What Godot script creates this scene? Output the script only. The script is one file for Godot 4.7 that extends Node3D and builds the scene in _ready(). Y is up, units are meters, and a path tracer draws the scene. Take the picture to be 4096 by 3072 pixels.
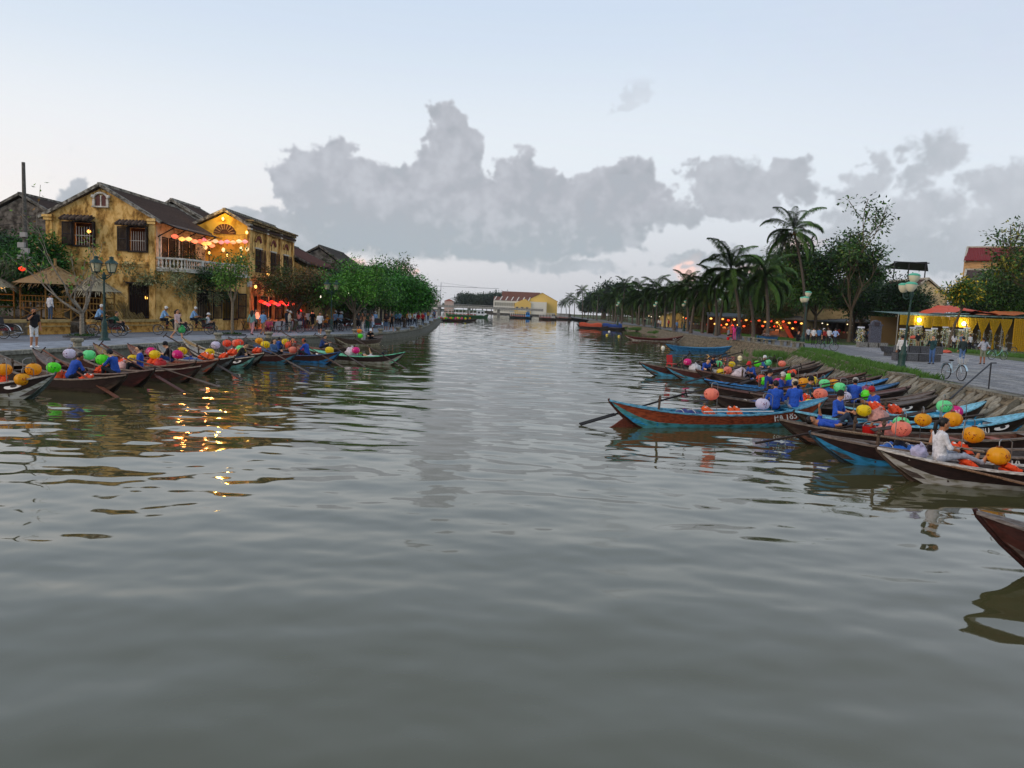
extends Node3D

var used := {}
var mats := {}
var tex := {}
var rng := RandomNumberGenerator.new()


# collects triangles; commits to one ArrayMesh
class MB:
	var v := PackedVector3Array()
	var n := PackedVector3Array()
	var uv := PackedVector2Array()
	var ix := PackedInt32Array()
	var col := PackedColorArray()
	var xf := Transform3D.IDENTITY

	func tri(a: Vector3, b: Vector3, c: Vector3) -> void:
		a = xf * a; b = xf * b; c = xf * c
		var k := v.size()
		var m := (c - a).cross(b - a).normalized()
		v.append(a); v.append(b); v.append(c)
		n.append(m); n.append(m); n.append(m)
		ix.append(k); ix.append(k + 1); ix.append(k + 2)

	func quad(a: Vector3, b: Vector3, c: Vector3, d: Vector3) -> void:
		a = xf * a; b = xf * b; c = xf * c; d = xf * d
		var k := v.size()
		var m := (c - a).cross(b - d).normalized()
		if m == Vector3.ZERO:
			m = Vector3.UP
		for p in [a, b, c, d]:
			v.append(p); n.append(m)
		for j in [0, 1, 2, 0, 2, 3]:
			ix.append(k + j)

	func box(c: Vector3, s: Vector3, b := Basis.IDENTITY) -> void:
		var h := s * 0.5
		var p := []
		for i in 8:
			p.append(c + b * Vector3(h.x * (1 if i & 1 else -1), h.y * (1 if i & 2 else -1), h.z * (1 if i & 4 else -1)))
		quad(p[4], p[6], p[7], p[5]); quad(p[1], p[3], p[2], p[0])
		quad(p[5], p[7], p[3], p[1]); quad(p[0], p[2], p[6], p[4])
		quad(p[6], p[2], p[3], p[7]); quad(p[0], p[4], p[5], p[1])

	# bar of rectangular section between two points
	func bar(a: Vector3, b: Vector3, w: float, h := 0.0, up := Vector3.UP) -> void:
		if h == 0.0:
			h = w
		var d := b - a
		var z := d.normalized()
		var x := up.cross(z)
		if x.length() < 0.01:
			x = Vector3.RIGHT.cross(z)
		x = x.normalized()
		box((a + b) * 0.5, Vector3(w, h, d.length()), Basis(x, z.cross(x), z))

	# smooth sheet over rows of points
	func grid(rows: Array, close := false) -> void:
		var nr := rows.size()
		var nc: int = rows[0].size()
		var k := v.size()
		var nn := PackedVector3Array()
		nn.resize(nr * nc)
		for r in rows:
			for p in r:
				v.append(xf * p)
		var last := nc if close else nc - 1
		for i in nr - 1:
			for j in last:
				var j2 := (j + 1) % nc
				var a := i * nc + j
				var b := i * nc + j2
				var c := (i + 1) * nc + j2
				var d := (i + 1) * nc + j
				var m := (v[k + c] - v[k + a]).cross(v[k + b] - v[k + d])
				nn[a] += m; nn[b] += m; nn[c] += m; nn[d] += m
				ix.append(k + a); ix.append(k + b); ix.append(k + c)
				ix.append(k + a); ix.append(k + c); ix.append(k + d)
		for q in nn:
			n.append(q.normalized() if q.length_squared() > 1e-20 else Vector3.UP)

	func tube(path: Array, rad: Variant, sides := 6, caps := true) -> void:
		var rows := []
		var m := path.size()
		var t0: Vector3 = (path[1] - path[0]).normalized()
		var u := t0.cross(Vector3.UP if absf(t0.y) < 0.9 else Vector3.RIGHT).normalized()
		for i in m:
			var t: Vector3 = (path[mini(i + 1, m - 1)] - path[maxi(i - 1, 0)]).normalized()
			u = (u - t * u.dot(t)).normalized()
			var w := t.cross(u)
			var r: float = rad if rad is float else (rad[i] if rad.size() == m else lerpf(rad[0], rad[1], float(i) / (m - 1)))
			var row := PackedVector3Array()
			for j in sides:
				var a := TAU * j / sides
				row.append(path[i] + (u * cos(a) - w * sin(a)) * r)
			rows.append(row)
		grid(rows, true)
		if caps:
			for e in [0, m - 1]:
				var row: PackedVector3Array = rows[e]
				for j in range(1, sides - 1):
					if e == 0:
						tri(row[0], row[j + 1], row[j])
					else:
						tri(row[0], row[j], row[j + 1])

	# profile of (radius, height) turned round y
	func lathe(prof: Array, sides := 16, at := Vector3.ZERO, lobes := 0, deep := 0.0) -> void:
		var rows := []
		for p in prof:
			var row := PackedVector3Array()
			for j in sides:
				var a := TAU * j / sides
				var r: float = p.x
				if lobes:
					r *= 1.0 - deep * (1.0 - absf(sin(a * lobes * 0.5)))
				row.append(at + Vector3(cos(a) * r, p.y, sin(a) * r))
			rows.append(row)
		grid(rows, true)

	func ball(c: Vector3, r: Vector3, seg := 10, rings := 6, b := Basis.IDENTITY) -> void:
		var rows := []
		for i in rings + 1:
			var row := PackedVector3Array()
			var e := PI * (float(i) / rings - 0.5)
			for j in seg:
				var a := TAU * j / seg
				row.append(c + b * Vector3(cos(a) * cos(e) * r.x, sin(e) * r.y, sin(a) * cos(e) * r.z))
			rows.append(row)
		grid(rows, true)

	# tyre or rim: a ring round the x axis
	func ring(c: Vector3, R: float, r: float, segs := 24, sides := 6) -> void:
		var rows := []
		for i in segs + 1:
			var a := TAU * i / segs
			var row := PackedVector3Array()
			for k in sides:
				var b := TAU * k / sides
				var q := R + cos(b) * r
				row.append(c + Vector3(sin(b) * r, cos(a) * q, sin(a) * q))
			rows.append(row)
		grid(rows, true)

	# one leaf, folded along its rib
	func leaf(p: Vector3, d: Vector3, s: Vector3, c: Color) -> void:
		var m := p + d * 0.45
		var up := d.cross(s).normalized() * s.length() * 0.35
		var k := v.size()
		v.append(p); v.append(m + s + up); v.append(p + d); v.append(m - s + up)
		var n1 := (p + d - p).cross(m + s + up - p).normalized()
		var n2 := (m - s + up - p).cross(d).normalized()
		n.append((n1 + n2).normalized()); n.append(n1); n.append((n1 + n2).normalized()); n.append(n2)
		for j in [0, 1, 2, 0, 2, 3]:
			ix.append(k + j)
		for j in 4:
			col.append(c)

	# polygon in x, y pushed along z
	func prism(poly: PackedVector2Array, z0: float, z1: float) -> void:
		var t := Geometry2D.triangulate_polygon(poly)
		for i in range(0, t.size(), 3):
			var a := poly[t[i]]; var b := poly[t[i + 1]]; var c := poly[t[i + 2]]
			tri(Vector3(a.x, a.y, z1), Vector3(c.x, c.y, z1), Vector3(b.x, b.y, z1))
			tri(Vector3(a.x, a.y, z0), Vector3(b.x, b.y, z0), Vector3(c.x, c.y, z0))
		for i in poly.size():
			var p := poly[i]; var q := poly[(i + 1) % poly.size()]
			quad(Vector3(p.x, p.y, z0), Vector3(p.x, p.y, z1), Vector3(q.x, q.y, z1), Vector3(q.x, q.y, z0))

	func done() -> ArrayMesh:
		var a := []
		a.resize(Mesh.ARRAY_MAX)
		a[Mesh.ARRAY_VERTEX] = v
		a[Mesh.ARRAY_NORMAL] = n
		a[Mesh.ARRAY_INDEX] = ix
		if uv.size() == v.size():
			a[Mesh.ARRAY_TEX_UV] = uv
		if col.size() == v.size():
			a[Mesh.ARRAY_COLOR] = col
		var m := ArrayMesh.new()
		m.add_surface_from_arrays(Mesh.PRIMITIVE_TRIANGLES, a)
		return m


func nth(i: int) -> String:
	var a := ["first", "second", "third", "fourth", "fifth", "sixth", "seventh", "eighth", "ninth", "tenth", "eleventh", "twelfth", "thirteenth", "fourteenth", "fifteenth", "sixteenth", "seventeenth", "eighteenth", "nineteenth", "twentieth"]
	if i < 20:
		return a[i]
	return ["twenty-", "thirty-"][(i - 20) / 10] + a[(i - 20) % 10] if (i + 1) % 10 else ["thirtieth", "fortieth"][(i - 29) / 10]


func numbered(s: String) -> String:
	var k: int = used.get(s, 0)
	used[s] = k + 1
	return s if k == 0 else "%s_%03d" % [s, k]


func thing(called: String, label: String, category: String, at := Vector3.ZERO, turn := 0.0, group := "") -> Node3D:
	var o := Node3D.new()
	o.name = numbered(called)
	add_child(o)
	o.position = at
	o.rotation.y = turn
	tag(o, label, category, group)
	return o


func tag(o: Node3D, label: String, category: String, group := "") -> Node3D:
	o.set_meta("label", label)
	o.set_meta("category", category)
	if group:
		o.set_meta("group", group)
	return o


func part(parent: Node3D, called: String, what: Variant, m: Material) -> MeshInstance3D:
	var o := MeshInstance3D.new()
	o.name = numbered(called) if parent == self else called
	o.mesh = what.done() if what is MB else what
	o.material_override = m
	parent.add_child(o, true)
	return o


func struct(called: String, what: Variant, m: Material) -> MeshInstance3D:
	var o := part(self, called, what, m)
	o.set_meta("kind", "structure")
	return o


func copy(o: Node3D, at: Vector3, turn := 0.0, size := 1.0, label := "", group := "") -> Node3D:
	var base: String = o.name
	var c := o.duplicate()
	c.name = numbered(base)
	add_child(c)
	c.position = at
	c.rotation = V(0, turn, 0)
	c.scale = Vector3.ONE * size
	if label:
		c.set_meta("label", label)
	if group:
		c.set_meta("group", group)
	return c


# base colours are written as sRGB
func mat(hex: String, rough := 0.8, pattern := "", size := 1.0, extra := {}) -> StandardMaterial3D:
	var key := hex + str(rough) + pattern + str(size) + str(extra)
	if mats.has(key):
		return mats[key]
	var m := StandardMaterial3D.new()
	m.albedo_color = Color(hex)
	m.roughness = rough
	m.metallic_specular = 0.4
	if pattern:
		m.albedo_texture = tex[pattern]
		m.uv1_triplanar = true
		m.uv1_world_triplanar = not extra.get("own", false)
		m.uv1_scale = Vector3.ONE / size
		if extra.has("stretch"):
			m.uv1_scale = m.uv1_scale * extra.stretch
	if extra.has("metal"):
		m.metallic = extra.metal
	if extra.has("glow"):
		m.emission_enabled = true
		m.emission = Color(extra.get("glow_color", hex))
		m.emission_energy_multiplier = extra.glow
	if extra.has("back"):
		m.backlight_enabled = true
		m.backlight = Color(extra.back)
	if extra.has("rim"):
		m.rim_enabled = true
		m.rim = extra.rim
	if extra.has("relief"):
		m.normal_enabled = true
		m.normal_texture = tex["bumps"]
		m.normal_scale = extra.relief
	if extra.has("alpha"):
		m.transparency = BaseMaterial3D.TRANSPARENCY_ALPHA
		m.albedo_color.a = extra.alpha
	m.cull_mode = BaseMaterial3D.CULL_DISABLED
	mats[key] = m
	return m


func noise(kind: int, freq: float, sd: int, octaves := 4) -> FastNoiseLite:
	var f := FastNoiseLite.new()
	f.noise_type = kind
	f.frequency = freq
	f.seed = sd
	f.fractal_octaves = octaves
	f.fractal_gain = 0.6 if octaves > 6 else 0.5
	return f


func ramp_tex(f: FastNoiseLite, stops: Array, side := 512, bump := 0.0) -> NoiseTexture2D:
	var t := NoiseTexture2D.new()
	t.width = side
	t.height = side
	t.seamless = true
	t.noise = f
	if bump > 0.0:
		t.as_normal_map = true
		t.bump_strength = bump
	else:
		var g := Gradient.new()
		var offs := PackedFloat32Array()
		var cols := PackedColorArray()
		for s in stops:
			offs.append(s[0])
			cols.append(Color(s[1]))
		g.offsets = offs
		g.colors = cols
		t.color_ramp = g
	return t


# a computed colour texture; fn gets u, v in 0..1
func image_tex(side: int, fn: Callable) -> ImageTexture:
	var im := Image.create(side, side, false, Image.FORMAT_RGB8)
	for y in side:
		for x in side:
			im.set_pixel(x, y, fn.call(float(x) / side, float(y) / side))
	return ImageTexture.create_from_image(im)



func _ready() -> void:
	rng.seed = 7
	camera_and_light()
	textures()
	river()
	land()
	stage("land")
	left_houses()
	stage("houses")
	grasses()
	left_lanterns()
	stage("people")
	for k in ["stand", "walk", "phone", "photo", "hold", "hips", "sit", "lean", "row", "stretch", "ride", "lie"]:
		pose_mesh(k)
	stage("poses")
	fleet_right()
	fleet_left()
	stage("trees")
	left_trees()
	right_trees()
	stage("street")
	left_street()
	right_side()
	far_end()
	stage("done")


func stage(s: String) -> void:
	print(s, " ", Time.get_ticks_msec())


func camera_and_light() -> void:
	var cam := Camera3D.new()
	cam.name = "camera"
	cam.position = V(0, 3.2, 0)
	cam.rotation_degrees = V(-5.473, 0, 2.4)
	cam.fov = 53.07
	cam.far = 4000.0
	cam.near = 0.1
	add_child(cam)
	var e := Environment.new()
	e.fog_enabled = true
	e.fog_density = 0.0001
	e.fog_light_color = Color("cdd3da")
	e.background_mode = Environment.BG_SKY
	var sky := Sky.new()
	var pano := PanoramaSkyMaterial.new()
	pano.panorama = sky_picture()
	sky.sky_material = pano
	e.sky = sky
	e.tonemap_mode = Environment.TONE_MAPPER_LINEAR
	e.tonemap_exposure = 1.1
	e.sdfgi_enabled = true
	e.ssao_enabled = true
	e.ssil_enabled = true
	var w := WorldEnvironment.new()
	w.name = "world"
	w.environment = e
	add_child(w)
	# the sun has just gone down to the left; what is left of it is broad and weak
	var sun := DirectionalLight3D.new()
	sun.name = "sun"
	sun.light_color = Color("ffe2cc")
	sun.light_energy = 0.45
	sun.light_angular_distance = 40.0
	sun.shadow_enabled = true
	sun.rotation_degrees = V(-24, -62, 0)
	add_child(sun)


var puff: FastNoiseLite
var wisp: FastNoiseLite
# clouds as heaps of ellipses: azimuth, height, half width, half height in degrees
var heap := [[-5.18, 13.15, 1.52, 1.52], [-4.77, 11.05, 2.14, 2.41], [-5.53, 8.77, 3.45, 2.41], [-13.44, 9.98, 2.07, 1.59], [-15.33, 8.74, 2.14, 2.07], [-11.16, 8.90, 1.90, 1.72], [-12.10, 7.08, 5.17, 2.93], [-4.10, 6.56, 7.24, 3.10], [0.17, 9.85, 2.14, 1.72], [2.11, 8.14, 3.10, 2.07], [8.22, 9.75, 2.14, 1.90], [6.31, 8.27, 2.76, 2.07], [9.00, 7.68, 2.07, 2.41], [3.70, 6.56, 6.90, 2.41], [-9.43, 5.29, 5.86, 2.41], [-2.35, 4.99, 8.97, 1.79], [-16.57, 8.01, 1.24, 1.17], [5.80, 5.14, 3.79, 1.03], [-8.52, 8.60, 2.41, 1.38]]
var heap2 := [[-19.61, 5.42, 1.38, 0.90], [-18.08, 5.38, 1.38, 1.03], [-16.21, 4.87, 2.07, 1.55], [-18.38, 4.25, 2.76, 1.24], [-14.29, 4.03, 2.76, 1.55], [-29.16, 6.55, 1.03, 0.69], [-29.42, 5.60, 1.38, 1.03], [14.39, 9.48, 2.76, 1.72], [13.07, 10.26, 1.45, 0.90], [16.48, 8.70, 1.86, 1.72], [15.43, 8.07, 2.76, 1.03], [11.98, 7.09, 2.07, 1.17], [19.26, 10.36, 1.45, 1.10], [19.96, 8.98, 1.79, 0.76], [18.72, 9.45, 1.03, 1.03]]
var heap3 := [[24.29, 10.65, 0.83, 1.17], [23.05, 8.48, 1.52, 0.83], [23.99, 9.20, 1.03, 0.90], [27.39, 10.80, 1.93, 1.38], [26.57, 9.41, 1.38, 0.76], [28.67, 11.01, 1.24, 0.76], [31.12, 8.80, 2.00, 1.38], [32.54, 9.15, 2.07, 1.38], [25.84, 6.80, 3.79, 1.72], [27.39, 7.65, 2.07, 1.17], [22.80, 6.22, 2.76, 1.38], [30.61, 6.15, 2.76, 1.59], [32.52, 6.68, 2.41, 1.72], [27.62, 4.86, 8.97, 1.38], [20.90, 4.35, 6.90, 0.83], [17.25, 4.28, 4.14, 0.55], [3.52, 3.38, 4.48, 0.55], [12.82, 4.18, 3.10, 0.41]]
var faint := [[7.50, 15.31, 1.17, 0.69], [7.28, 14.61, 0.90, 0.55]]
var rosy := [[-12.66, 2.75, 2.07, 0.48], [-8.36, 2.70, 0.83, 0.62], [-7.17, 2.35, 0.48, 0.31], [12.72, 3.62, 1.17, 0.76], [12.57, 2.86, 0.90, 0.90], [20.06, 5.59, 1.45, 0.62], [19.06, 4.79, 2.07, 0.83], [17.31, 3.48, 1.38, 0.69]]


func heaped(list: Array, a: float, e: float) -> float:
	var best := -1.0
	for b in list:
		var dx: float = (a - b[0]) / b[2]
		var dy: float = (e - b[1]) / b[3]
		var f := 1.0 - dx * dx - dy * dy
		if f > -1.0:
			best = maxf(best, f) + 0.12 * clampf(f + 0.3, 0.0, 1.0) * (1.0 if best > -1.0 else 0.0)
	return best


func sky_color(a: float, e: float) -> Color:
	var low := clampf(e / 22.0, 0.0, 1.0)
	var west := exp(-pow(wrapf(a + 42.0, -180.0, 180.0) / 34.0, 2.0))
	var c := Color(0.755, 0.765, 0.79).lerp(Color(0.866, 0.897, 0.928), smoothstep(0.0, 0.5, low))
	c = c.lerp(Color(0.785, 0.84, 0.91), smoothstep(0.5, 1.0, low))
	c = c.lerp(Color(0.66, 0.74, 0.85), smoothstep(20.0, 80.0, e))
	c = c.lerp(Color(0.965, 0.94, 0.925), west * (1.0 - smoothstep(3.0, 17.0, e)) * 0.95)
	c = c.lerp(Color(0.78, 0.82, 0.885), 0.6 * smoothstep(8.0, 36.0, a) * (1.0 - smoothstep(60.0, 110.0, absf(a))) * smoothstep(6.0, 20.0, e))
	if e > 60.0 or e < -1.0:
		return c
	# warp makes the outlines billow
	var w1 := puff.get_noise_2d(a * 1.0, e * 1.15)
	var w2 := puff.get_noise_2d(a * 3.1 + 90.0, e * 3.4)
	var w3 := wisp.get_noise_2d(a * 8.0, e * 9.0)
	var w4 := wisp.get_noise_2d(a * 19.0 + 7.0, e * 20.0)
	var bil := w1 * 0.4 + (0.35 - absf(w2)) * 0.5 + w3 * 0.24 + w4 * 0.1
	var real_a := a
	var real_e := e
	a += puff.get_noise_2d(a * 1.6 + 31.0, e * 1.8) * 1.5 + w3 * 0.34 + w4 * 0.07
	e += puff.get_noise_2d(a * 1.7, e * 1.9 + 77.0) * 0.8 + wisp.get_noise_2d(a * 7.0 + 300.0, e * 8.0) * 0.25
	var grey := Color(0.695, 0.71, 0.742).lerp(Color(0.635, 0.672, 0.70), smoothstep(8.5, 3.5, e))
	grey = grey.lerp(Color(0.765, 0.78, 0.81), clampf(w1 * 0.8 + w2 * 0.7 + w3 * 0.35, 0.0, 0.6))
	grey = grey.lerp(Color(0.60, 0.63, 0.66), clampf(-w1 * 0.7 - w2 * 0.6, 0.0, 0.5))
	if e < 17.0 and absf(a) < 40.0:
		for b in rosy:
			var f: float = 1.0 - pow((a - b[0]) / b[2], 2.0) - pow((e - b[1]) / b[3], 2.0)
			c = c.lerp(Color(0.985, 0.83, 0.79), 0.85 * smoothstep(-0.1, 0.9, f + bil * 0.9))
		var f3 := heaped(heap3, a, e)
		c = c.lerp(grey.lerp(Color(0.71, 0.735, 0.765), 0.4), 0.82 * smoothstep(-0.25, 0.75, f3 + bil * 1.1 + w3 * 0.3))
		c = c.lerp(grey, 0.3 * smoothstep(-0.1, 0.9, heaped(faint, a, e) + bil * 1.6 + w3 * 0.6))
		var f2 := heaped(heap2, a, e)
		c = c.lerp(grey.lerp(Color(0.70, 0.72, 0.75), 0.3), 0.92 * smoothstep(-0.1, 0.5, f2 + bil * 1.0))
		var f1 := heaped(heap, a, e)
		var d := smoothstep(0.0, 0.3 + 0.6 * smoothstep(6.0, 2.5, e) + 0.25 * maxf(w1, 0.0), f1 + bil * 0.55)
		c = c.lerp(grey.lerp(Color(0.79, 0.80, 0.83), 0.55 * (1.0 - smoothstep(0.0, 0.55, f1 + bil * 0.6)) * smoothstep(5.0, 9.0, e)), d)
	a = real_a
	e = real_e
	var beyond := smoothstep(34.0, 40.0, absf(a))
	if beyond > 0.0:
		var f := puff.get_noise_2d(a * 0.35, e * 0.9 + 40.0) * 1.6 + 0.25 - absf(e - 6.0) / 9.0
		c = c.lerp(grey, beyond * 0.8 * smoothstep(0.0, 0.5, f + bil * 0.5))
	c = c.lerp(Color(0.745, 0.757, 0.78), 0.6 * (1.0 - smoothstep(0.0, 3.2, e)))
	return c


func sky_picture() -> ImageTexture:
	puff = noise(FastNoiseLite.TYPE_SIMPLEX_SMOOTH, 0.16, 11, 4)
	wisp = noise(FastNoiseLite.TYPE_SIMPLEX_SMOOTH, 0.12, 23, 4)
	var small := Image.create(512, 256, false, Image.FORMAT_RGB8)
	for y in 256:
		for x in 512:
			small.set_pixel(x, y, sky_color((x + 0.5) / 512.0 * 360.0 - 180.0, 90.0 - (y + 0.5) / 256.0 * 180.0))
	small.resize(4096, 2048, Image.INTERPOLATE_CUBIC)
	for y in range(842, 1027):
		for x in range(1638, 2458):
			small.set_pixel(x, y, sky_color((x + 0.5) / 4096.0 * 360.0 - 180.0, 90.0 - (y + 0.5) / 2048.0 * 180.0))
	var turned := Image.create(4096, 2048, false, Image.FORMAT_RGB8)
	turned.blit_rect(small, Rect2i(2048, 0, 2048, 2048), Vector2i.ZERO)
	turned.blit_rect(small, Rect2i(0, 0, 2048, 2048), Vector2i(2048, 0))
	return ImageTexture.create_from_image(turned)


func textures() -> void:
	tex["grain"] = ramp_tex(noise(FastNoiseLite.TYPE_SIMPLEX, 0.06, 3, 5), [[0.0, "8c8c8c"], [0.5, "d8d8d8"], [1.0, "ffffff"]], 512)
	tex["blotch"] = ramp_tex(noise(FastNoiseLite.TYPE_SIMPLEX, 0.012, 5, 6), [[0.0, "90908c"], [0.4, "c8c7c2"], [0.6, "e8e7e2"], [1.0, "ffffff"]], 512)
	tex["soft"] = ramp_tex(noise(FastNoiseLite.TYPE_SIMPLEX, 0.008, 6, 8), [[0.0, "b0b0b0"], [0.4, "dadada"], [0.7, "f4f4f4"], [1.0, "ffffff"]], 512)
	tex["plaster"] = ramp_tex(noise(FastNoiseLite.TYPE_SIMPLEX, 0.005, 15, 9), [[0.0, "6e6350"], [0.25, "a8987a"], [0.42, "d8c9ab"], [0.58, "f3eada"], [0.72, "ffffff"], [0.86, "f8eedc"], [1.0, "ffffff"]], 1024)
	tex["plaster2"] = ramp_tex(noise(FastNoiseLite.TYPE_SIMPLEX, 0.008, 16, 6), [[0.0, "a8956a"], [0.4, "e4dcc4"], [0.6, "ffffff"], [1.0, "fff8e0"]], 512)
	tex["mould"] = ramp_tex(noise(FastNoiseLite.TYPE_SIMPLEX, 0.006, 17, 7), [[0.0, "5c5852"], [0.35, "928e86"], [0.55, "c8c4bc"], [0.8, "f4f2ec"], [1.0, "ffffff"]], 512)
	tex["mould2"] = ramp_tex(noise(FastNoiseLite.TYPE_SIMPLEX, 0.005, 18, 7), [[0.0, "a49e94"], [0.38, "dcd6ca"], [0.55, "f4f0e8"], [1.0, "ffffff"]], 512)
	tex["grass"] = ramp_tex(noise(FastNoiseLite.TYPE_SIMPLEX, 0.05, 19, 6), [[0.0, "4e4e3a"], [0.45, "b0b890"], [0.7, "f0f4d8"], [1.0, "fff4d0"]], 512)
	tex["streak"] = ramp_tex(noise(FastNoiseLite.TYPE_SIMPLEX, 0.016, 20, 6), [[0.0, "3e3a30"], [0.4, "8c8678"], [0.55, "d0cabc"], [0.8, "fbf6ec"], [1.0, "ffffff"]], 512)
	tex["wood"] = ramp_tex(noise(FastNoiseLite.TYPE_SIMPLEX, 0.02, 24, 5), [[0.0, "7a7068"], [0.45, "cfc8c0"], [0.7, "ffffff"], [1.0, "fff8ee"]], 512)
	tex["worn"] = ramp_tex(noise(FastNoiseLite.TYPE_SIMPLEX, 0.014, 25, 6), [[0.0, "6a6048"], [0.3, "a8a288"], [0.45, "e8e6dc"], [0.7, "ffffff"], [1.0, "ffffff"]], 512)
	tex["cloth"] = ramp_tex(noise(FastNoiseLite.TYPE_SIMPLEX, 0.02, 26, 4), [[0.0, "b4b4b4"], [0.5, "e4e4e4"], [1.0, "ffffff"]], 256)
	tex["bumps"] = ramp_tex(noise(FastNoiseLite.TYPE_SIMPLEX, 0.05, 9, 5), [], 512, 6.0)


func water_height(p: Vector2, a: FastNoiseLite, b: FastNoiseLite, c: FastNoiseLite) -> float:
	var d := p.length()
	var h := a.get_noise_2d(p.x * 0.62 + p.y * 0.08, p.y) * 0.02
	h += b.get_noise_2d(p.x * 0.62 - p.y * 0.12, p.y) * 0.0135
	if d < 90.0:
		h += c.get_noise_2d(p.x * 0.7, p.y) * 0.003
	return h


func river() -> void:
	var a := noise(FastNoiseLite.TYPE_SIMPLEX_SMOOTH, 0.4, 31, 1)
	var b := noise(FastNoiseLite.TYPE_SIMPLEX_SMOOTH, 0.95, 32, 2)
	var c := noise(FastNoiseLite.TYPE_SIMPLEX_SMOOTH, 2.9, 33, 2)
	var mb := MB.new()
	var rows := []
	var z := -14.0
	while z < 900.0:
		var row := PackedVector3Array()
		var half := minf(22.0 + maxf(z, 0.0) * 0.3, 7.0 + maxf(z, 0.0) * 0.85)
		var cols := 420
		for i in cols + 1:
			var x := (float(i) / cols * 2.0 - 1.0) * half
			row.append(V(x, water_height(V2(x, -z), a, b, c), -z))
		rows.append(row)
		z += 1.0 if z < 3.0 else maxf(0.085, (z - 12.0) * 0.006)
	mb.grid(rows)
	var m := mat("45442a", 0.04)
	m.metallic_specular = 0.6
	struct("river_water", mb, m)
	mb = MB.new()
	mb.grid([PackedVector3Array([V(-90, -0.09, 30), V(90, -0.09, 30)]), PackedVector3Array([V(-90, -0.09, -900), V(90, -0.09, -900)])])
	struct("river_water", mb, m)



# ---------------------------------------------------------------- the land
var quay := PackedVector2Array([V2(-25, 40), V2(-23.5, 0), V2(-21.6, -22), V2(-20.2, -30), V2(-18.7, -37.4), V2(-17.4, -45.7), V2(-15.5, -54.5), V2(-13.2, -62), V2(-11.6, -70), V2(-11.0, -80), V2(-11.3, -97), V2(-13.2, -125), V2(-16.0, -160), V2(-19.5, -205), V2(-30, -260), V2(-48, -330), V2(-60, -700)])
var bank := PackedVector2Array([V2(16, 40), V2(15.9, 0), V2(16.2, -15), V2(16.6, -25), V2(17.0, -30), V2(17.8, -36), V2(19.6, -46), V2(22.6, -60), V2(23.4, -70), V2(23.7, -82), V2(22.6, -96), V2(24.0, -120), V2(26.0, -150), V2(24.5, -185), V2(25, -230), V2(25, -300), V2(26, -420), V2(34, -700)])


func along(line: PackedVector2Array, step: float, z_from: float, z_to: float) -> Array:
	var c := Curve2D.new()
	for i in line.size():
		var t := (line[mini(i + 1, line.size() - 1)] - line[maxi(i - 1, 0)]) / 6.0
		c.add_point(line[i], -t, t)
	var out := []
	var d := 0.0
	while d < c.get_baked_length():
		var p := c.sample_baked(d, true)
		if p.y <= z_from and p.y >= z_to:
			var q := c.sample_baked(d + 0.1, true)
			out.append([p, (q - p).normalized()])
		d += step * (1.0 if p.y > -110.0 else 3.0)
	return out


# left of the direction of travel
func strip(line: Array, o0: float, o1: float, y0: float, y1: float) -> MB:
	var mb := MB.new()
	var ra := PackedVector3Array()
	var rb := PackedVector3Array()
	for s in line:
		var left := V2(s[1].y, -s[1].x)
		var a: Vector2 = s[0] + left * o0
		var b: Vector2 = s[0] + left * o1
		ra.append(V(a.x, y0, a.y))
		rb.append(V(b.x, y1, b.y))
	mb.grid([ra, rb])
	return mb


# flat sheet from a bank line out to x
func flat_land(line: Array, inset: float, out: float, y: float) -> MB:
	var mb := MB.new()
	var ra := PackedVector3Array()
	var rb := PackedVector3Array()
	for s in line:
		ra.append(V(s[0].x + inset, y, s[0].y))
		rb.append(V(out, y, s[0].y))
	mb.grid([ra, rb] if out < 0 else [rb, ra])
	return mb


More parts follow.
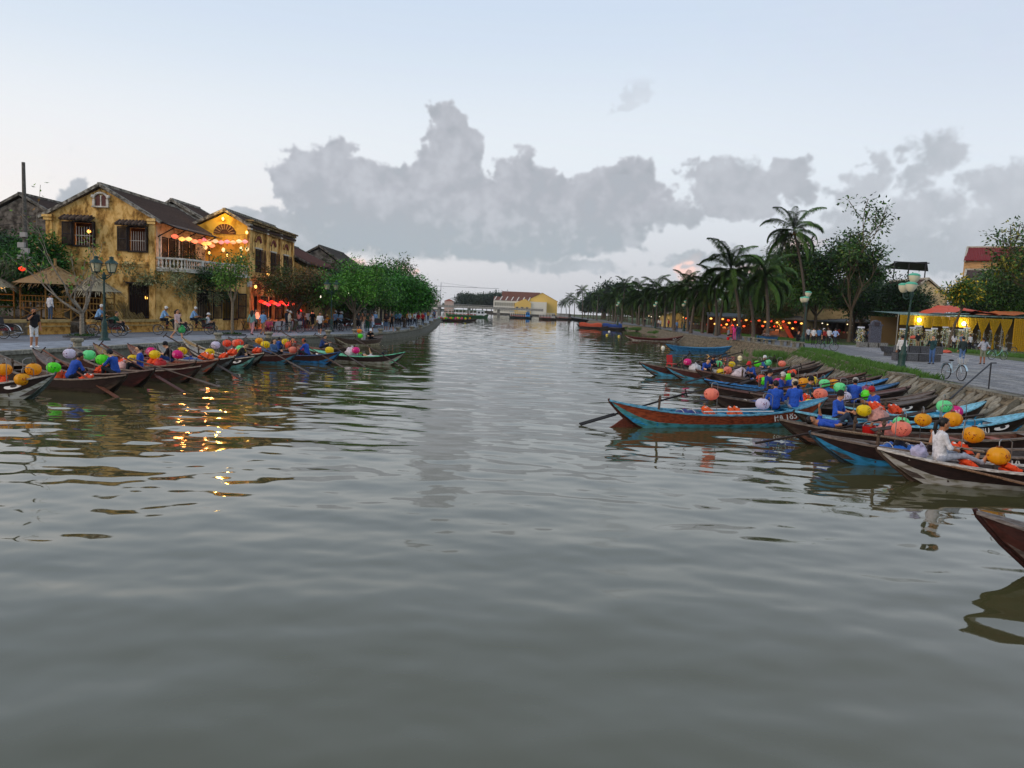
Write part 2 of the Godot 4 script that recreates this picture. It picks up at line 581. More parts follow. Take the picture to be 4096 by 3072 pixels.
func land() -> void:
	var q := along(quay, 2.0, 40.0, -700.0)
	var asphalt := mat("84878c", 0.85, "grain", 1.4)
	var mud := mat("4a4636", 0.9, "blotch", 5.0)
	# left: the street, the pavement and the quay wall
	var lg := strip(q, 4.3, 12.0, 0.6, 0.6)
	struct("street", lg, asphalt)
	struct("town_ground", flat_land(q, -4.0, -900.0, 0.592), mat("6c685e", 0.9, "blotch", 6.0))
	var pv := strip(q, 0.4, 4.3, 0.7, 0.71)
	var k := strip(q, 4.3, 4.3, 0.59, 0.71)
	pv.v.append_array(k.v); pv.n.append_array(k.n)
	for i in k.ix:
		pv.ix.append(i + pv.v.size() - k.v.size())
	struct("quay_pavement", pv, mat("90969e", 0.6, "soft", 4.2))
	var wall := MB.new()
	var rows := []
	for o in [[0.0, 0.7], [0.0, 0.46], [-0.22, 0.44], [-0.24, 0.24], [-0.62, 0.2], [-0.66, -0.8]]:
		var row := PackedVector3Array()
		for s in q:
			var left := V2(s[1].y, -s[1].x)
			var p: Vector2 = s[0] + left * (o[0] + 0.02 * sin(s[0].y * 1.7 + o[1] * 9.0))
			row.append(V(p.x, o[1] + 0.015 * sin(s[0].y * 0.9), p.y))
		rows.append(row)
	rows.reverse()
	wall.grid(rows)
	var qw := part(self, "quay_wall", wall, mat("6a6759", 0.85, "blotch", 2.2, {"relief": 0.7}))
	tag(qw, "mossy stepped concrete quay wall below the left promenade", "wall")
	var st := MB.new()
	st.box(V(0, 0, 0), V(0.46, 0.14, 1.19))
	st.box(V(-0.02, 0.075, 0), V(0.40, 0.012, 1.15))
	var stone := st.done()
	var tones := [mat("9a988c", 0.8, "blotch", 1.3), mat("8c8a80", 0.8, "blotch", 1.5), mat("a5a294", 0.8, "blotch", 1.1)]
	var ks := along(quay, 1.2, -18.0, -205.0)
	for i in ks.size():
		var s: Array = ks[i]
		var o := part(qw, "kerb_stone", stone, tones[(i * 7) % 3])
		var left := V2(s[1].y, -s[1].x)
		var p: Vector2 = s[0] + left * 0.19
		o.position = V(p.x, 0.665 + 0.006 * (i % 3), p.y)
		o.rotation.y = atan2(s[1].x, s[1].y)

	# right: the paved walk behind a sloping stone bank
	var b := along(bank, 1.0, 40.0, -700.0)
	struct("right_ground", flat_land(b, 0.4, 900.0, 0.985), mat("5d6b3c", 0.95, "grass", 2.5))
	struct("bank_walk", strip(b, -1.1, -8.4, 1.0, 1.0), mat("767678", 0.8, "soft", 2.6))
	var pz := MB.new()
	var pa := PackedVector3Array()
	var pb := PackedVector3Array()
	for s in b:
		if s[0].y < 12.0 and s[0].y > -82.0:
			pa.append(V(s[0].x + 7.0, 0.996, s[0].y))
			pb.append(V(37.5 + maxf(0.0, -57.0 - s[0].y) * 0.2, 0.996, s[0].y))
	pz.grid([pb, pa])
	var plaza := struct("paved_plaza", pz, mat("77777a", 0.8, "soft", 2.6))
	rng.seed = 23
	var lots := [MB.new(), MB.new(), MB.new()]
	for i in 47:
		for j in 26:
			var zz := -24.0 - i * 1.24
			var xx := 25.0 + maxf(0.0, -40.0 - zz) * 0.2 + j * 0.62
			if xx < 37.3 + maxf(0.0, -57.0 - zz) * 0.2:
				(lots[rng.randi() % 3] as MB).box(V(xx, 0.998 + rng.randf() * 0.004, zz + 0.62 * (j % 2)), V(0.59, 0.03, 1.2))
	for i in 3:
		part(plaza, "paving_slabs", lots[i], mat(["8c8c8e", "7e7f82", "9a9998"][i], 0.75, "soft", 1.2)).set_meta("kind", "stuff")
	var rough := noise(FastNoiseLite.TYPE_SIMPLEX, 0.8, 41, 4)
	var big := noise(FastNoiseLite.TYPE_SIMPLEX, 0.11, 42, 3)
	var bm := MB.new()
	rows = []
	var fine := along(bank, 0.3, 12.0, -260.0)
	for j in 11:
		var t := j / 10.0
		var row := PackedVector3Array()
		for s in fine:
			var left := V2(s[1].y, -s[1].x)
			var run: float = s[0].y
			# slanting courses of pitched stone
			var rib := sin((run + t * 1.7) * 5.2) * 0.018
			var o: float = t * (1.7 + 0.5 * big.get_noise_1d(run)) - 0.02
			var r := rough.get_noise_2d(run, t * 3.0) * 0.06 * sin(PI * clampf(t * 1.2, 0.0, 1.0)) + rib * sin(PI * t)
			var p: Vector2 = s[0] + left * (o + r)
			row.append(V(p.x, 0.985 - 1.45 * t + r * 0.6, p.y))
		rows.append(row)
	bm.grid(rows)
	var bk := part(self, "stone_bank", bm, mat("857a66", 0.9, "streak", 2.6, {"relief": 0.8}))
	tag(bk, "sloping stone pitched river bank below the right walk", "embankment")
	# coping blocks along the top of the bank
	var cp := MB.new()
	cp.box(Vector3.ZERO, V(0.5, 0.12, 1.46))
	var cope := cp.done()
	var ct := [mat("8f897a", 0.9, "blotch", 1.4), mat("7d786b", 0.9, "blotch", 1.2)]
	var cs := along(bank, 1.5, 0.0, -130.0)
	for i in cs.size():
		var s: Array = cs[i]
		if i % 9 == 4:
			continue
		var o := part(bk, "coping_block", cope, ct[(i * 5) % 2])
		var left := V2(s[1].y, -s[1].x)
		var p: Vector2 = s[0] - left * 0.2
		o.position = V(p.x, 1.0 + 0.012 * (i % 4), p.y)
		o.rotation.y = atan2(s[1].x, s[1].y) + 0.02 * sin(i * 3.0)
	# flat rubble stones set in the nearest stretch of the slope
	rng.seed = 21
	var sm := []
	for k2 in 4:
		var rb := MB.new()
		rb.ball(Vector3.ZERO, V(0.34 + 0.06 * k2, 0.05, 0.17 + 0.03 * k2), 9, 4)
		sm.append(rb.done())
	var sl := along(bank, 0.62, -20.0, -62.0)
	var tint := [mat("8d8676", 0.85, "blotch", 0.9), mat("716c5e", 0.9, "blotch", 0.8), mat("9b9585", 0.85, "blotch", 1.0), mat("5f5b4c", 0.95, "blotch", 0.7)]
	for i in sl.size():
		var s: Array = sl[i]
		for j in 3:
			var t := 0.12 + j * 0.16 + rng.randf() * 0.08
			var left := V2(s[1].y, -s[1].x)
			var p: Vector2 = s[0] + left * (t * 1.7 - 0.02) + s[1] * rng.randf_range(-0.2, 0.2)
			var o := part(bk, "bank_stone", sm[rng.randi() % 4], tint[rng.randi() % 4])
			o.position = V(p.x, 0.985 - 1.45 * t + 0.02, p.y)
			o.rotation = V(0, atan2(left.x, left.y) + PI / 2 + rng.randf_range(-0.3, 0.5), 0)
			o.rotate_object_local(Vector3.BACK, 0.0)
			o.transform.basis = Basis(V(s[1].x, 0, s[1].y), 0.7).inverse() * o.transform.basis

	# paving setts of the near part of the right walk, laid in rows
	var pw := get_node("bank_walk")
	var pm := []
	for k3 in 2:
		var m1 := MB.new()
		m1.box(Vector3.ZERO, V(0.58, 0.03, 0.88 + 0.3 * k3))
		pm.append(m1.done())
	var pt := [mat("8c8c8e", 0.75, "blotch", 1.1), mat("7e7f82", 0.75, "blotch", 1.3), mat("9a9998", 0.75, "blotch", 0.9)]
	var ps := along(bank, 1.24, -24.0, -56.0)
	var count := 0
	for i in ps.size():
		for j in 11:
			if count >= 298:
				break
			count += 1
			var s: Array = ps[i]
			var left := V2(s[1].y, -s[1].x)
			var p: Vector2 = s[0] - left * (1.5 + j * 0.62) + s[1] * (0.62 * (j % 2))
			var o := part(pw, "paving_slab", pm[1], pt[rng.randi() % 3])
			o.position = V(p.x, 0.998 + rng.randf() * 0.005, p.y)
			o.rotation.y = atan2(s[1].x, s[1].y)

	# far end of the river
	var fg := MB.new()
	fg.box(V(20, 0.55, -760), V(1600, 2.1, 160))
	struct("far_ground", fg, mat("4f5a3a", 0.95, "grass", 6.0))
	var em := MB.new()
	em.box(V(10, 0.5, -560), V(60, 2.2, 30))
	var fe := part(self, "far_embankment", em, mat("77736a", 0.9, "blotch", 6.0))
	tag(fe, "low grey embankment at the far bend of the river", "embankment")
	# bed of the river
	var bed := MB.new()
	bed.box(V(0, -1.3, -330), V(240, 0.2, 800))
	struct("river_bed", bed, mud)


# tufts of grass on the bank shoulder, the verge and round the lamp
func grasses() -> void:
	rng.seed = 55
	var tuft := MB.new()
	for k in 9:
		var a := rng.randf() * TAU
		var r := rng.randf() * 0.12
		var base := V(cos(a) * r, 0, sin(a) * r)
		var lean := V(rng.randf_range(-0.14, 0.14), rng.randf_range(0.16, 0.3), rng.randf_range(-0.14, 0.14))
		var side := V(cos(a + 1.3), 0, sin(a + 1.3)) * 0.016
		tuft.quad(base - side, base + side, base + lean * 0.6 + side * 0.8, base + lean * 0.6 - side * 0.8)
		tuft.tri(base + lean * 0.6 - side * 0.8, base + lean * 0.6 + side * 0.8, base + lean * V(1.5, 1, 1.5))
	var blade := tuft.done()
	var spots := []
	var b := along(bank, 0.35, -33.0, -62.0)
	for s in b:
		var run: float = -s[0].y
		var n := 26 if run > 36.5 else 6
		for k in n:
			var left := V2(s[1].y, -s[1].x)
			var wide := 1.0 if run > 36.5 else 0.5
			var o := rng.randf_range(-1.3, 0.5 * wide)
			if run < 36.5:
				o = rng.randf_range(-1.1, -0.5)
			var p: Vector2 = s[0] + left * o + s[1] * rng.randf_range(-0.2, 0.2)
			var y := 1.0 if o < 0.0 else 0.985 - 1.45 * (o + 0.02) / 1.7
			spots.append(Transform3D(Basis(Vector3.UP, rng.randf() * TAU).scaled(Vector3.ONE * rng.randf_range(0.6, 1.25)), V(p.x, y, p.y)))
	for c in [V(25.68, 0.4, -132.43), V(25.47, 0.4, -156.36), V(22.36, 0.3, -64.51), V(23.21, 0.3, -63.37)]:
		for k in 420:
			var p := V2(rng.randfn(0, 0.9), rng.randfn(0, 1.3))
			spots.append(Transform3D(Basis(Vector3.UP, rng.randf() * TAU).scaled(V(1.3, rng.randf_range(1.2, 2.6), 1.3)), c + V(p.x, -0.15, p.y)))
	multi("bank_grass", blade, spots, mat("4a6c2c", 0.9, "", 1.0, {"back": "203808"}))
	var far := []
	for k in 9000:
		var z := -rng.randf_range(60.0, 130.0)
		var x := (42.6 if z > -82.0 else 31.5 + (z + 60.0) * 0.02) + rng.randf() * 4.0
		far.append(Transform3D(Basis(Vector3.UP, rng.randf() * TAU).scaled(Vector3.ONE * rng.randf_range(0.6, 1.1)), V(x, 0.98, z)))
	multi("verge_grass", blade, far, mat("4a6e2c", 0.9, "", 1.0, {"back": "203808"}))


func multi(called: String, mesh: Mesh, spots: Array, m: Material, label := "green grass tufts on the right river bank", category := "grass") -> void:
	var mm := MultiMesh.new()
	mm.transform_format = MultiMesh.TRANSFORM_3D
	mm.mesh = mesh
	mm.instance_count = spots.size()
	for i in spots.size():
		mm.set_instance_transform(i, spots[i])
	var o := MultiMeshInstance3D.new()
	o.name = numbered(called)
	o.multimesh = mm
	o.material_override = m
	add_child(o)
	tag(o, label, category)
	o.set_meta("kind", "stuff")



# ---------------------------------------------------------------- houses
# a gabled slope pair with rows of tiles; the ridge runs along z
func roof(parent: Node3D, x0: float, x1: float, z0: float, z1: float, eave: float, ax: float, ay: float, m: Material, edge: Material, over := 0.35) -> void:
	var tiles := MB.new()
	var deck := MB.new()
	for s in [[x0, -1.0], [x1, 1.0]]:
		var foot := V(s[0] + s[1] * over, eave - over * absf(ay - eave) / maxf(absf(s[0] - ax), 0.1), 0)
		var top := V(ax, ay, 0)
		var d := (foot - top)
		var up := V(-d.y, d.x, 0).normalized()
		if up.y < 0:
			up = -up
		deck.quad(top + V(0, 0, z0), top + V(0, 0, z1), foot + V(0, 0, z1), foot + V(0, 0, z0))
		deck.quad(top + up * 0.12 + V(0, 0, z0), top + up * 0.12 + V(0, 0, z1), foot + up * 0.12 + V(0, 0, z1), foot + up * 0.12 + V(0, 0, z0))
		deck.quad(foot + V(0, 0, z0), foot + V(0, 0, z1), foot + up * 0.12 + V(0, 0, z1), foot + up * 0.12 + V(0, 0, z0))
		var z := z0 - 0.12
		while z > z1 + 0.1:
			var a := top + up * 0.12 + V(0, 0, z)
			var b := foot + up * 0.12 + V(0, 0, z)
			tiles.quad(a + V(0, 0, 0.07), b + V(0, 0, 0.07), b + up * 0.07, a + up * 0.07)
			tiles.quad(a + up * 0.07, b + up * 0.07, b - V(0, 0, 0.07), a - V(0, 0, 0.07))
			tiles.tri(b + V(0, 0, 0.07), b - V(0, 0, 0.07), b + up * 0.07)
			z -= 0.26
	var r := part(parent, "roof", deck, m)
	var t := part(r, "roof_tiles", tiles, m)
	t.set_meta("kind", "stuff")
	var rd := MB.new()
	rd.box(V(ax, ay + 0.2, (z0 + z1) * 0.5), V(0.26, 0.26, absf(z0 - z1)))
	part(r, "ridge", rd, edge)
	# raised verge bands along both gables
	for zz in [z0 - 0.1, z1 + 0.1]:
		var vb := MB.new()
		vb.bar(V(x0 - over, eave - over * 0.6 + 0.1, zz), V(ax, ay + 0.17, zz), 0.3, 0.22)
		vb.bar(V(x1 + over, eave - over * 0.6 + 0.1, zz), V(ax, ay + 0.17, zz), 0.3, 0.22)
		part(r, "verge", vb, edge)


# a wall in the x, y plane with rectangular holes; w is x0, x1, y0, y1
func holed(mb: MB, w: Array, holes: Array, z: float, thick: float) -> void:
	var xs := [w[0], w[1]]
	var ys := [w[2], w[3]]
	for h in holes:
		for k in 2:
			xs.append(clampf(h[k], w[0], w[1]))
			ys.append(clampf(h[k + 2], w[2], w[3]))
	xs.sort()
	ys.sort()
	for i in xs.size() - 1:
		for j in ys.size() - 1:
			if xs[i + 1] - xs[i] < 0.001 or ys[j + 1] - ys[j] < 0.001:
				continue
			var cx: float = (xs[i] + xs[i + 1]) * 0.5
			var cy: float = (ys[j] + ys[j + 1]) * 0.5
			var hit := false
			for h in holes:
				if cx > h[0] and cx < h[1] and cy > h[2] and cy < h[3]:
					hit = true
			if not hit:
				mb.quad(V(xs[i], ys[j], z), V(xs[i], ys[j + 1], z), V(xs[i + 1], ys[j + 1], z), V(xs[i + 1], ys[j], z))
	for h in holes:
		var a := V(h[0], h[2], z); var b := V(h[0], h[3], z); var c := V(h[1], h[3], z); var d := V(h[1], h[2], z)
		var t := V(0, 0, -thick)
		mb.quad(a, a + t, b + t, b); mb.quad(b, b + t, c + t, c); mb.quad(c, c + t, d + t, d); mb.quad(d, d + t, a + t, a)


# louvred leaf, hinged at its left edge, in the x, y plane
func shutter(parent: Node3D, at: Vector3, w: float, h: float, turn: float, m: Material) -> void:
	var s := part(parent, "shutter", shutter_mesh(w, h), m)
	s.position = at
	s.rotation.y = turn


var shutters := {}
func shutter_mesh(w: float, h: float) -> Mesh:
	var key := V2(w, h)
	if not shutters.has(key):
		var mb := MB.new()
		for x in [0.04, w - 0.04]:
			mb.box(V(x, h * 0.5, 0), V(0.08, h, 0.05))
		for y in [0.04, h * 0.5, h - 0.04]:
			mb.box(V(w * 0.5, y, 0), V(w - 0.16, 0.08, 0.046))
		var y := 0.12
		while y < h - 0.1:
			mb.box(V(w * 0.5, y, 0), V(w - 0.16, 0.06, 0.012), Basis(Vector3.RIGHT, 0.6))
			y += 0.075
		shutters[key] = mb.done()
	return shutters[key]


# an arched band of radial bricks over an opening
func arch(parent: Node3D, c: Vector3, r: float, turn: float, band: Material, trim: Material) -> void:
	var brick := MB.new()
	brick.box(V(0, r - 0.2, 0.05), V(0.09, 0.24, 0.1))
	var bm := brick.done()
	var a := Node3D.new()
	a.name = "arch"
	parent.add_child(a, true)
	a.position = c
	a.rotation.y = turn
	var n := 11
	for i in n:
		var o := part(a, "brick", bm, band)
		o.rotation.z = lerpf(1.0, -1.0, float(i) / (n - 1))
		o.scale = V(1.0 * r / 0.75, 1, 1)
	var mb := MB.new()
	var pa := []
	for i in 13:
		var t := lerpf(-1.12, 1.12, i / 12.0)
		pa.append(V(sin(t) * r, cos(t) * r, 0.06))
	mb.tube(pa, 0.06, 5)
	part(a, "arch_moulding", mb, trim)


# a silk lantern that is lit, hung under a wire or a bracket
var glow_mesh: Mesh
func lit_lantern(at: Vector3, hex: String, label: String, group: String, size := 1.0, tall := 1.0, power := 1.6, drop := 0.25) -> Node3D:
	if glow_mesh == null:
		var mb := MB.new()
		var prof := []
		for i in 9:
			var t := i / 8.0
			prof.append(V2(maxf(0.07, sin(PI * t)) * 0.25, (t - 0.5) * 0.4))
		mb.lathe(prof, 18, Vector3.ZERO, 9, 0.05)
		glow_mesh = mb.done()
	var o := thing("lit_lantern", label, "lantern", at, 0.0, group)
	var s := part(o, "silk_shade", glow_mesh, mat(hex, 0.6, "", 1.0, {"glow": power, "glow_color": hex}))
	s.scale = V(size, size * tall, size)
	var cap := MB.new()
	cap.lathe([V2(0.001, 0.23), V2(0.07, 0.22), V2(0.07, 0.19)], 8)
	cap.tube([V(0, 0.2, 0), V(0, 0.2 + drop / size, 0)], 0.008, 4)
	cap.lathe([V2(0.07, -0.19), V2(0.07, -0.22), V2(0.01, -0.23)], 8)
	cap.tube([V(0, -0.22, 0), V(0, -0.4, 0)], 0.02, 4)
	var c := part(o, "cap_and_tassel", cap, mat("5a2a18", 0.7))
	c.scale = V(size, size * tall, size)
	return o


func lamp_light(at: Vector3, hex: String, power: float, size := 0.12) -> void:
	var l := OmniLight3D.new()
	l.name = "lantern_glow"
	l.light_color = Color(hex)
	l.light_energy = power
	l.light_size = size
	l.omni_range = 30.0
	l.omni_attenuation = 2.0
	l.shadow_enabled = true
	add_child(l)
	l.position = at


func left_houses() -> void:
	var ochre := mat("e8c27c", 0.9, "plaster", 5.5, {"stretch": V(1.2, 0.7, 1.2), "relief": 0.35})
	var yellow := mat("e4b848", 0.9, "plaster2", 6.0)
	var grime := mat("8d8a84", 0.9, "mould", 3.0)
	var tile := mat("5b4a42", 0.9, "blotch", 1.2)
	var dark := mat("2c211b", 0.7, "grain", 0.4)
	var white := mat("d8d6d0", 0.8, "mould2", 2.2)
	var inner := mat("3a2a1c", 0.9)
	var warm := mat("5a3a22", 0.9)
	var iron := mat("b8b4aa", 0.5)

	# the ochre gabled house
	var h := thing("ochre_gabled_house", "mould stained ochre house with white edged gable and barred windows", "house", V(0, 0.6, 0))
	var X0 := -34.5; var X1 := -26.5; var Z := -57.0; var ZB := -69.0
	var wl := [-32.55, -31.0, 6.05, 7.65]
	var wr := [-28.35, -26.95, 5.8, 7.45]
	wr = [-28.5, -27.15, 5.8, 7.45]
	var at := [-30.78, -30.22, 9.05, 9.85]
	var low := [-28.6, -26.9, 0.9, 3.4]
	var low2 := [-33.5, -30.2, 0.1, 3.2]
	var mb := MB.new()
	holed(mb, [X0, X1, 0.0, 8.1], [wl, wr, low, low2], Z, 0.35)
	mb.tri(V(X0, 8.1, Z), V(-30.5, 10.2, Z), V(X1, 8.1, Z))
	part(h, "front_wall", mb, ochre)
	mb = MB.new()
	mb.quad(V(X1, 0, Z), V(X1, 8.1, Z), V(X1, 8.1, ZB), V(X1, 0, ZB))
	mb.quad(V(X0, 0, ZB), V(X0, 8.1, ZB), V(X0, 8.1, Z), V(X0, 0, Z))
	mb.quad(V(X1, 0, ZB), V(X1, 8.1, ZB), V(X0, 8.1, ZB), V(X0, 0, ZB))
	part(h, "side_wall", mb, mat("d8c9ae", 0.9, "mould2", 3.0))
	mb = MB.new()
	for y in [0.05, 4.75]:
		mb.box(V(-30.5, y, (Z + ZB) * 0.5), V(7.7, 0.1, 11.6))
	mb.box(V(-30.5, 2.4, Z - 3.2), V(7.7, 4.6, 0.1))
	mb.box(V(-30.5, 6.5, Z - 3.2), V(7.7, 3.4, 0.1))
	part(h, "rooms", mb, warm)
	roof(h, X0, X1, Z + 0.3, ZB - 0.3, 8.1, -30.5, 10.25, tile, mat("a7a49c", 0.9, "mould", 1.6), 0.5)
	for x in [X0 + 0.22, X1 - 0.24]:
		mb = MB.new()
		mb.box(V(x, 3.9, Z + 0.08), V(0.44, 7.7, 0.16))
		mb.box(V(x, 7.85, Z + 0.14), V(0.62, 0.2, 0.34))
		mb.box(V(x, 8.05, Z + 0.18), V(0.74, 0.18, 0.44))
		part(h, "pilaster", mb, ochre)
	mb = MB.new()
	mb.box(V(-30.5, 4.9, Z + 0.09), V(7.08, 0.2, 0.18))
	mb.box(V(-30.5, 4.72, Z + 0.05), V(7.08, 0.12, 0.1))
	part(h, "string_course", mb, ochre)
	for w in [wl, wr]:
		var g := Node3D.new()
		g.name = "window"
		h.add_child(g, true)
		var cx: float = (w[0] + w[1]) * 0.5
		mb = MB.new()
		for x in [w[0], w[1]]:
			mb.box(V(x, (w[2] + w[3]) * 0.5, Z + 0.02), V(0.12, w[3] - w[2] + 0.24, 0.2))
		for y in [w[2] - 0.06, w[3] + 0.06]:
			mb.box(V(cx, y, Z + 0.021), V(w[1] - w[0] - 0.12, 0.12, 0.198))
		part(g, "frame", mb, dark)
		for i in 7:
			mb = MB.new()
			mb.bar(V(w[0] + (i + 1) * (w[1] - w[0]) / 8.0, w[2], Z - 0.03), V(w[0] + (i + 1) * (w[1] - w[0]) / 8.0, w[3] - 0.25, Z - 0.03), 0.03)
			part(g, "window_bar", mb, iron)
		mb = MB.new()
		mb.box(V(cx, (w[2] + w[3]) * 0.5 - 0.1, Z - 0.03), V(w[1] - w[0], 0.04, 0.034))
		part(g, "cross_bar", mb, iron)
		shutter(h, V(w[0] - 0.05, w[2] - 0.06, Z + 0.16), 0.78, w[3] - w[2] + 0.12, PI - 0.12, dark)
		shutter(h, V(w[1] + 0.05, w[2] - 0.06, Z + 0.14), 0.78, w[3] - w[2] + 0.12, -1.25, dark)
		# tiled hood
		var hood := Node3D.new()
		hood.name = "window_hood"
		h.add_child(hood, true)
		var t := MB.new()
		t.tube([V(0, 0.32, 0.02), V(0, 0, 0.72)], 0.085, 7)
		var tm := t.done()
		for i in 9:
			var o := part(hood, "roof_tile", tm, [tile, mat("7c6a5e", 0.9, "blotch", 0.8)][i % 2])
			o.position = V(w[0] - 0.62 + i * 0.245, w[3] + 0.2, Z)
		mb = MB.new()
		mb.bar(V(cx - 0.27, w[3] + 0.42, Z + 0.06), V(cx - 0.27, w[3] + 0.12, Z + 0.66), 2.25, 0.05)
		part(hood, "hood_board", mb, dark)
	# small arched attic window
	mb = MB.new()
	mb.box(V(-30.5, 8.85, Z + 0.12), V(1.2, 0.1, 0.26))
	var pth := []
	for i in 9:
		var t := PI * i / 8.0
		pth.append(V(-30.5 + cos(t) * 0.52, 9.45 + sin(t) * 0.4, Z + 0.09))
	mb.tube(pth, 0.09, 6)
	for x in [-31.0, -30.0]:
		mb.box(V(x, 9.15, Z + 0.08), V(0.16, 0.5, 0.16))
		mb.ball(V(x - 0.08 * signf(-30.5 - x), 9.6, Z + 0.1), V(0.15, 0.13, 0.1), 8, 5)
	part(h, "attic_moulding", mb, white)
	for x in [-30.72, -30.28]:
		mb = MB.new()
		mb.prism(PackedVector2Array([V2(-0.16, 0), V2(-0.16, 0.66), V2(0.0, 0.86), V2(0.16, 0.66), V2(0.16, 0)]), 0.0, 0.05)
		var o := part(h, "attic_pane", mb, mat("5a2f28", 0.6))
		o.position = V(x, 8.92, Z + 0.02)
	mb = MB.new()
	mb.box(V(-30.5, 9.3, Z + 0.05), V(0.08, 0.76, 0.08))
	part(h, "attic_mullion", mb, white)
	# ground floor grille of dark wood
	mb = MB.new()
	for i in 12:
		mb.box(V(low[0] + 0.1 + i * 0.136, 2.15, Z - 0.1), V(0.05, 2.5, 0.05))
	mb.box(V(-27.75, 0.95, Z + 0.05), V(1.9, 0.12, 0.2))
	mb.box(V(-27.75, 3.45, Z + 0.05), V(1.9, 0.12, 0.2))
	part(h, "window_grille", mb, dark)
	# doors on the river side, above the terrace
	for i in 5:
		shutter(h, V(X1 + 0.06, 4.8, -57.8 - i * 1.25), 1.0, 2.15, PI / 2, dark)
	mb = MB.new()
	for i in 2:
		mb.box(V(X1 + 0.05, 5.9, -57.6 - i * 3.1), V(0.1, 2.4, 0.2))
	part(h, "door_post", mb, white)

	# eave along the river side, over the terrace doors
	mb = MB.new()
	mb.quad(V(X1 + 0.3, 7.95, Z + 0.2), V(X1 + 0.3, 7.95, -65.5), V(X1 + 1.6, 7.5, -65.5), V(X1 + 1.6, 7.5, Z + 0.2))
	mb.quad(V(X1 + 0.3, 8.03, Z + 0.2), V(X1 + 0.3, 8.03, -65.5), V(X1 + 1.62, 7.57, -65.5), V(X1 + 1.62, 7.57, Z + 0.2))
	part(h, "eave", mb, tile)
	mb = MB.new()
	for i in 5:
		mb.bar(V(X1, 6.9, -57.3 - i * 1.95), V(X1 + 1.2, 7.6, -57.3 - i * 1.95), 0.07)
	part(h, "eave_bracket", mb, dark)

	# the terrace block between the two houses
	var tz := -65.9
	var t := thing("terrace_wing", "ochre ground floor wing with white balustrade terrace between the gabled houses", "building", V(0, 0.6, 0))
	mb = MB.new()
	mb.quad(V(X1, 0, Z - 0.02), V(X1, 4.4, Z - 0.02), V(-24.9, 4.4, -57.6), V(-24.9, 0, -57.6))
	var run := V(1.95, 0, -8.3)
	mb.xf = Transform3D(Basis(run.normalized(), Vector3.UP, run.normalized().cross(Vector3.UP)), V(-24.9, 0, -57.6))
	holed(mb, [0.0, run.length(), 0.0, 4.4], [[1.78, 3.68, 0.9, 3.1], [5.19, 7.09, 0.9, 3.1]], 0.0, 0.3)
	part(t, "wing_wall", mb, ochre)
	mb = MB.new()
	mb.quad(V(X1, 4.52, Z), V(-24.6, 4.52, -57.4), V(-22.7, 4.52, tz), V(X1, 4.52, tz))
	mb.quad(V(X1, 4.4, Z), V(-24.6, 4.4, -57.4), V(-22.7, 4.4, tz), V(X1, 4.4, tz))
	mb.bar(V(X1, 4.46, Z), V(-24.6, 4.46, -57.4), 0.12, 0.14)
	mb.bar(V(-24.6, 4.46, -57.4), V(-22.7, 4.46, tz), 0.12, 0.14)
	part(t, "terrace_floor", mb, white)
	var bal := MB.new()
	bal.lathe([V2(0.07, 0), V2(0.07, 0.07), V2(0.04, 0.1), V2(0.085, 0.26), V2(0.05, 0.45), V2(0.035, 0.5), V2(0.07, 0.56), V2(0.07, 0.62)], 8)
	var bmesh := bal.done()
	var runs := [[V(X1 + 0.05, 4.55, Z + 0.02), V(-24.7, 4.55, -57.5), 7], [V(-24.7, 4.55, -57.5), V(-22.85, 4.55, tz + 0.1), 30]]
	for r in runs:
		mb = MB.new()
		mb.bar(r[0] + V(0, 0.06, 0), r[1] + V(0, 0.06, 0), 0.2, 0.12)
		mb.bar(r[0] + V(0, 0.8, 0), r[1] + V(0, 0.8, 0), 0.24, 0.13)
		part(t, "balustrade_rail", mb, white)
		for i in r[2]:
			if r[2] > 10 and i % 8 == 7:
				mb = MB.new()
				mb.box(V(0, 0.45, 0), V(0.3, 0.66, 0.3))
				var o := part(t, "balustrade_pier", mb, white)
				o.position = r[0].lerp(r[1], (i + 0.5) / float(r[2]))
				continue
			var o := part(t, "baluster", bmesh, white)
			o.position = r[0].lerp(r[1], (i + 0.5) / float(r[2])) + V(0, 0.12, 0)
	# barred windows of the wing, set on its river face
	for i in 2:
		var c := V(-24.9, 0, -57.6).lerp(V(-22.95, 0, -65.9), 0.32 + 0.4 * i)
		var g := Node3D.new()
		g.name = "wing_window"
		t.add_child(g, true)
		g.position = c
		g.rotation.y = PI / 2 - 0.23
		mb = MB.new()
		for k in 9:
			mb.box(V(-0.8 + k * 0.2, 2.0, 0.1), V(0.04, 2.1, 0.04))
		for y in [0.9, 3.1]:
			mb.box(V(0, y, 0.1), V(2.0, 0.12, 0.12))
		part(g, "grille", mb, dark)
		shutter(g, V(0.95, 0.95, 0.12), 0.8, 2.1, -0.5, dark)
		arch(t, c + V(0, 3.5, 0), 0.95, PI / 2 - 0.23, mat("8f4a3c", 0.9, "blotch", 0.7), ochre)

	# the bright yellow house: a small gable to the camera, arcaded front to the river
	var y := thing("yellow_arcaded_house", "bright yellow house with small gable, half round window and arcaded side", "house", V(0, 0.6, 0))
	var YX := -22.95; var YZ := -66.0; var YE := -79.4
	mb = MB.new()
	mb.quad(V(-31, 0, YZ), V(-31, 8.7, YZ), V(YX, 8.7, YZ), V(YX, 0, YZ))
	mb.tri(V(-27.0, 8.7, YZ), V(-24.85, 9.75, YZ), V(YX + 0.25, 8.7, YZ))
	part(y, "gable_wall", mb, yellow)
	var bays := [-68.7, -72.9, -76.9]
	var holes := []
	for z in bays:
		holes.append([z - 0.62, z + 0.62, 5.0, 7.0])
		holes.append([z - 0.85, z + 0.85, 0.15 if z > -70 else 0.8, 2.9])
	mb = MB.new()
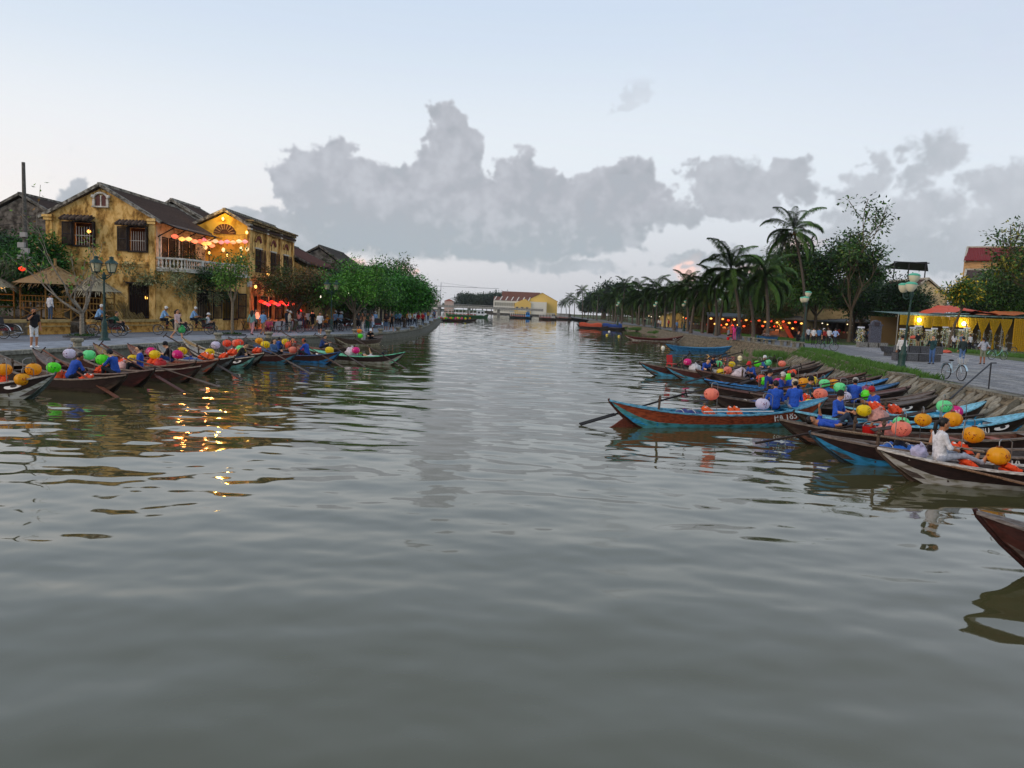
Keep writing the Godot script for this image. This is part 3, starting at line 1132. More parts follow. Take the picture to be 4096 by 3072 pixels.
	mb.xf = Transform3D(Basis(Vector3.UP, PI / 2), V(YX, 0, 0))
	var hh := []
	for q in holes:
		hh.append([-q[1], -q[0], q[2], q[3]])
	holed(mb, [-YZ, -YE, 0.0, 9.1], hh, 0.0, 0.3)
	part(y, "river_wall", mb, ochre)
	mb = MB.new()
	mb.quad(V(-31, 0, YE), V(-31, 9.0, YE), V(YX, 9.0, YE), V(YX, 0, YE))
	mb.quad(V(-31, 0, YZ), V(-31, 9.0, YZ), V(-31, 9.0, YE), V(-31, 0, YE))
	part(y, "back_wall", mb, ochre)
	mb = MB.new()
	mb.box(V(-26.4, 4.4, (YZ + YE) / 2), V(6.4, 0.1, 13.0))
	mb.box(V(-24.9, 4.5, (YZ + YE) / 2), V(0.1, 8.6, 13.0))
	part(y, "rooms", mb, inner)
	roof(y, -27.3, YX + 0.1, YZ + 0.25, YE, 8.75, -24.85, 9.85, tile, mat("aaa69c", 0.9, "mould", 1.6), 0.2)
	mb = MB.new()
	mb.box(V(YX + 0.12, 9.05, (YZ + YE) / 2), V(0.5, 0.16, 13.4))
	mb.box(V(YX + 0.2, 9.24, (YZ + YE) / 2), V(0.66, 0.14, 13.6))
	mb.box(V(YX + 0.1, 8.55, (YZ + YE) / 2), V(0.22, 0.1, 13.2))
	part(y, "cornice", mb, mat("a58f62", 0.9, "mould", 2.0))
	mb = MB.new()
	mb.box(V(YX + 0.08, 4.62, (YZ + YE) / 2), V(0.3, 0.22, 13.3))
	mb.box(V(YX + 0.06, 4.36, (YZ + YE) / 2), V(0.2, 0.1, 13.3))
	part(y, "string_course", mb, ochre)
	for z in [-66.3, -70.8, -74.9, -79.1]:
		mb = MB.new()
		mb.box(V(YX + 0.09, 4.4, z), V(0.18, 8.6, 0.46))
		part(y, "pilaster", mb, ochre)
		for yy in [8.75, 3.9]:
			mb = MB.new()
			mb.box(V(YX + 0.13, yy, z), V(0.26, 0.5, 0.56))
			part(y, "capital", mb, white)
	var brickred := mat("8f4a3c", 0.9, "blotch", 0.7)
	for z in bays:
		arch(y, V(YX + 0.02, 7.25, z), 1.0, PI / 2, brickred, ochre)
		arch(y, V(YX + 0.02, 3.15, z), 0.95, PI / 2, brickred, ochre)
		mb = MB.new()
		mb.box(V(YX + 0.06, 7.08, z), V(0.2, 0.12, 1.6))
		part(y, "lintel", mb, white)
		shutter(y, V(YX + 0.05, 5.0, z + 0.62), 0.62, 2.0, PI / 2 - 0.35, dark)
		shutter(y, V(YX + 0.05, 5.0, z - 0.66), 0.72, 2.0, PI / 2 - 0.3 , mat("4a2c25", 0.7, "grain", 0.4))
		shutter(y, V(YX + 0.05, 0.8, z - 0.86), 0.82, 2.1, PI / 2 - 0.5, dark)
	# half round window with its brick fan, signs of lamps beside it
	var fan := MB.new()
	var pf := PackedVector2Array()
	for i in 11:
		pf.append(V2(cos(PI * i / 10.0) * 0.95, sin(PI * i / 10.0) * 0.85))
	fan.prism(pf, 0.0, 0.05)
	var fo := part(y, "fan_window", fan, mat("6e4630", 0.9, "blotch", 0.5))
	fo.position = V(-24.85, 8.02, YZ)
	for i in 9:
		mb = MB.new()
		mb.box(V(0, 0.62, 0.08), V(0.07, 0.5, 0.06))
		var o := part(fo, "spoke", mb, mat("a07a4a", 0.9))
		o.rotation.z = lerpf(-1.4, 1.4, i / 8.0)
	for p in [V(-27.0, 8.1, YZ + 0.2), V(-22.9, 8.2, YZ + 0.25), V(-24.9, 9.25, YZ + 0.3)]:
		var o := thing("wall_spotlight", nth(used.get("wall_spotlight", 0)) + " small lit spotlight on the yellow gable wall", "lamp", p + V(0, 0.6, 0), 0.0, "spotlights on the yellow gable")
		mb = MB.new()
		mb.ball(Vector3.ZERO, V(0.1, 0.14, 0.1), 8, 6)
		part(o, "lamp_bulb", mb, mat("ffd890", 0.4, "", 1.0, {"glow": 4.0, "glow_color": "ffc860"}))
		mb = MB.new()
		mb.bar(V(0, 0.1, 0), V(0, 0.1, -0.3), 0.05)
		part(o, "bracket", mb, dark)
	lamp_light(V(-24.85, 10.0, YZ + 1.0), "ffc860", 1.8)

	# lower range of roofs behind, joining the two houses
	var lk := thing("rear_tiled_house", "dark tiled roof with streaked white verge rising behind the terrace", "house", V(0, 0.6, 0))
	mb = MB.new()
	mb.prism(PackedVector2Array([V2(-35.0, 0), V2(-35.0, 8.4), V2(-31.0, 10.9), V2(-26.6, 8.5), V2(-26.6, 0)]), -76.0, -70.2)
	part(lk, "wall", mb, grime)
	roof(lk, -35.0, -26.4, -70.0, -76.2, 8.5, -31.2, 11.0, tile, mat("b5b2aa", 0.9, "mould", 1.2), 0.3)

	# grey gable at the far left
	var g0 := thing("grey_gabled_house", "weathered grey gabled house behind the utility pole at far left", "house", V(0, 0.6, 0))
	mb = MB.new()
	mb.prism(PackedVector2Array([V2(-51.0, 0), V2(-51.0, 8.4), V2(-46.0, 11.0), V2(-41.0, 8.6), V2(-41.0, 0)]), -82.0, -72.0)
	part(g0, "wall", mb, mat("77716a", 0.9, "mould", 3.0))
	roof(g0, -51.0, -41.0, -71.8, -82.2, 8.5, -46.0, 11.2, mat("52443e", 0.9, "blotch", 1.2), grime, 0.4)
	mb = MB.new()
	mb.quad(V(-52, 6.3, -71.9), V(-40.5, 6.3, -71.9), V(-40.5, 5.5, -70.2), V(-52, 5.5, -70.2))
	part(g0, "lean_to_roof", mb, mat("5b4a44", 0.9, "blotch", 1.2))

	# grey gable beyond the yellow house
	var g1 := thing("grey_river_house", "grey plastered gable house with small window beyond the yellow house", "house", V(0, 0.6, 0))
	mb = MB.new()
	mb.prism(PackedVector2Array([V2(-30.0, 0), V2(-30.0, 6.3), V2(-24.2, 9.1), V2(-19.6, 5.9), V2(-19.6, 0)]), -108.0, -95.0)
	part(g1, "wall", mb, mat("85807a", 0.9, "mould", 3.0))
	roof(g1, -30.0, -19.5, -94.8, -108.2, 6.1, -24.2, 9.25, mat("5d554f", 0.9, "blotch", 1.2), mat("77746e", 0.9, "mould", 1.4), 0.5)
	mb = MB.new()
	mb.box(V(-23.6, 6.8, -94.96), V(1.1, 0.8, 0.12))
	var wf := part(g1, "window", mb, mat("c9c6bd", 0.8))
	mb = MB.new()
	mb.box(V(-23.6, 6.78, -94.88), V(0.8, 0.6, 0.08))
	part(wf, "pane", mb, mat("20242a", 0.15))
	# low roofs in between
	var g2 := thing("brown_tiled_house", "low brown tiled roof between yellow house and grey gable", "house", V(0, 0.6, 0))
	mb = MB.new()
	mb.prism(PackedVector2Array([V2(-30.0, 0), V2(-30.0, 7.2), V2(-26.6, 8.6), V2(-21.8, 6.0), V2(-21.8, 0)]), -94.0, -80.4)
	part(g2, "wall", mb, mat("c9a866", 0.9, "mould2", 3.0))
	roof(g2, -30.0, -21.8, -80.2, -94.2, 6.6, -26.6, 8.8, mat("6a4a44", 0.9, "blotch", 1.2), mat("85827c", 0.9, "mould", 1.4), 0.4)
	# row of shop houses that carries on behind the trees
	for i in 5:
		var z := -110.0 - i * 17.0
		var s := thing("shop_house", ["cream", "ochre", "pale yellow", "grey", "tan"][i] + " shop house behind the promenade trees, " + ["first", "second", "third", "fourth", "last"][i] + " past grey gable", "house", V(0, 0.6, 0))
		var xr := -19.5 - i * 1.9
		mb = MB.new()
		mb.box(V(xr - 5, 3.0, z - 7.5), V(10, 6.0, 14.6))
		part(s, "wall", mb, mat(["cfc0a0", "c8963c", "d8c27a", "8f8b84", "b89a68"][i], 0.9, "mould2", 3.0))
		roof(s, xr - 10, xr, z, z - 15, 6.0, xr - 5, 8.2, tile, grime, 0.5)
		for k in 4:
			mb = MB.new()
			mb.box(V(xr + 0.04, 1.5, z - 2.2 - k * 3.4), V(0.1, 2.6, 1.8))
			part(s, "door", mb, dark)
	# a roof terrace of steel on top of the far house
	var rt := thing("steel_roof_terrace", "open black steel roof terrace frame above the far shop house", "terrace", V(0, 0.6, 0))
	mb = MB.new()
	for x in [-22.4, -19.6]:
		for z in [-112.0, -118.0]:
			mb.bar(V(x, 5.4, z), V(x, 8.0, z), 0.12)
	part(rt, "post", mb, dark)
	mb = MB.new()
	mb.box(V(-21, 8.0, -115), V(3.2, 0.12, 6.4))
	part(rt, "deck", mb, mat("4a4a48", 0.8))
	mb = MB.new()
	for yy in [6.4, 7.0]:
		mb.bar(V(-22.4, yy, -112), V(-19.6, yy, -112), 0.06)
		mb.bar(V(-19.6, yy, -112), V(-19.6, yy, -118), 0.06)
	part(rt, "rail", mb, mat("8c9096", 0.6))


func left_lanterns() -> void:
	# strings of lanterns on the terrace and over the doors
	var pinks := ["ff9c94", "ffd0a0", "ffb07c", "ff8f96"]
	var wire := MB.new()
	wire.tube([V(-27.2, 8.65, -65.6), V(-25, 8.45, -65.5), V(-22.7, 8.6, -65.6)], 0.012, 4)
	wire.tube([V(-25.55, 8.1, -57.2), V(-25.2, 7.95, -61.0), V(-25.55, 8.15, -65.3)], 0.012, 4)
	var w := part(self, "lantern_wire", wire, mat("3a3430", 0.7))
	tag(w, "thin wire that carries the terrace lanterns", "wire")
	var row := [616, 640, 661, 672, 684]
	for i in 9:
		var f := i / 8.0
		var p := V(lerpf(-27.0, -23.0, f), 8.02 - 0.14 * sin(f * PI) + 0.06 * (i % 2), -65.6)
		lit_lantern(p, pinks[(i * 3) % 4], nth(i) + " pink and cream lantern from the left across the yellow gable", "lanterns across the yellow gable", 1.0, 0.9, 0.85, 0.35)
		if i % 3 == 1 or i == 8:
			lit_lantern(p + V(0.18, -0.62, 0), "ffdc9c", "slim cream lantern below the " + nth(i) + " lantern of the gable string", "slim lanterns below the gable string", 0.62, 1.7, 1.0, 0.3)
	for i in 8:
		var f := i / 7.0
		lit_lantern(V(-25.4 + 0.25 * sin(f * PI), 7.6 - 0.1 * (i % 2), lerpf(-57.6, -64.6, f)), ["ff6a4a", "ffb45c", "ffc070", "ff8a60"][i % 4], nth(i) + " glowing lantern from the left under the terrace eave", "lanterns under the terrace eave", 1.05, 0.85, 1.3, 0.3)
	lamp_light(V(-25.2, 6.6, -58.6), "ff9c50", 1.3)
	lamp_light(V(-25.2, 6.6, -62.6), "ff9c50", 1.3)
	# terrace post lamps
	for z in [-60.6, -63.0, -65.0]:
		var f: float = (z + 57.5) / (-65.9 + 57.5)
		var o := thing("terrace_lamp", nth(used.get("terrace_lamp", 0)) + " small black post lamp from the left on the balustrade", "lamp", V(lerpf(-24.7, -22.9, f), 6.02, z), 0.0, "post lamps on the balustrade")
		var mb := MB.new()
		mb.lathe([V2(0.07, 0), V2(0.03, 0.05), V2(0.03, 0.45), V2(0.1, 0.5), V2(0.12, 0.52)], 8)
		mb.lathe([V2(0.15, 0.78), V2(0.11, 0.86), V2(0.02, 0.95)], 8)
		for k in 4:
			mb.bar(V(cos(k * PI / 2) * 0.1, 0.5, sin(k * PI / 2) * 0.1), V(cos(k * PI / 2) * 0.13, 0.8, sin(k * PI / 2) * 0.13), 0.02)
		part(o, "post", mb, mat("221d1a", 0.6))
		mb = MB.new()
		mb.ball(V(0, 0.65, 0), V(0.085, 0.12, 0.085), 8, 6)
		part(o, "lamp_bulb", mb, mat("ffd080", 0.4, "", 1.0, {"glow": 4.0, "glow_color": "ffc060"}))
	# red lanterns before the restaurant
	for i in 11:
		var z := -66.6 - i * 0.95
		lit_lantern(V(-21.9, 3.05 - 0.12 * (i % 3), z), ["ff2a1c", "ff5038", "ff3c50"][i % 3], nth(i) + " red lantern from the left on the restaurant string", "red lanterns before the restaurant", 0.95, 0.8, 1.5, 0.35)
	for i in 8:
		lit_lantern(V(-20.6, 2.35 - 0.05 * (i % 2), -72.0 - i * 0.34), "ff2018", nth(i) + " small red lantern in the low row by the tree", "small red lanterns by the tree", 0.5, 0.7, 1.6, 0.6)
	var wm := MB.new()
	wm.tube([V(-22.6, 3.6, -66.2), V(-21.9, 3.42, -71), V(-22.6, 3.6, -77)], 0.012, 4)
	wm.tube([V(-22.6, 3.3, -71.5), V(-20.6, 3.0, -73.2), V(-22.6, 3.3, -75)], 0.012, 4)
	tag(part(self, "lantern_wire", wm, mat("3a3430", 0.7)), "thin wire that carries the red lanterns", "wire")
	lamp_light(V(-21.4, 2.6, -68.6), "ff5a30", 1.6)
	lamp_light(V(-21.4, 2.6, -73.6), "ff5a30", 1.6)
	# wall sconces along both storeys
	for p in [V(-22.5, 3.9, -66.9), V(-22.5, 3.7, -70.7), V(-22.5, 3.6, -74.8), V(-22.5, 5.1, -70.2)]:
		var o := thing("wall_sconce", nth(used.get("wall_sconce", 0)) + " warm glowing wall lamp on the arcaded ochre front", "lamp", p + V(0, 0.4, 0), 0.0, "wall lamps on the arcaded front")
		var mb := MB.new()
		mb.ball(Vector3.ZERO, V(0.12, 0.15, 0.12), 8, 6)
		part(o, "lamp_bulb", mb, mat("ffca80", 0.4, "", 1.0, {"glow": 3.5, "glow_color": "ffb858"}))
		mb = MB.new()
		mb.bar(V(0, 0.15, 0), V(-0.46, 0.2, 0), 0.04)
		mb.lathe([V2(0.02, 0.28), V2(0.15, 0.14)], 8)
		part(o, "bracket", mb, mat("221d1a", 0.6))
	# lamps that glow inside the barred windows
	for p in [V(-32.1, 7.75, -58.2), V(-31.4, 7.65, -58.6), V(-27.7, 7.5, -58.2), V(-27.9, 3.0, -58.4)]:
		lit_lantern(p, "ffb050", "small orange lamp behind the " + ("left upper" if p.x < -30 else ("right upper" if p.y > 5 else "lower")) + " barred window" + (", smaller side" if p.x > -31.5 and p.x < -30 else ""), "lamps behind the barred windows", 0.6, 1.2, 3.0, 0.9)
	lamp_light(V(-31.6, 7.3, -58.3), "ffa850", 0.35)
	lamp_light(V(-27.8, 7.2, -58.3), "ffa850", 0.3)



# ---------------------------------------------------------------- people
# bones: [from, to, radius, radius, region]; meshed as one skin by surface nets
# regions: 0 skin, 1 torso, 2 upper arm, 3 forearm, 4 thigh, 5 shin, 6 shoe, 7 eye
func skin_mesh(bones: Array, cell: float, blend: float, into: Array) -> void:
	var lo := Vector3.ONE * 1e9
	var hi := -lo
	for b in bones:
		var r: float = maxf(b[2], b[3]) + cell * 2.5
		for k in 2:
			lo = lo.min(b[k] - Vector3.ONE * r)
			hi = hi.max(b[k] + Vector3.ONE * r)
	var nx := int((hi.x - lo.x) / cell) + 2
	var ny := int((hi.y - lo.y) / cell) + 2
	var nz := int((hi.z - lo.z) / cell) + 2
	var f := PackedFloat32Array()
	f.resize(nx * ny * nz)
	f.fill(1.0)
	var near := PackedFloat32Array()
	near.resize(nx * ny * nz)
	near.fill(1.0)
	var reg := PackedByteArray()
	reg.resize(nx * ny * nz)
	for b in bones:
		var p: Vector3 = b[0]
		var q: Vector3 = b[1]
		var ra: float = b[2]
		var rb: float = b[3]
		var grow := Vector3.ONE * (maxf(ra, rb) + blend + cell * 2.0)
		var i0 := ((p.min(q) - grow - lo) / cell).floor().max(Vector3.ZERO)
		var i1 := ((p.max(q) + grow - lo) / cell).ceil().min(V(nx - 1, ny - 1, nz - 1))
		var d := q - p
		var dd := maxf(d.length_squared(), 1e-9)
		for z in range(int(i0.z), int(i1.z) + 1):
			for y in range(int(i0.y), int(i1.y) + 1):
				var at := (z * ny + y) * nx
				for x in range(int(i0.x), int(i1.x) + 1):
					var w := lo + V(x, y, z) * cell
					var t := clampf((w - p).dot(d) / dd, 0.0, 1.0)
					var s := (w - p - d * t).length() - lerpf(ra, rb, t)
					var o := f[at + x]
					if s < near[at + x]:
						near[at + x] = s
						reg[at + x] = b[4]
					var h := maxf(blend - absf(o - s), 0.0) / maxf(blend, 1e-6)
					f[at + x] = minf(o, s) - h * h * blend * 0.25
	var vid := {}
	var vs := PackedVector3Array()
	var vr := PackedByteArray()
	var step := [1, nx, nx * ny]
	for z in nz - 1:
		for y in ny - 1:
			var row := (z * ny + y) * nx
			for x in nx - 1:
				var i := row + x
				if f[i] > cell * 2.0 or f[i] < -cell * 2.0:
					continue
				var inside := 0
				for k in 8:
					if f[i + (k & 1) + ((k >> 1) & 1) * nx + (k >> 2) * nx * ny] < 0.0:
						inside += 1
				if inside == 0 or inside == 8:
					continue
				var sum := Vector3.ZERO
				var cnt := 0
				for a in 8:
					for ax in 3:
						if a & (1 << ax):
							continue
						var b2 := a | (1 << ax)
						var fa := f[i + (a & 1) + ((a >> 1) & 1) * nx + (a >> 2) * nx * ny]
						var fb := f[i + (b2 & 1) + ((b2 >> 1) & 1) * nx + (b2 >> 2) * nx * ny]
						if (fa < 0.0) != (fb < 0.0):
							var t := fa / (fa - fb)
							var pa := V(a & 1, (a >> 1) & 1, a >> 2)
							var pb := V(b2 & 1, (b2 >> 1) & 1, b2 >> 2)
							sum += pa.lerp(pb, t)
							cnt += 1
				vid[i] = vs.size()
				vs.append(lo + (V(x, y, z) + sum / cnt) * cell)
				vr.append(reg[i])
	var quads := []
	var ns := PackedVector3Array()
	ns.resize(vs.size())
	for i in vid:
		for ax in 3:
			var s1: int = step[(ax + 1) % 3]
			var s2: int = step[(ax + 2) % 3]
			var j: int = i + step[ax]
			if (f[i] < 0.0) == (f[j] < 0.0):
				continue
			if not (vid.has(i - s1) and vid.has(i - s2) and vid.has(i - s1 - s2)):
				continue
			var qd := [vid[i], vid[i - s1], vid[i - s1 - s2], vid[i - s2]]
			if f[i] >= 0.0:
				qd.reverse()
			var nrm := (vs[qd[2]] - vs[qd[0]]).cross(vs[qd[1]] - vs[qd[3]])
			for k in qd:
				ns[k] += nrm
			quads.append(qd)
	for qd in quads:
		var mb: MB = into[vr[qd[0]]]
		var k := mb.v.size()
		for c in qd:
			mb.v.append(mb.xf * vs[c])
			mb.n.append((mb.xf.basis * ns[c]).normalized())
		for t in [0, 1, 2, 0, 2, 3]:
			mb.ix.append(k + t)


var head_parts := []
var hand_parts := []
func blank_set() -> Array:
	var a := []
	for i in 8:
		a.append(MB.new())
	return a


func add_set(into: Array, from: Array, xf: Transform3D) -> void:
	for r in 8:
		var s: MB = from[r]
		var d: MB = into[r]
		var k := d.v.size()
		for i in s.v.size():
			d.v.append(xf * s.v[i])
			d.n.append((xf.basis * s.n[i]).normalized())
		for i in s.ix:
			d.ix.append(k + i)


func make_heads() -> void:
	head_parts = blank_set()
	var b := [[V(0, 0.035, -0.02), V(0, 0.035, 0.015), 0.084, 0.08, 0], [V(0, 0.0, 0.02), V(0, -0.075, 0.045), 0.068, 0.04, 0],
		[V(0, 0.005, 0.09), V(0, -0.03, 0.112), 0.011, 0.015, 0], [V(0.082, 0.01, 0.0), V(0.08, -0.03, 0.005), 0.014, 0.01, 0], [V(-0.082, 0.01, 0.0), V(-0.08, -0.03, 0.005), 0.014, 0.01, 0],
		[V(0.032, 0.01, 0.083), V(0.036, 0.01, 0.083), 0.012, 0.012, 7], [V(-0.032, 0.01, 0.083), V(-0.036, 0.01, 0.083), 0.012, 0.012, 7],
		[V(-0.018, -0.062, 0.082), V(0.018, -0.062, 0.082), 0.008, 0.008, 7],
		[V(0, -0.06, -0.02), V(0, -0.17, -0.035), 0.052, 0.058, 0]]
	skin_mesh(b, 0.0105, 0.03, head_parts)
	hand_parts = blank_set()
	b = [[V(-0.022, -0.01, 0), V(-0.027, -0.08, 0), 0.017, 0.016, 0], [V(0.018, -0.01, 0), V(0.025, -0.08, 0), 0.017, 0.016, 0], [V(0, 0.03, 0), V(0, -0.05, 0), 0.024, 0.02, 0],
		[V(-0.03, -0.02, 0), V(-0.058, -0.055, 0.018), 0.012, 0.0105, 0], [V(-0.058, -0.055, 0.018), V(-0.06, -0.09, 0.03), 0.0105, 0.009, 0]]
	var len := [0.07, 0.08, 0.075, 0.058]
	for i in 4:
		var x := -0.036 + i * 0.024
		var k := V(x, -0.085, 0.0)
		var m := k + V(0.001 * (i - 1.5), -len[i] * 0.5, 0.014)
		b.append([k, m, 0.0095, 0.009, 0])
		b.append([m, m + V(0, -len[i] * 0.38, 0.03), 0.009, 0.0075, 0])
	skin_mesh(b, 0.0062, 0.008, hand_parts)


# a pose is a set of joints; sides are 0 and 1
func pose_joints(kind: String) -> Dictionary:
	var j := {"pelvis": V(0, 0.95, 0), "chest": V(0, 1.28, 0), "neck": V(0, 1.46, 0), "head": V(0, 1.6, 0.02), "look": V(0, 0, 1)}
	var E := [V(0.23, 1.14, -0.03), V(-0.23, 1.14, -0.03)]
	var W := [V(0.24, 0.89, 0.05), V(-0.24, 0.89, 0.05)]
	var K := [V(0.1, 0.49, 0.02), V(-0.1, 0.49, 0.02)]
	var A := [V(0.1, 0.09, -0.02), V(-0.11, 0.09, -0.02)]
	var flat := true
	match kind:
		"walk":
			K = [V(0.09, 0.5, 0.17), V(-0.09, 0.49, -0.03)]
			A = [V(0.08, 0.1, 0.3), V(-0.09, 0.16, -0.34)]
			E = [V(0.22, 1.15, -0.14), V(-0.22, 1.14, 0.06)]
			W = [V(0.22, 0.92, -0.16), V(-0.2, 0.95, 0.24)]
		"phone":
			E[1] = V(-0.27, 1.2, 0.12)
			W[1] = V(-0.1, 1.42, 0.2)
		"photo":
			E = [V(0.24, 1.2, 0.14), V(-0.24, 1.2, 0.14)]
			W = [V(0.07, 1.42, 0.3), V(-0.08, 1.42, 0.3)]
		"hold":
			E = [V(0.24, 1.14, 0.0), V(-0.24, 1.14, 0.0)]
			W = [V(0.12, 1.08, 0.22), V(-0.12, 1.06, 0.22)]
			j.head = V(0, 1.59, 0.05)
			j.look = V(0, -0.35, 1)
		"hips":
			E = [V(0.33, 1.14, -0.05), V(-0.33, 1.14, -0.05)]
			W = [V(0.17, 0.99, 0.04), V(-0.17, 0.99, 0.04)]
		"sit", "lean", "row":
			var f := 0.0 if kind == "sit" else (0.2 if kind == "lean" else 0.12)
			j.pelvis = V(0, 0.12, 0)
			j.chest = V(0, 0.45 - f * 0.15, f * 0.8)
			j.neck = V(0, 0.63 - f * 0.3, 0.02 + f * 1.2)
			j.head = V(0, 0.77 - f * 0.35, 0.06 + f * 1.45)
			j.look = V(0, -f * 2.0, 1)
			K = [V(0.15, 0.22, 0.4), V(-0.14, 0.2, 0.4)]
			A = [V(0.11, -0.2, 0.46), V(-0.12, -0.2, 0.5)]
			E = [V(0.25, 0.3, 0.1 + f), V(-0.25, 0.3, 0.1 + f)]
			W = [V(0.14, 0.3, 0.34 + f * 0.3), V(-0.14, 0.28, 0.36 + f * 0.3)]
			if kind == "row":
				E = [V(0.24, 0.34, 0.26), V(-0.26, 0.3, 0.2)]
				W = [V(0.12, 0.38, 0.5), V(-0.2, 0.34, 0.46)]
		"stretch":
			j.pelvis = V(0, 0.12, 0)
			j.chest = V(0, 0.45, -0.02)
			j.neck = V(0, 0.63, 0.0)
			j.head = V(0, 0.77, 0.04)
			K = [V(0.1, 0.22, 0.42), V(-0.1, 0.16, 0.44)]
			A = [V(0.09, 0.02, 0.82), V(-0.07, 0.02, 0.86)]
			E = [V(0.23, 0.32, 0.08), V(-0.23, 0.32, 0.08)]
			W = [V(0.13, 0.26, 0.32), V(-0.13, 0.26, 0.32)]
		"ride":
			j.pelvis = V(0, 0.1, 0)
			j.chest = V(0, 0.42, 0.12)
			j.neck = V(0, 0.6, 0.2)
			j.head = V(0, 0.73, 0.26)
			K = [V(0.1, -0.12, 0.36), V(-0.1, 0.08, 0.38)]
			A = [V(0.1, -0.52, 0.26), V(-0.1, -0.3, 0.3)]
			E = [V(0.25, 0.28, 0.3), V(-0.25, 0.28, 0.3)]
			W = [V(0.22, 0.2, 0.52), V(-0.22, 0.2, 0.52)]
		"lie":
			flat = false
			j.pelvis = V(0, 0.12, 0)
			j.chest = V(0, 0.14, -0.34)
			j.neck = V(0, 0.17, -0.52)
			j.head = V(0, 0.2, -0.67)
			j.look = V(0, 1, 0.3)
			K = [V(0.1, 0.38, 0.3), V(-0.1, 0.14, 0.42)]
			A = [V(0.1, 0.06, 0.52), V(-0.1, 0.08, 0.82)]
			E = [V(0.24, 0.3, -0.35), V(-0.24, 0.12, -0.2)]
			W = [V(0.16, 0.5, -0.42), V(-0.2, 0.14, 0.04)]
	var up: Vector3 = (j.chest - j.pelvis).normalized()
	j.S = [j.chest + V(0.165, 0, 0) + up * 0.11, j.chest + V(-0.165, 0, 0) + up * 0.11]
	j.H = [j.pelvis + V(0.085, -0.03, 0) if flat else j.pelvis + V(0.085, 0, 0.03), j.pelvis + V(-0.085, -0.03, 0) if flat else j.pelvis + V(-0.085, 0, 0.03)]
	j.E = E; j.W = W; j.K = K; j.A = A
	return j


var poses := {}
func pose_mesh(kind: String) -> Array:
	if poses.has(kind):
		return poses[kind]
	if head_parts.is_empty():
		make_heads()
	var j := pose_joints(kind)
	var up: Vector3 = (j.chest - j.pelvis).normalized()
	var waist: Vector3 = j.pelvis.lerp(j.chest, 0.4)
	var b := [[j.pelvis, waist, 0.115, 0.105, 1], [waist, j.chest, 0.105, 0.12, 1], [j.chest, j.chest + up * 0.08, 0.12, 0.1, 1], [j.chest + up * 0.12, j.neck, 0.07, 0.05, 1], [j.neck - up * 0.02, j.neck + up * 0.03, 0.05, 0.05, 0]]
	for s in 2:
		var e := 1.0 if s == 0 else -1.0
		b.append([j.pelvis + V(e * 0.06, -0.01, 0), waist + V(e * 0.05, 0, 0), 0.1, 0.09, 1])
		b.append([waist + V(e * 0.05, 0, 0), j.chest + V(e * 0.07, 0, 0) + up * 0.04, 0.09, 0.1, 1])
		b.append([j.chest + V(e * 0.06, 0, 0) + up * 0.1, j.S[s], 0.07, 0.062, 1])
		b.append([j.S[s], j.E[s], 0.057, 0.046, 2])
		b.append([j.E[s], j.W[s], 0.043, 0.031, 3])
		b.append([j.H[s], j.K[s], 0.088, 0.06, 4])
		b.append([j.K[s], j.A[s], 0.056, 0.041, 5])
		var toe: Vector3 = V(e * 0.02, -0.055, 0.15)
		if kind == "stretch" or kind == "lie":
			toe = V(e * 0.03, 0.14, 0.06)
		b.append([j.A[s] + V(0, -0.045, -0.03) if toe.y < 0 else j.A[s], j.A[s] + toe, 0.04, 0.036, 6])
	var parts := blank_set()
	skin_mesh(b, 0.0225, 0.05, parts)
	var look: Vector3 = j.look.normalized()
	var side := Vector3.RIGHT
	var hup := look.cross(side).normalized()
	var hx := Transform3D(Basis(side, hup, look), j.head)
	add_set(parts, head_parts, hx)
	for s in 2:
		var d: Vector3 = (j.W[s] - j.E[s]).normalized()
		var y := -d
		var z: Vector3 = (V(0, 0, 1) - y * y.z).normalized()
		if absf(y.z) > 0.95:
			z = (V(0, 1, 0) - y * y.y).normalized()
		var x := y.cross(z)
		if s == 1:
			x = -x
		add_set(parts, hand_parts, Transform3D(Basis(x, y, z), j.W[s] + d * 0.015))
	var m := ArrayMesh.new()
	var order := []
	for r in 8:
		var p: MB = parts[r]
		if p.v.size():
			var a := []
			a.resize(Mesh.ARRAY_MAX)
			a[Mesh.ARRAY_VERTEX] = p.v
			a[Mesh.ARRAY_NORMAL] = p.n
			a[Mesh.ARRAY_INDEX] = p.ix
			m.add_surface_from_arrays(Mesh.PRIMITIVE_TRIANGLES, a)
			order.append(r)
	poses[kind] = [m, order, hx, j]
	return poses[kind]


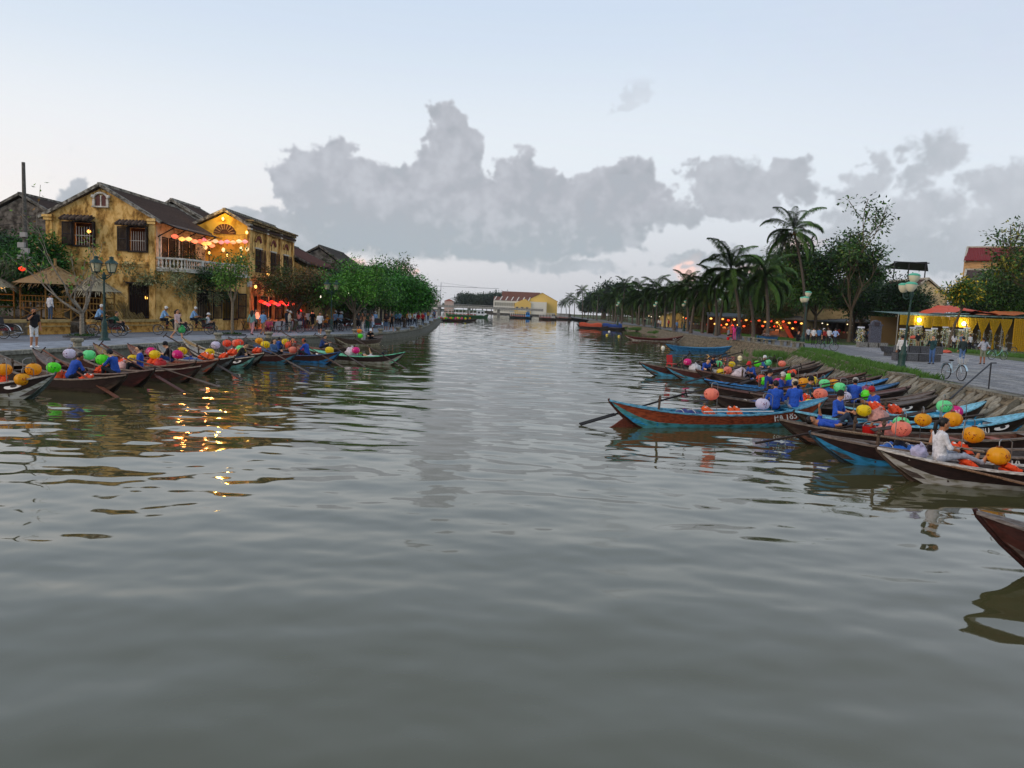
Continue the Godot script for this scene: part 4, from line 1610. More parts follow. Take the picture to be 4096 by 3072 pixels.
var tops := {}
func top_mesh(kind: String) -> Mesh:
	if tops.has(kind):
		return tops[kind]
	var mb := MB.new()
	match kind:
		"short", "long", "bun", "tail":
			var rows := []
			for i in 7:
				var t := i / 6.0
				var row := PackedVector3Array()
				for k in 16:
					var a := TAU * k / 16.0
					var low := -0.02 if sin(a) > 0.35 else (-0.12 if sin(a) < -0.2 else -0.05)
					if sin(a) > 0.35:
						low = 0.05
					var e := lerpf(PI / 2, asin(clampf(low / 0.12, -0.99, 0.99)), t)
					row.append(V(cos(a) * cos(e) * 0.098, 0.045 + sin(e) * 0.108, -0.008 + sin(a) * cos(e) * 0.112))
				rows.append(row)
			mb.grid(rows, true)
			if kind == "long":
				mb.tube([V(0, 0.05, -0.07), V(0, -0.1, -0.1), V(0, -0.28, -0.1), V(0, -0.36, -0.08)], [0.09, 0.095, 0.075, 0.03], 9)
			elif kind == "bun":
				mb.ball(V(0, 0.06, -0.13), V(0.05, 0.05, 0.045), 8, 6)
			elif kind == "tail":
				mb.tube([V(0, 0.07, -0.1), V(0, 0.03, -0.17), V(0, -0.1, -0.18), V(0.01, -0.24, -0.15)], [0.035, 0.045, 0.04, 0.012], 8)
		"cap":
			var prof := []
			for i in 6:
				var e := PI / 2 * (1.0 - i / 5.0)
				prof.append(V2(maxf(cos(e), 0.001) * 0.104, 0.06 + sin(e) * 0.1))
			mb.lathe(prof, 14)
			var r1 := PackedVector3Array()
			var r2 := PackedVector3Array()
			for i in 9:
				var a := lerpf(0.25, PI - 0.25, i / 8.0)
				r1.append(V(cos(a) * 0.1, 0.065, sin(a) * 0.1))
				r2.append(V(cos(a) * 0.105, 0.05 - 0.0 * a, 0.03 + sin(a) * 0.16))
			mb.grid([r1, r2])
			mb.lathe([V2(0.103, 0.06), V2(0.101, -0.02)], 14)
		"cone":
			mb.lathe([V2(0.002, 0.2), V2(0.12, 0.12), V2(0.25, 0.02), V2(0.24, 0.015), V2(0.1, 0.08)], 18)
		"brim":
			mb.lathe([V2(0.002, 0.15), V2(0.08, 0.145), V2(0.1, 0.06), V2(0.19, 0.03), V2(0.19, 0.025), V2(0.1, 0.05)], 16)
		"skirt":
			mb.lathe([V2(0.13, 0.1), V2(0.17, -0.05), V2(0.22, -0.36), V2(0.21, -0.37), V2(0.12, -0.05)], 18, Vector3.ZERO, 9, 0.06)
		"gown":
			mb.lathe([V2(0.14, 0.16), V2(0.18, -0.05), V2(0.23, -0.5), V2(0.26, -0.78), V2(0.25, -0.79), V2(0.13, -0.05)], 20, Vector3.ZERO, 10, 0.07)
		"pack":
			mb.box(V(0, 0.0, -0.2), V(0.28, 0.38, 0.14))
			mb.box(V(0, -0.06, -0.28), V(0.22, 0.2, 0.06))
	tops[kind] = mb.done()
	return tops[kind]


var skins := ["c08a66", "a9724f", "d2a07c", "8f5c3e"]
# look: top, sleeve (l long, s short), bottom, legs (l long, s short), shoe, hair, hat [kind, colour], skirt
func person(at: Vector3, turn: float, kind: String, label: String, top: String, bottom: String, o := {}) -> Node3D:
	var p := pose_mesh(kind)
	var t := thing("person", label, "person", at, turn, o.get("group", ""))
	var m := MeshInstance3D.new()
	m.name = "body"
	m.mesh = p[0]
	var cloth := {"own": true, "rim": 0.2}
	var k: int = o.get("skin", (used.get("person", 0) * 7) % 4)
	var skin := mat(skins[k], 0.55)
	var tm := mat(top, 0.85, "cloth", 0.5, cloth)
	var bm := mat(bottom, 0.85, "cloth", 0.5, cloth)
	var by := [skin, tm, tm if o.get("arm", "s") != "n" else skin, tm if o.get("arm", "s") == "l" else skin, bm, bm if o.get("leg", "l") == "l" else skin, mat(o.get("shoe", "2a2624"), 0.6), mat("2a1a14", 0.4)]
	for i in p[1].size():
		m.set_surface_override_material(i, by[p[1][i]])
	t.add_child(m, true)
	var hair := part(t, "hair", top_mesh(o.get("hair", "short")), mat(o.get("haircol", "17120f"), 0.5))
	hair.transform = p[2]
	if o.has("hat"):
		var h := part(t, "hat", top_mesh(o.hat[0]), mat(o.hat[1], 0.8, "cloth", 0.4, cloth))
		h.transform = p[2].translated_local(V(0, 0.015, 0))
	if o.has("skirt"):
		var s := part(t, "skirt", top_mesh(o.skirt), bm)
		s.position = p[3].pelvis
	if o.has("pack"):
		var s := part(t, "backpack", top_mesh("pack"), mat(o.pack, 0.8, "cloth", 0.4, cloth))
		s.position = p[3].chest
	t.scale = Vector3.ONE * o.get("size", 1.0)
	return t



# ---------------------------------------------------------------- boats
class Boat:
	var root: Node3D
	var a: Vector3
	var b: Vector3
	var beam: float
	var short: String
	var turn: float
	# a point in the boat: t runs 0 to 1 from tip a to tip b, side -1 to 1 (1 is towards the camera's side)
	func at(t: float, side := 0.0, y := 0.0) -> Vector3:
		var d := (b - a)
		d.y = 0
		var n := Vector3(-d.z, 0, d.x).normalized()
		var w: float = beam * pow(maxf(1.0 - pow(absf(t * 2 - 1), 2.2), 0.0), 0.75)
		return Vector3(a.x, 0, a.z) + d * t + n * side * w + Vector3(0, y, 0)


func boat(a: Vector3, b: Vector3, label: String, short: String, pal: Array, o := {}) -> Boat:
	# pal: upper strake, lower strake, bottom, inside, rim
	var B := Boat.new()
	B.a = a; B.b = b; B.short = short
	B.beam = o.get("beam", 0.56)
	var d := V2(b.x - a.x, b.z - a.z)
	var L := d.length()
	B.turn = atan2(-d.y, d.x)
	var t := thing(o.get("name", "wooden_sampan"), label, "boat", V((a.x + b.x) / 2, 0, (a.z + b.z) / 2), B.turn, o.get("group", ""))
	B.root = t
	var mid: float = o.get("mid", 0.36)
	var N := 22
	var sheer := []; var c2 := []; var c1 := []; var keel := []; var xs := []; var bs := []
	for i in N + 1:
		var u := -1.0 + 2.0 * i / N
		var tip: float = a.y if u < 0 else b.y
		var s := lerpf(mid, tip, pow(absf(u), 2.4))
		var w := B.beam * pow(maxf(1.0 - pow(absf(u), 2.2), 0.0), 0.75)
		var k := -0.2
		if absf(u) > 0.62:
			k = lerpf(-0.2, tip - 0.05, pow((absf(u) - 0.62) / 0.38, 1.7))
		xs.append(u * L / 2); bs.append(w); sheer.append(s); keel.append(k)
	var loops := []
	# perimeter loops: sheer, under the upper strake, turn of the bottom
	for lv in [[1.0, 1.0], [0.86, 0.52], [0.62, 0.1]]:
		var lp := PackedVector3Array()
		for i in N + 1:
			lp.append(V(xs[i], lerpf(keel[i], sheer[i], lv[1]), bs[i] * lv[0]))
		for i in range(N - 1, 0, -1):
			lp.append(V(xs[i], lerpf(keel[i], sheer[i], lv[1]), -bs[i] * lv[0]))
		loops.append(lp)
	var wood := {"own": true, "stretch": V(0.25, 1, 1)}
	var mb := MB.new()
	mb.grid([loops[0], loops[1]], true)
	part(t, "upper_strake", mb, mat(pal[0], 0.55, "wood", 0.7, wood))
	mb = MB.new()
	mb.grid([loops[1], loops[2]], true)
	part(t, "lower_strake", mb, mat(pal[1], 0.6, "worn", 0.9, wood))
	mb = MB.new()
	var ra := PackedVector3Array(); var rb := PackedVector3Array(); var rc := PackedVector3Array()
	for i in N + 1:
		var y := lerpf(keel[i], sheer[i], 0.1)
		ra.append(V(xs[i], y, bs[i] * 0.62)); rc.append(V(xs[i], y, -bs[i] * 0.62))
		rb.append(V(xs[i], keel[i], 0))
	mb.grid([ra, rb, rc])
	part(t, "bottom", mb, mat(pal[2], 0.7, "worn", 0.9, wood))
	# rim
	var rim := []
	for q in [[0.03, -0.03], [0.035, 0.02], [-0.045, 0.02], [-0.045, -0.03]]:
		var lp := PackedVector3Array()
		for i in N + 1:
			lp.append(V(xs[i] + (0.03 * signf(xs[i]) if i == 0 or i == N else 0.0), sheer[i] + q[1], maxf(bs[i] + q[0], 0.012)))
		for i in range(N, -1, -1):
			lp.append(V(xs[i] + (0.03 * signf(xs[i]) if i == 0 or i == N else 0.0), sheer[i] + q[1], -maxf(bs[i] + q[0], 0.012)))
		rim.append(lp)
	mb = MB.new()
	mb.grid(rim, true)
	part(t, "gunwale", mb, mat(pal[4], 0.6, "wood", 0.6, wood))
	# lining and floor
	var top := PackedVector3Array(); var low := PackedVector3Array(); var f0 := PackedVector3Array(); var f1 := PackedVector3Array()
	for sgn in [1, -1]:
		for ii in N + 1:
			var i: int = ii if sgn == 1 else N - ii
			var fl := maxf(keel[i] + 0.05, 0.085)
			var w: float = maxf(bs[i] - 0.03, 0.004)
			top.append(V(xs[i], sheer[i] - 0.01, sgn * w))
			low.append(V(xs[i], minf(fl, sheer[i] - 0.02), sgn * w * 0.8))
			if sgn == 1:
				f0.append(V(xs[i], minf(fl, sheer[i] - 0.02), w * 0.8))
				f1.append(V(xs[i], minf(fl, sheer[i] - 0.02), -w * 0.8))
	mb = MB.new()
	mb.grid([low, top], true)
	mb.grid([f0, f1])
	part(t, "lining", mb, mat(pal[3], 0.65, "wood", 0.6, wood))
	# thwarts and ribs
	for u in o.get("thwarts", [0.24, 0.42, 0.6, 0.76]):
		var i := int(u * N)
		mb = MB.new()
		mb.box(V(xs[i], sheer[i] - 0.07, 0), V(0.24, 0.035, bs[i] * 2 - 0.08))
		part(t, "thwart", mb, mat(pal[5] if pal.size() > 5 else pal[3], 0.6, "wood", 0.5, wood))
	for i in range(4, N - 3, 2):
		mb = MB.new()
		for sg in [1, -1]:
			mb.bar(V(xs[i], 0.08, sg * (bs[i] * 0.76)), V(xs[i], sheer[i] - 0.04, sg * (bs[i] - 0.055)), 0.05, 0.04, Vector3.RIGHT)
		mb.box(V(xs[i], 0.1, 0), V(0.05, 0.03, bs[i] * 1.5))
		part(t, "rib", mb, mat(pal[3], 0.65, "wood", 0.5, wood))
	# end decks
	for e in [0, 1]:
		var r1 := PackedVector3Array(); var r2 := PackedVector3Array()
		for q in 5:
			var i: int = q if e == 0 else N - q
			r1.append(V(xs[i], sheer[i] - 0.015, bs[i] - 0.03 if bs[i] > 0.04 else 0.0))
			r2.append(V(xs[i], sheer[i] - 0.015, -(bs[i] - 0.03) if bs[i] > 0.04 else 0.0))
		mb = MB.new()
		mb.grid([r1, r2])
		part(t, "end_deck", mb, mat(o.get("deck", pal[4]), 0.6, "wood", 0.6, wood))
	# raked stem timber at both ends
	for e in [0, 1]:
		mb = MB.new()
		var pa := []
		for q in 5:
			var i: int = q if e == 0 else N - q
			pa.append(V(xs[i], keel[i] - 0.01, 0))
		pa.reverse()
		var i0: int = 0 if e == 0 else N
		pa.append(V(xs[i0] * 1.012, sheer[i0] + 0.04, 0))
		mb.tube(pa, 0.035, 5)
		part(t, "stem", mb, mat(pal[2], 0.7, "wood", 0.5, wood))
	# painted eyes
	for ey in o.get("eyes", []):
		var u: float = ey
		var i := int(u * N)
		for sg in [1, -1]:
			var p0 := V(xs[i], lerpf(keel[i], sheer[i], 0.78), sg * bs[i] * 0.94)
			var p1 := V(xs[i + 1], lerpf(keel[i + 1], sheer[i + 1], 0.78), sg * bs[i + 1] * 0.94)
			var x := (p1 - p0).normalized()
			var z := V(0, 0.25, sg).normalized()
			z = (z - x * x.dot(z)).normalized()
			var y := z.cross(x)
			if y.y < 0:
				y = -y
			mb = MB.new()
			var pl := PackedVector2Array()
			for q in 14:
				pl.append(V2(cos(TAU * q / 14) * 0.26, sin(TAU * q / 14) * 0.075))
			mb.prism(pl, -0.04, 0.012)
			var eye := part(t, "painted_eye", mb, mat("e4e0d8", 0.6))
			eye.transform = Transform3D(Basis(x, y, x.cross(y)) if sg == 1 else Basis(-x, y, (-x).cross(y)), p0.lerp(p1, 0.5))
			mb = MB.new()
			pl = PackedVector2Array()
			for q in 10:
				pl.append(V2(0.03 + cos(TAU * q / 10) * 0.1, sin(TAU * q / 10) * 0.04))
			mb.prism(pl, 0.0, 0.02)
			part(eye, "pupil", mb, mat("1c1614", 0.5))
	if o.has("text"):
		var tm := TextMesh.new()
		tm.text = o.text
		tm.font = SystemFont.new()
		tm.font.font_names = PackedStringArray(["Droid Sans"])
		tm.font_size = 32
		tm.pixel_size = 0.009
		tm.depth = 0.02
		var u: float = o.get("text_at", 0.8)
		var i := int(u * N)
		var p0 := V(xs[i], lerpf(keel[i], sheer[i], 0.76), bs[i] * 0.945)
		var p1 := V(xs[i + 1], lerpf(keel[i + 1], sheer[i + 1], 0.76), bs[i + 1] * 0.945)
		var x := (p1 - p0).normalized()
		var z := (V(0, 0.2, 1) - x * x.dot(V(0, 0.2, 1))).normalized()
		var w := part(t, "hull_number", tm, mat("dcd8d0", 0.6))
		w.transform = Transform3D(Basis(x, z.cross(x), z), p0.lerp(p1, 0.5) + z * 0.012)
	# oar post
	for u in o.get("posts", [0.3]):
		var i := int(u * N)
		mb = MB.new()
		mb.bar(V(xs[i], sheer[i] - 0.2, bs[i] - 0.07), V(xs[i] + 0.02, sheer[i] + 0.42, bs[i] - 0.05), 0.055)
		mb.ball(V(xs[i] + 0.02, sheer[i] + 0.3, bs[i] - 0.05), V(0.06, 0.05, 0.06), 7, 5)
		part(t, "oar_post", mb, mat("5a4a3c", 0.8, "wood", 0.4, wood))
	return B


# long oar from a to b: round shaft, flat blade towards b, short cross grip at a
func oar(a: Vector3, b: Vector3, label: String, hex := "4a3a30", grip := true) -> void:
	var t := thing("oar", label, "oar", a, 0.0, "oars of the moored boats")
	var d := b - a
	var mb := MB.new()
	mb.tube([Vector3.ZERO, d * 0.72], [0.03, 0.026], 6)
	part(t, "shaft", mb, mat(hex, 0.7, "wood", 0.5))
	mb = MB.new()
	mb.bar(d * 0.68, d, 0.14, 0.025, V(0.3, 1, 0.2))
	part(t, "blade", mb, mat(hex, 0.7, "wood", 0.5))
	if grip:
		mb = MB.new()
		var s := d.normalized().cross(V(0.4, 0.2, 1)).normalized() * 0.13
		mb.tube([-s, s], 0.024, 5)
		part(t, "grip", mb, mat("2c2420", 0.7))


var silk := {"gold": "f0b020", "yellow": "f6dc28", "lime": "74f03c", "mint": "86f0a8", "magenta": "e42c8c", "salmon": "ffa288", "coral": "ff7048", "silver": "dcd6e4", "pink": "f08c9c", "plum": "8c4468", "orange": "f89c28"}
var ball_mesh: Mesh
var print_mesh: Mesh
# silk lantern on a bent rod that stands in the boat
func boat_lantern(B: Boat, t: float, side: float, color: String, high := 0.55, size := 1.0, extra := "") -> void:
	if ball_mesh == null:
		var mb := MB.new()
		var prof := []
		for i in 13:
			var u := i / 12.0
			prof.append(V2(maxf(0.06, pow(sin(PI * u), 0.8) * 0.22), -cos(PI * u) * 0.175))
		mb.lathe(prof, 40, Vector3.ZERO, 10, 0.1)
		ball_mesh = mb.done()
		# printed twigs and blossoms, raised a hair from the silk
		mb = MB.new()
		var r2 := RandomNumberGenerator.new()
		r2.seed = 5
		for g in 3:
			var c := V2(g * 2.1 + 0.4, 0.0)
			for k in 16:
				var p := c + V2(r2.randfn(0, 0.3), r2.randfn(0, 0.3))
				var q := p + V2(r2.randfn(0, 0.12), r2.randfn(0, 0.1))
				var w := V2(0.045, 0.07)
				var pt := func(v: Vector2) -> Vector3:
					var e := clampf(v.y, -1.0, 1.0)
					var rr := pow(cos(e), 0.8) * 0.22 * 1.02
					return V(cos(v.x) * rr, sin(e) * 0.178, sin(v.x) * rr)
				mb.quad(pt.call(p - w), pt.call(p + V2(w.x, -w.y)), pt.call(q + w), pt.call(q + V2(-w.x, w.y)))
		print_mesh = mb.done()
	var p := B.at(t, side, 0.0)
	var o := thing("silk_lantern", "%s silk lantern%s in %s" % [color, extra, B.short], "lantern", p, rng.randf() * TAU, "silk lanterns in the moored boats")
	o.rotation.z = rng.randf_range(-0.05, 0.05)
	var s := part(o, "silk_shade", ball_mesh, mat(silk[color], 0.3, "", 1.0, {"back": silk[color]}))
	s.position = V(0.1, high, 0)
	s.scale = Vector3.ONE * size
	var pr := part(o, "print", print_mesh, mat({"gold": "8a2a10", "yellow": "6a4a10", "lime": "1c4a18", "mint": "1e5a38", "magenta": "e8c8d8", "salmon": "8a2a1c", "coral": "8a1c10", "silver": "6a2a4a", "pink": "8a2030", "plum": "d0a0b0", "orange": "8a3010"}[color], 0.5))
	pr.position = s.position
	pr.scale = s.scale
	var mb := MB.new()
	mb.lathe([V2(0.055, high + 0.2 * size), V2(0.06, high + 0.175 * size), V2(0.05, high + 0.17 * size)], 8, V(0.1, 0, 0))
	part(o, "top_cap", mb, mat("6a3a1c", 0.6))
	mb = MB.new()
	mb.lathe([V2(0.05, high - 0.17 * size), V2(0.06, high - 0.185 * size), V2(0.01, high - 0.2 * size)], 8, V(0.1, 0, 0))
	part(o, "bottom_cap", mb, mat("6a3a1c", 0.6))
	mb = MB.new()
	var top := high + 0.34 * size
	mb.tube([V(-0.16 * size - 0.03, 0.09, 0), V(-0.16 * size - 0.03, top - 0.06, 0), V(-0.1 * size, top, 0), V(0.05, top, 0), V(0.1, top - 0.05, 0), V(0.1, high + 0.18 * size, 0)], 0.012, 5)
	part(o, "rod", mb, mat("8c8a88", 0.35, "", 1.0, {"metal": 0.8}))


var vest_mesh: Mesh
func vest(B: Boat, t: float, side: float, hex := "f2501c", y := 0.3, turn := 0.0, extra := "") -> void:
	if vest_mesh == null:
		var mb := MB.new()
		for s in [-1, 1]:
			var rows := []
			for i in 6:
				var u := i / 5.0
				var row := PackedVector3Array()
				for k in 10:
					var a := TAU * k / 10
					var w := 0.1 * (1.0 - 0.35 * u) if u < 0.99 else 0.02
					row.append(V(s * (0.11 - 0.03 * u) + cos(a) * w, u * 0.46, sin(a) * 0.05 + 0.03 * sin(u * 3.0)))
				rows.append(row)
			mb.grid(rows, true)
		mb.box(V(0, 0.16, 0.06), V(0.4, 0.03, 0.02))
		mb.box(V(0, 0.3, 0.05), V(0.36, 0.03, 0.02))
		mb.ball(V(0, 0.2, -0.06), V(0.2, 0.22, 0.04), 10, 6)
		vest_mesh = mb.done()
	var o := thing("life_vest", "%slife vest%s lying in %s" % ["orange " if hex == "f2501c" else "pale orange ", extra, B.short], "life vest", B.at(t, side, y - 0.2), B.turn + turn, "life vests in the moored boats")
	o.rotation.x = -1.0
	o.scale = V(1.15, 0.9, 1.3)
	o.position.y += 0.17
	part(o, "padding", vest_mesh, mat(hex, 0.75, "cloth", 0.3, {"own": true}))
	var mb := MB.new()
	for x in [-0.1, 0.1]:
		mb.box(V(x, 0.36, 0.062), V(0.05, 0.06, 0.02))
	part(o, "reflective_patch", mb, mat("d8d4cc", 0.4))


# a tied plastic bag or a bundle of cloth: lumpy, gathered at the top
func bundle(p: Vector3, r: Vector3, hex: String, label: String, called := "plastic_bag", rough := 0.45, seed_no := 1) -> void:
	var f := noise(FastNoiseLite.TYPE_SIMPLEX, 1.6, seed_no, 3)
	var mb := MB.new()
	var rows := []
	for i in 12:
		var e := PI * (i / 11.0 - 0.5)
		var row := PackedVector3Array()
		for k in 18:
			var a := TAU * k / 18
			var d := V(cos(a) * cos(e), sin(e), sin(a) * cos(e))
			var g := 1.0 + 0.3 * f.get_noise_3dv(d * 1.4) + 0.1 * sin(a * 5.0 + e * 3.0)
			if i == 0:
				d.y = -0.8
			row.append(V(d.x * r.x * g, maxf(d.y * g, -0.72) * r.y + r.y * 0.72, d.z * r.z * g))
		rows.append(row)
	mb.grid(rows, true)
	var o := thing(called, label, "bag" if called.contains("bag") else called.replace("_", " "), p, 0.0)
	part(o, "sack", mb, mat(hex, rough, "cloth", 0.6, {"own": true}))
	mb = MB.new()
	mb.tube([V(0, r.y * 1.5, 0), V(0.02, r.y * 1.72, 0.01), V(0.05, r.y * 1.95, 0.03)], [0.05, 0.025, 0.07], 7)
	part(o, "gathered_neck", mb, mat(hex, rough, "cloth", 0.6, {"own": true}))



func V(x: float, y: float, z: float) -> Vector3:
	return Vector3(x, y, z)


# someone seated in a boat; face is the world heading in degrees (0 to the camera, 90 to the right)
func crew(B: Boat, t: float, side: float, kind: String, face: float, label: String, top: String, bottom: String, o := {}) -> void:
	var y: float = {"lie": 0.2, "stretch": 0.3}.get(kind, 0.36)
	person(B.at(t, side, o.get("y", y)), deg_to_rad(face), kind, label, top, bottom, o)


func tarp(B: Boat, t: float, long: float, hex: String, label: String, side := 0.0) -> void:
	var f := noise(FastNoiseLite.TYPE_SIMPLEX, 2.2, int(t * 100) + int(long * 31), 3)
	var mb := MB.new()
	var rows := []
	for i in 13:
		var u := i / 12.0
		var row := PackedVector3Array()
		for k in 10:
			var a := PI * k / 9.0
			var w := 0.3 * (0.55 + 0.45 * sin(PI * u)) * (1.0 + 0.35 * f.get_noise_2d(u * 4.0, k * 0.4))
			row.append(V((u - 0.5) * long, sin(a) * w * 0.75, cos(a) * w))
		rows.append(row)
	mb.grid(rows)
	var o := thing("folded_tarpaulin", label, "tarpaulin", B.at(t, side, 0.28), B.turn)
	part(o, "sheet", mb, mat(hex, 0.5, "cloth", 0.5, {"own": true}))
	mb = MB.new()
	for s in [-0.25, 0.2]:
		var pa := []
		for k in 8:
			var a := PI * k / 7.0
			pa.append(V(s * long, sin(a) * 0.23, cos(a) * 0.31))
		mb.tube(pa, 0.01, 4)
	part(o, "lashing", mb, mat("c8c4b8", 0.8))


func fleet_right() -> void:
	rng.seed = 300
	var BL := "2f9ed0"   # light blue
	var dk := ["46281f", "5f8fa8", "3a241c", "57493f", "6d5a4c", "6a5c52"]
	var g := "sampans moored on the right bank"
	var B := boat(V(6.3, 0.78, -10.1), V(13.2, 0.6, -8.7), "dark brown sampan bow poking in at the right edge, nearest the camera", "the nearest right boat", ["3d1f1a", "46221c", "3a1c18", "5c524c", "7a7470"], {"group": g, "deck": "6e6862"})
	var bowl := thing("plastic_bowl", "blue and red plastic bowl on the deck of nearest right boat", "bowl", B.at(0.19, 0.15, 0.40))
	var mb := MB.new()
	mb.lathe([V2(0.08, 0), V2(0.16, 0.07), V2(0.165, 0.07), V2(0.085, 0.012), V2(0.001, 0.01)], 16)
	part(bowl, "dish", mb, mat("2a4fb0", 0.4))
	mb = MB.new()
	mb.lathe([V2(0.15, 0.068), V2(0.172, 0.078), V2(0.172, 0.066)], 16)
	part(bowl, "rim", mb, mat("d8462c", 0.4))

	B = boat(V(7.7, 0.66, -15.9), V(14.9, 0.8, -15.4), "dark sampan with pale grey lower hull carrying the woman in white", "the boat of the woman in white", ["2b1a16", "a9a8a4", "5a4a40", "4c423c", "c9c5be", "6a5f56"], {"group": g, "thwarts": [0.13, 0.26, 0.46, 0.7], "posts": [0.72]})
	crew(B, 0.17, 0.1, "stretch", 90, "seated woman in white shirt and patterned trousers, hair tied back", "e2e2e4", "aeb4c0", {"hair": "tail", "shoe": "b07a58", "y": 0.45, "skin": 1, "pattern": true})
	bundle(B.at(0.115, 0.0, 0.5), V(0.17, 0.15, 0.15), "b9b4d0", "translucent bag of pink and blue things behind woman in white", "plastic_bag", 0.3, 3)
	boat_lantern(B, 0.335, 0.35, "gold", 0.66, 1.0)
	vest(B, 0.28, 0.1, "f2501c", 0.32, 1.3, " by her feet")
	vest(B, 0.38, 0.3, "f2501c", 0.3, 1.7, " beyond the lantern rod")
	oar(B.at(0.1, 0.9, 0.52), B.at(0.40, 1.5, 0.16), "short paddle over the gunwale of woman in white", "8a6a50", false)

	B = boat(V(7.0, 0.66, -17.7), V(14.6, 0.8, -17.7), "dark sampan with bright blue lower hull behind the woman in white", "the blue bottomed boat", ["2e1c18", "2f86b8", "3a5060", "4a4440", "7d6e62", "5c4c42"], {"group": g, "text": "HA 205", "text_at": 0.60, "posts": [0.2]})
	tarp(B, 0.27, 1.0, "2a6ac0", "rolled bright blue tarpaulin in the blue bottomed boat")
	bundle(B.at(0.38, 0.2, 0.3), V(0.2, 0.15, 0.17), "1c1c20", "black bag in the blue bottomed boat", "cloth_bag", 0.7, 8)
	crew(B, 0.30, 0.0, "lie", -90, "reclining person holding one arm up beside salmon lantern", "3a2e30", "2a2a34", {"skin": 1})
	boat_lantern(B, 0.275, -0.2, "salmon", 0.82, 1.0, " with palm print")
	boat_lantern(B, 0.475, 0.1, "gold", 0.78, 1.05)
	vest(B, 0.46, 0.35, "f2501c", 0.34, 0.2, " under the gold lantern")
	oar(V(7.3, 0.75, -18.0), V(10.6, 0.5, -17.0), "pale weathered oar laid across the blue bottomed boat", "8a7660", false)

	B = boat(V(7.1, 0.64, -20.1), V(14.9, 0.8, -20.0), "brown sampan in which a man in blue lies on his back", "the boat of the lying man", ["33211b", "41362f", "33271f", "6e4a3a", "766a5e", "a05a44"], {"group": g, "posts": [0.24, 0.34]})
	crew(B, 0.19, 0.0, "lie", 90, "man in blue shirt and jeans lying on his back, arm raised", "2450b4", "2e3a4c", {"arm": "s", "shoe": "9a6a4a", "y": 0.44})
	bundle(B.at(0.36, 0.2, 0.3), V(0.34, 0.2, 0.26), "f0978c", "big pink bag packed with life vests beside red bucket", "plastic_bag", 0.35, 12)
	bucket(B.at(0.29, 0.3, 0.28), "c8201c", "red bucket beside the big pink bag")
	boat_lantern(B, 0.405, 0.1, "mint", 0.66, 1.0)
	boat_lantern(B, 0.475, 0.0, "gold", 0.8, 0.95, " above the thwart")
	boat_lantern(B, 0.565, 0.0, "gold", 0.84, 1.08, ", the larger one,")
	oar(V(6.2, 0.12, -19.2), V(11.4, 1.0, -20.6), "dark oar slanting up over the boat of the lying man", "3a2c26", false)

	B = boat(V(8.3, 0.62, -22.3), V(15.4, 0.85, -22.6), "dark sampan with sky blue inside and painted eye", "the sky blue lined boat", ["26190f", "39342e", "2c2620", BL, "7cc4e0", "58b0d4"], {"group": g, "eyes": [0.1, 0.84], "text": "040", "text_at": 0.74, "posts": [0.6]})
	crew(B, 0.175, 0.0, "sit", 40, "man in blue shirt and black cap sitting with bare feet", "2a5ac0", "1e1e24", {"hat": ["cap", "16161a"], "shoe": "a87858", "skin": 0})
	boat_lantern(B, 0.27, 0.0, "yellow", 0.72, 0.95)
	bundle(B.at(0.345, 0.1, 0.3), V(0.28, 0.28, 0.24), "d89a8c", "clear bag of orange vests in the sky blue lined boat", "plastic_bag", 0.3, 15)
	vest(B, 0.36, -0.1, "f2501c", 0.72, 0.4, " on top of the clear bag")
	boat_lantern(B, 0.62, 0.0, "mint", 0.92, 1.0)
	boat_lantern(B, 0.69, 0.0, "magenta", 0.78, 1.0)

	B = boat(V(2.8, 0.78, -21.7), V(10.0, 0.86, -24.3), "rust brown and turquoise sampan numbered HA 183, lying farthest out", "boat HA 183", ["a04a28", "4f9aa4", "5c3426", BL, "63a8c4", "4aa4cc"], {"group": g, "text": "HA 183", "text_at": 0.77, "mid": 0.4, "posts": [0.19], "deck": "4fa6cc", "thwarts": [0.3, 0.5, 0.7, 0.84]})
	boat_lantern(B, 0.44, 0.2, "salmon", 0.98, 1.0)
	boat_lantern(B, 0.69, 0.1, "silver", 0.66, 0.98, " with plum bands")
	tarp(B, 0.33, 0.85, "1c2f78", "crumpled navy tarpaulin in boat HA 183")
	vest(B, 0.45, 0.1, "f2601c", 0.34, 0.8, " under the salmon lantern")
	vest(B, 0.55, 0.3, "f2601c", 0.34, 0.0, " near the middle")
	for s in [-0.6, 0.55]:
		var p := thing("white_pole", "white pole along the %s side of boat HA 183" % ("far" if s < 0 else "near"), "pole", B.at(0.38, s, 0.47), B.turn)
		mb = MB.new()
		mb.tube([V(0, 0, 0), V(2.5, 0.0, 0)], 0.02, 6)
		part(p, "shaft", mb, mat("d8d6d0", 0.5))
		mb = MB.new()
		for x in [0.0, 2.5]:
			mb.ball(V(x, 0, 0), V(0.026, 0.026, 0.026), 6, 4)
		part(p, "end_cap", mb, mat("8c8a86", 0.6))
	crew(B, 0.765, -0.5, "sit", 170, "man in blue shirt on gunwale of boat HA 183, bare headed", "2658bc", "20242e", {"skin": 1, "y": 0.46})
	crew(B, 0.84, -0.1, "sit", 175, "man in blue shirt and beige cap seen from behind", "2a5cc4", "a0a6b0", {"hat": ["cap", "c8b898"], "skin": 0, "y": 0.5})
	oar(B.at(0.37, -1.0, 0.92), V(2.0, 0.02, -21.9), "black oar on the post at the left end of boat HA 183", "1e1a18")
	var rd := thing("rudder_board", "rust brown rudder board at the left tip of boat HA 183", "rudder", B.at(0.06, 0.0, 0.0), B.turn)
	mb = MB.new()
	mb.prism(PackedVector2Array([V2(0.35, 0.5), V2(0.5, 0.05), V2(0.1, -0.06), V2(-0.55, -0.06), V2(-0.3, 0.06)]), -0.02, 0.02)
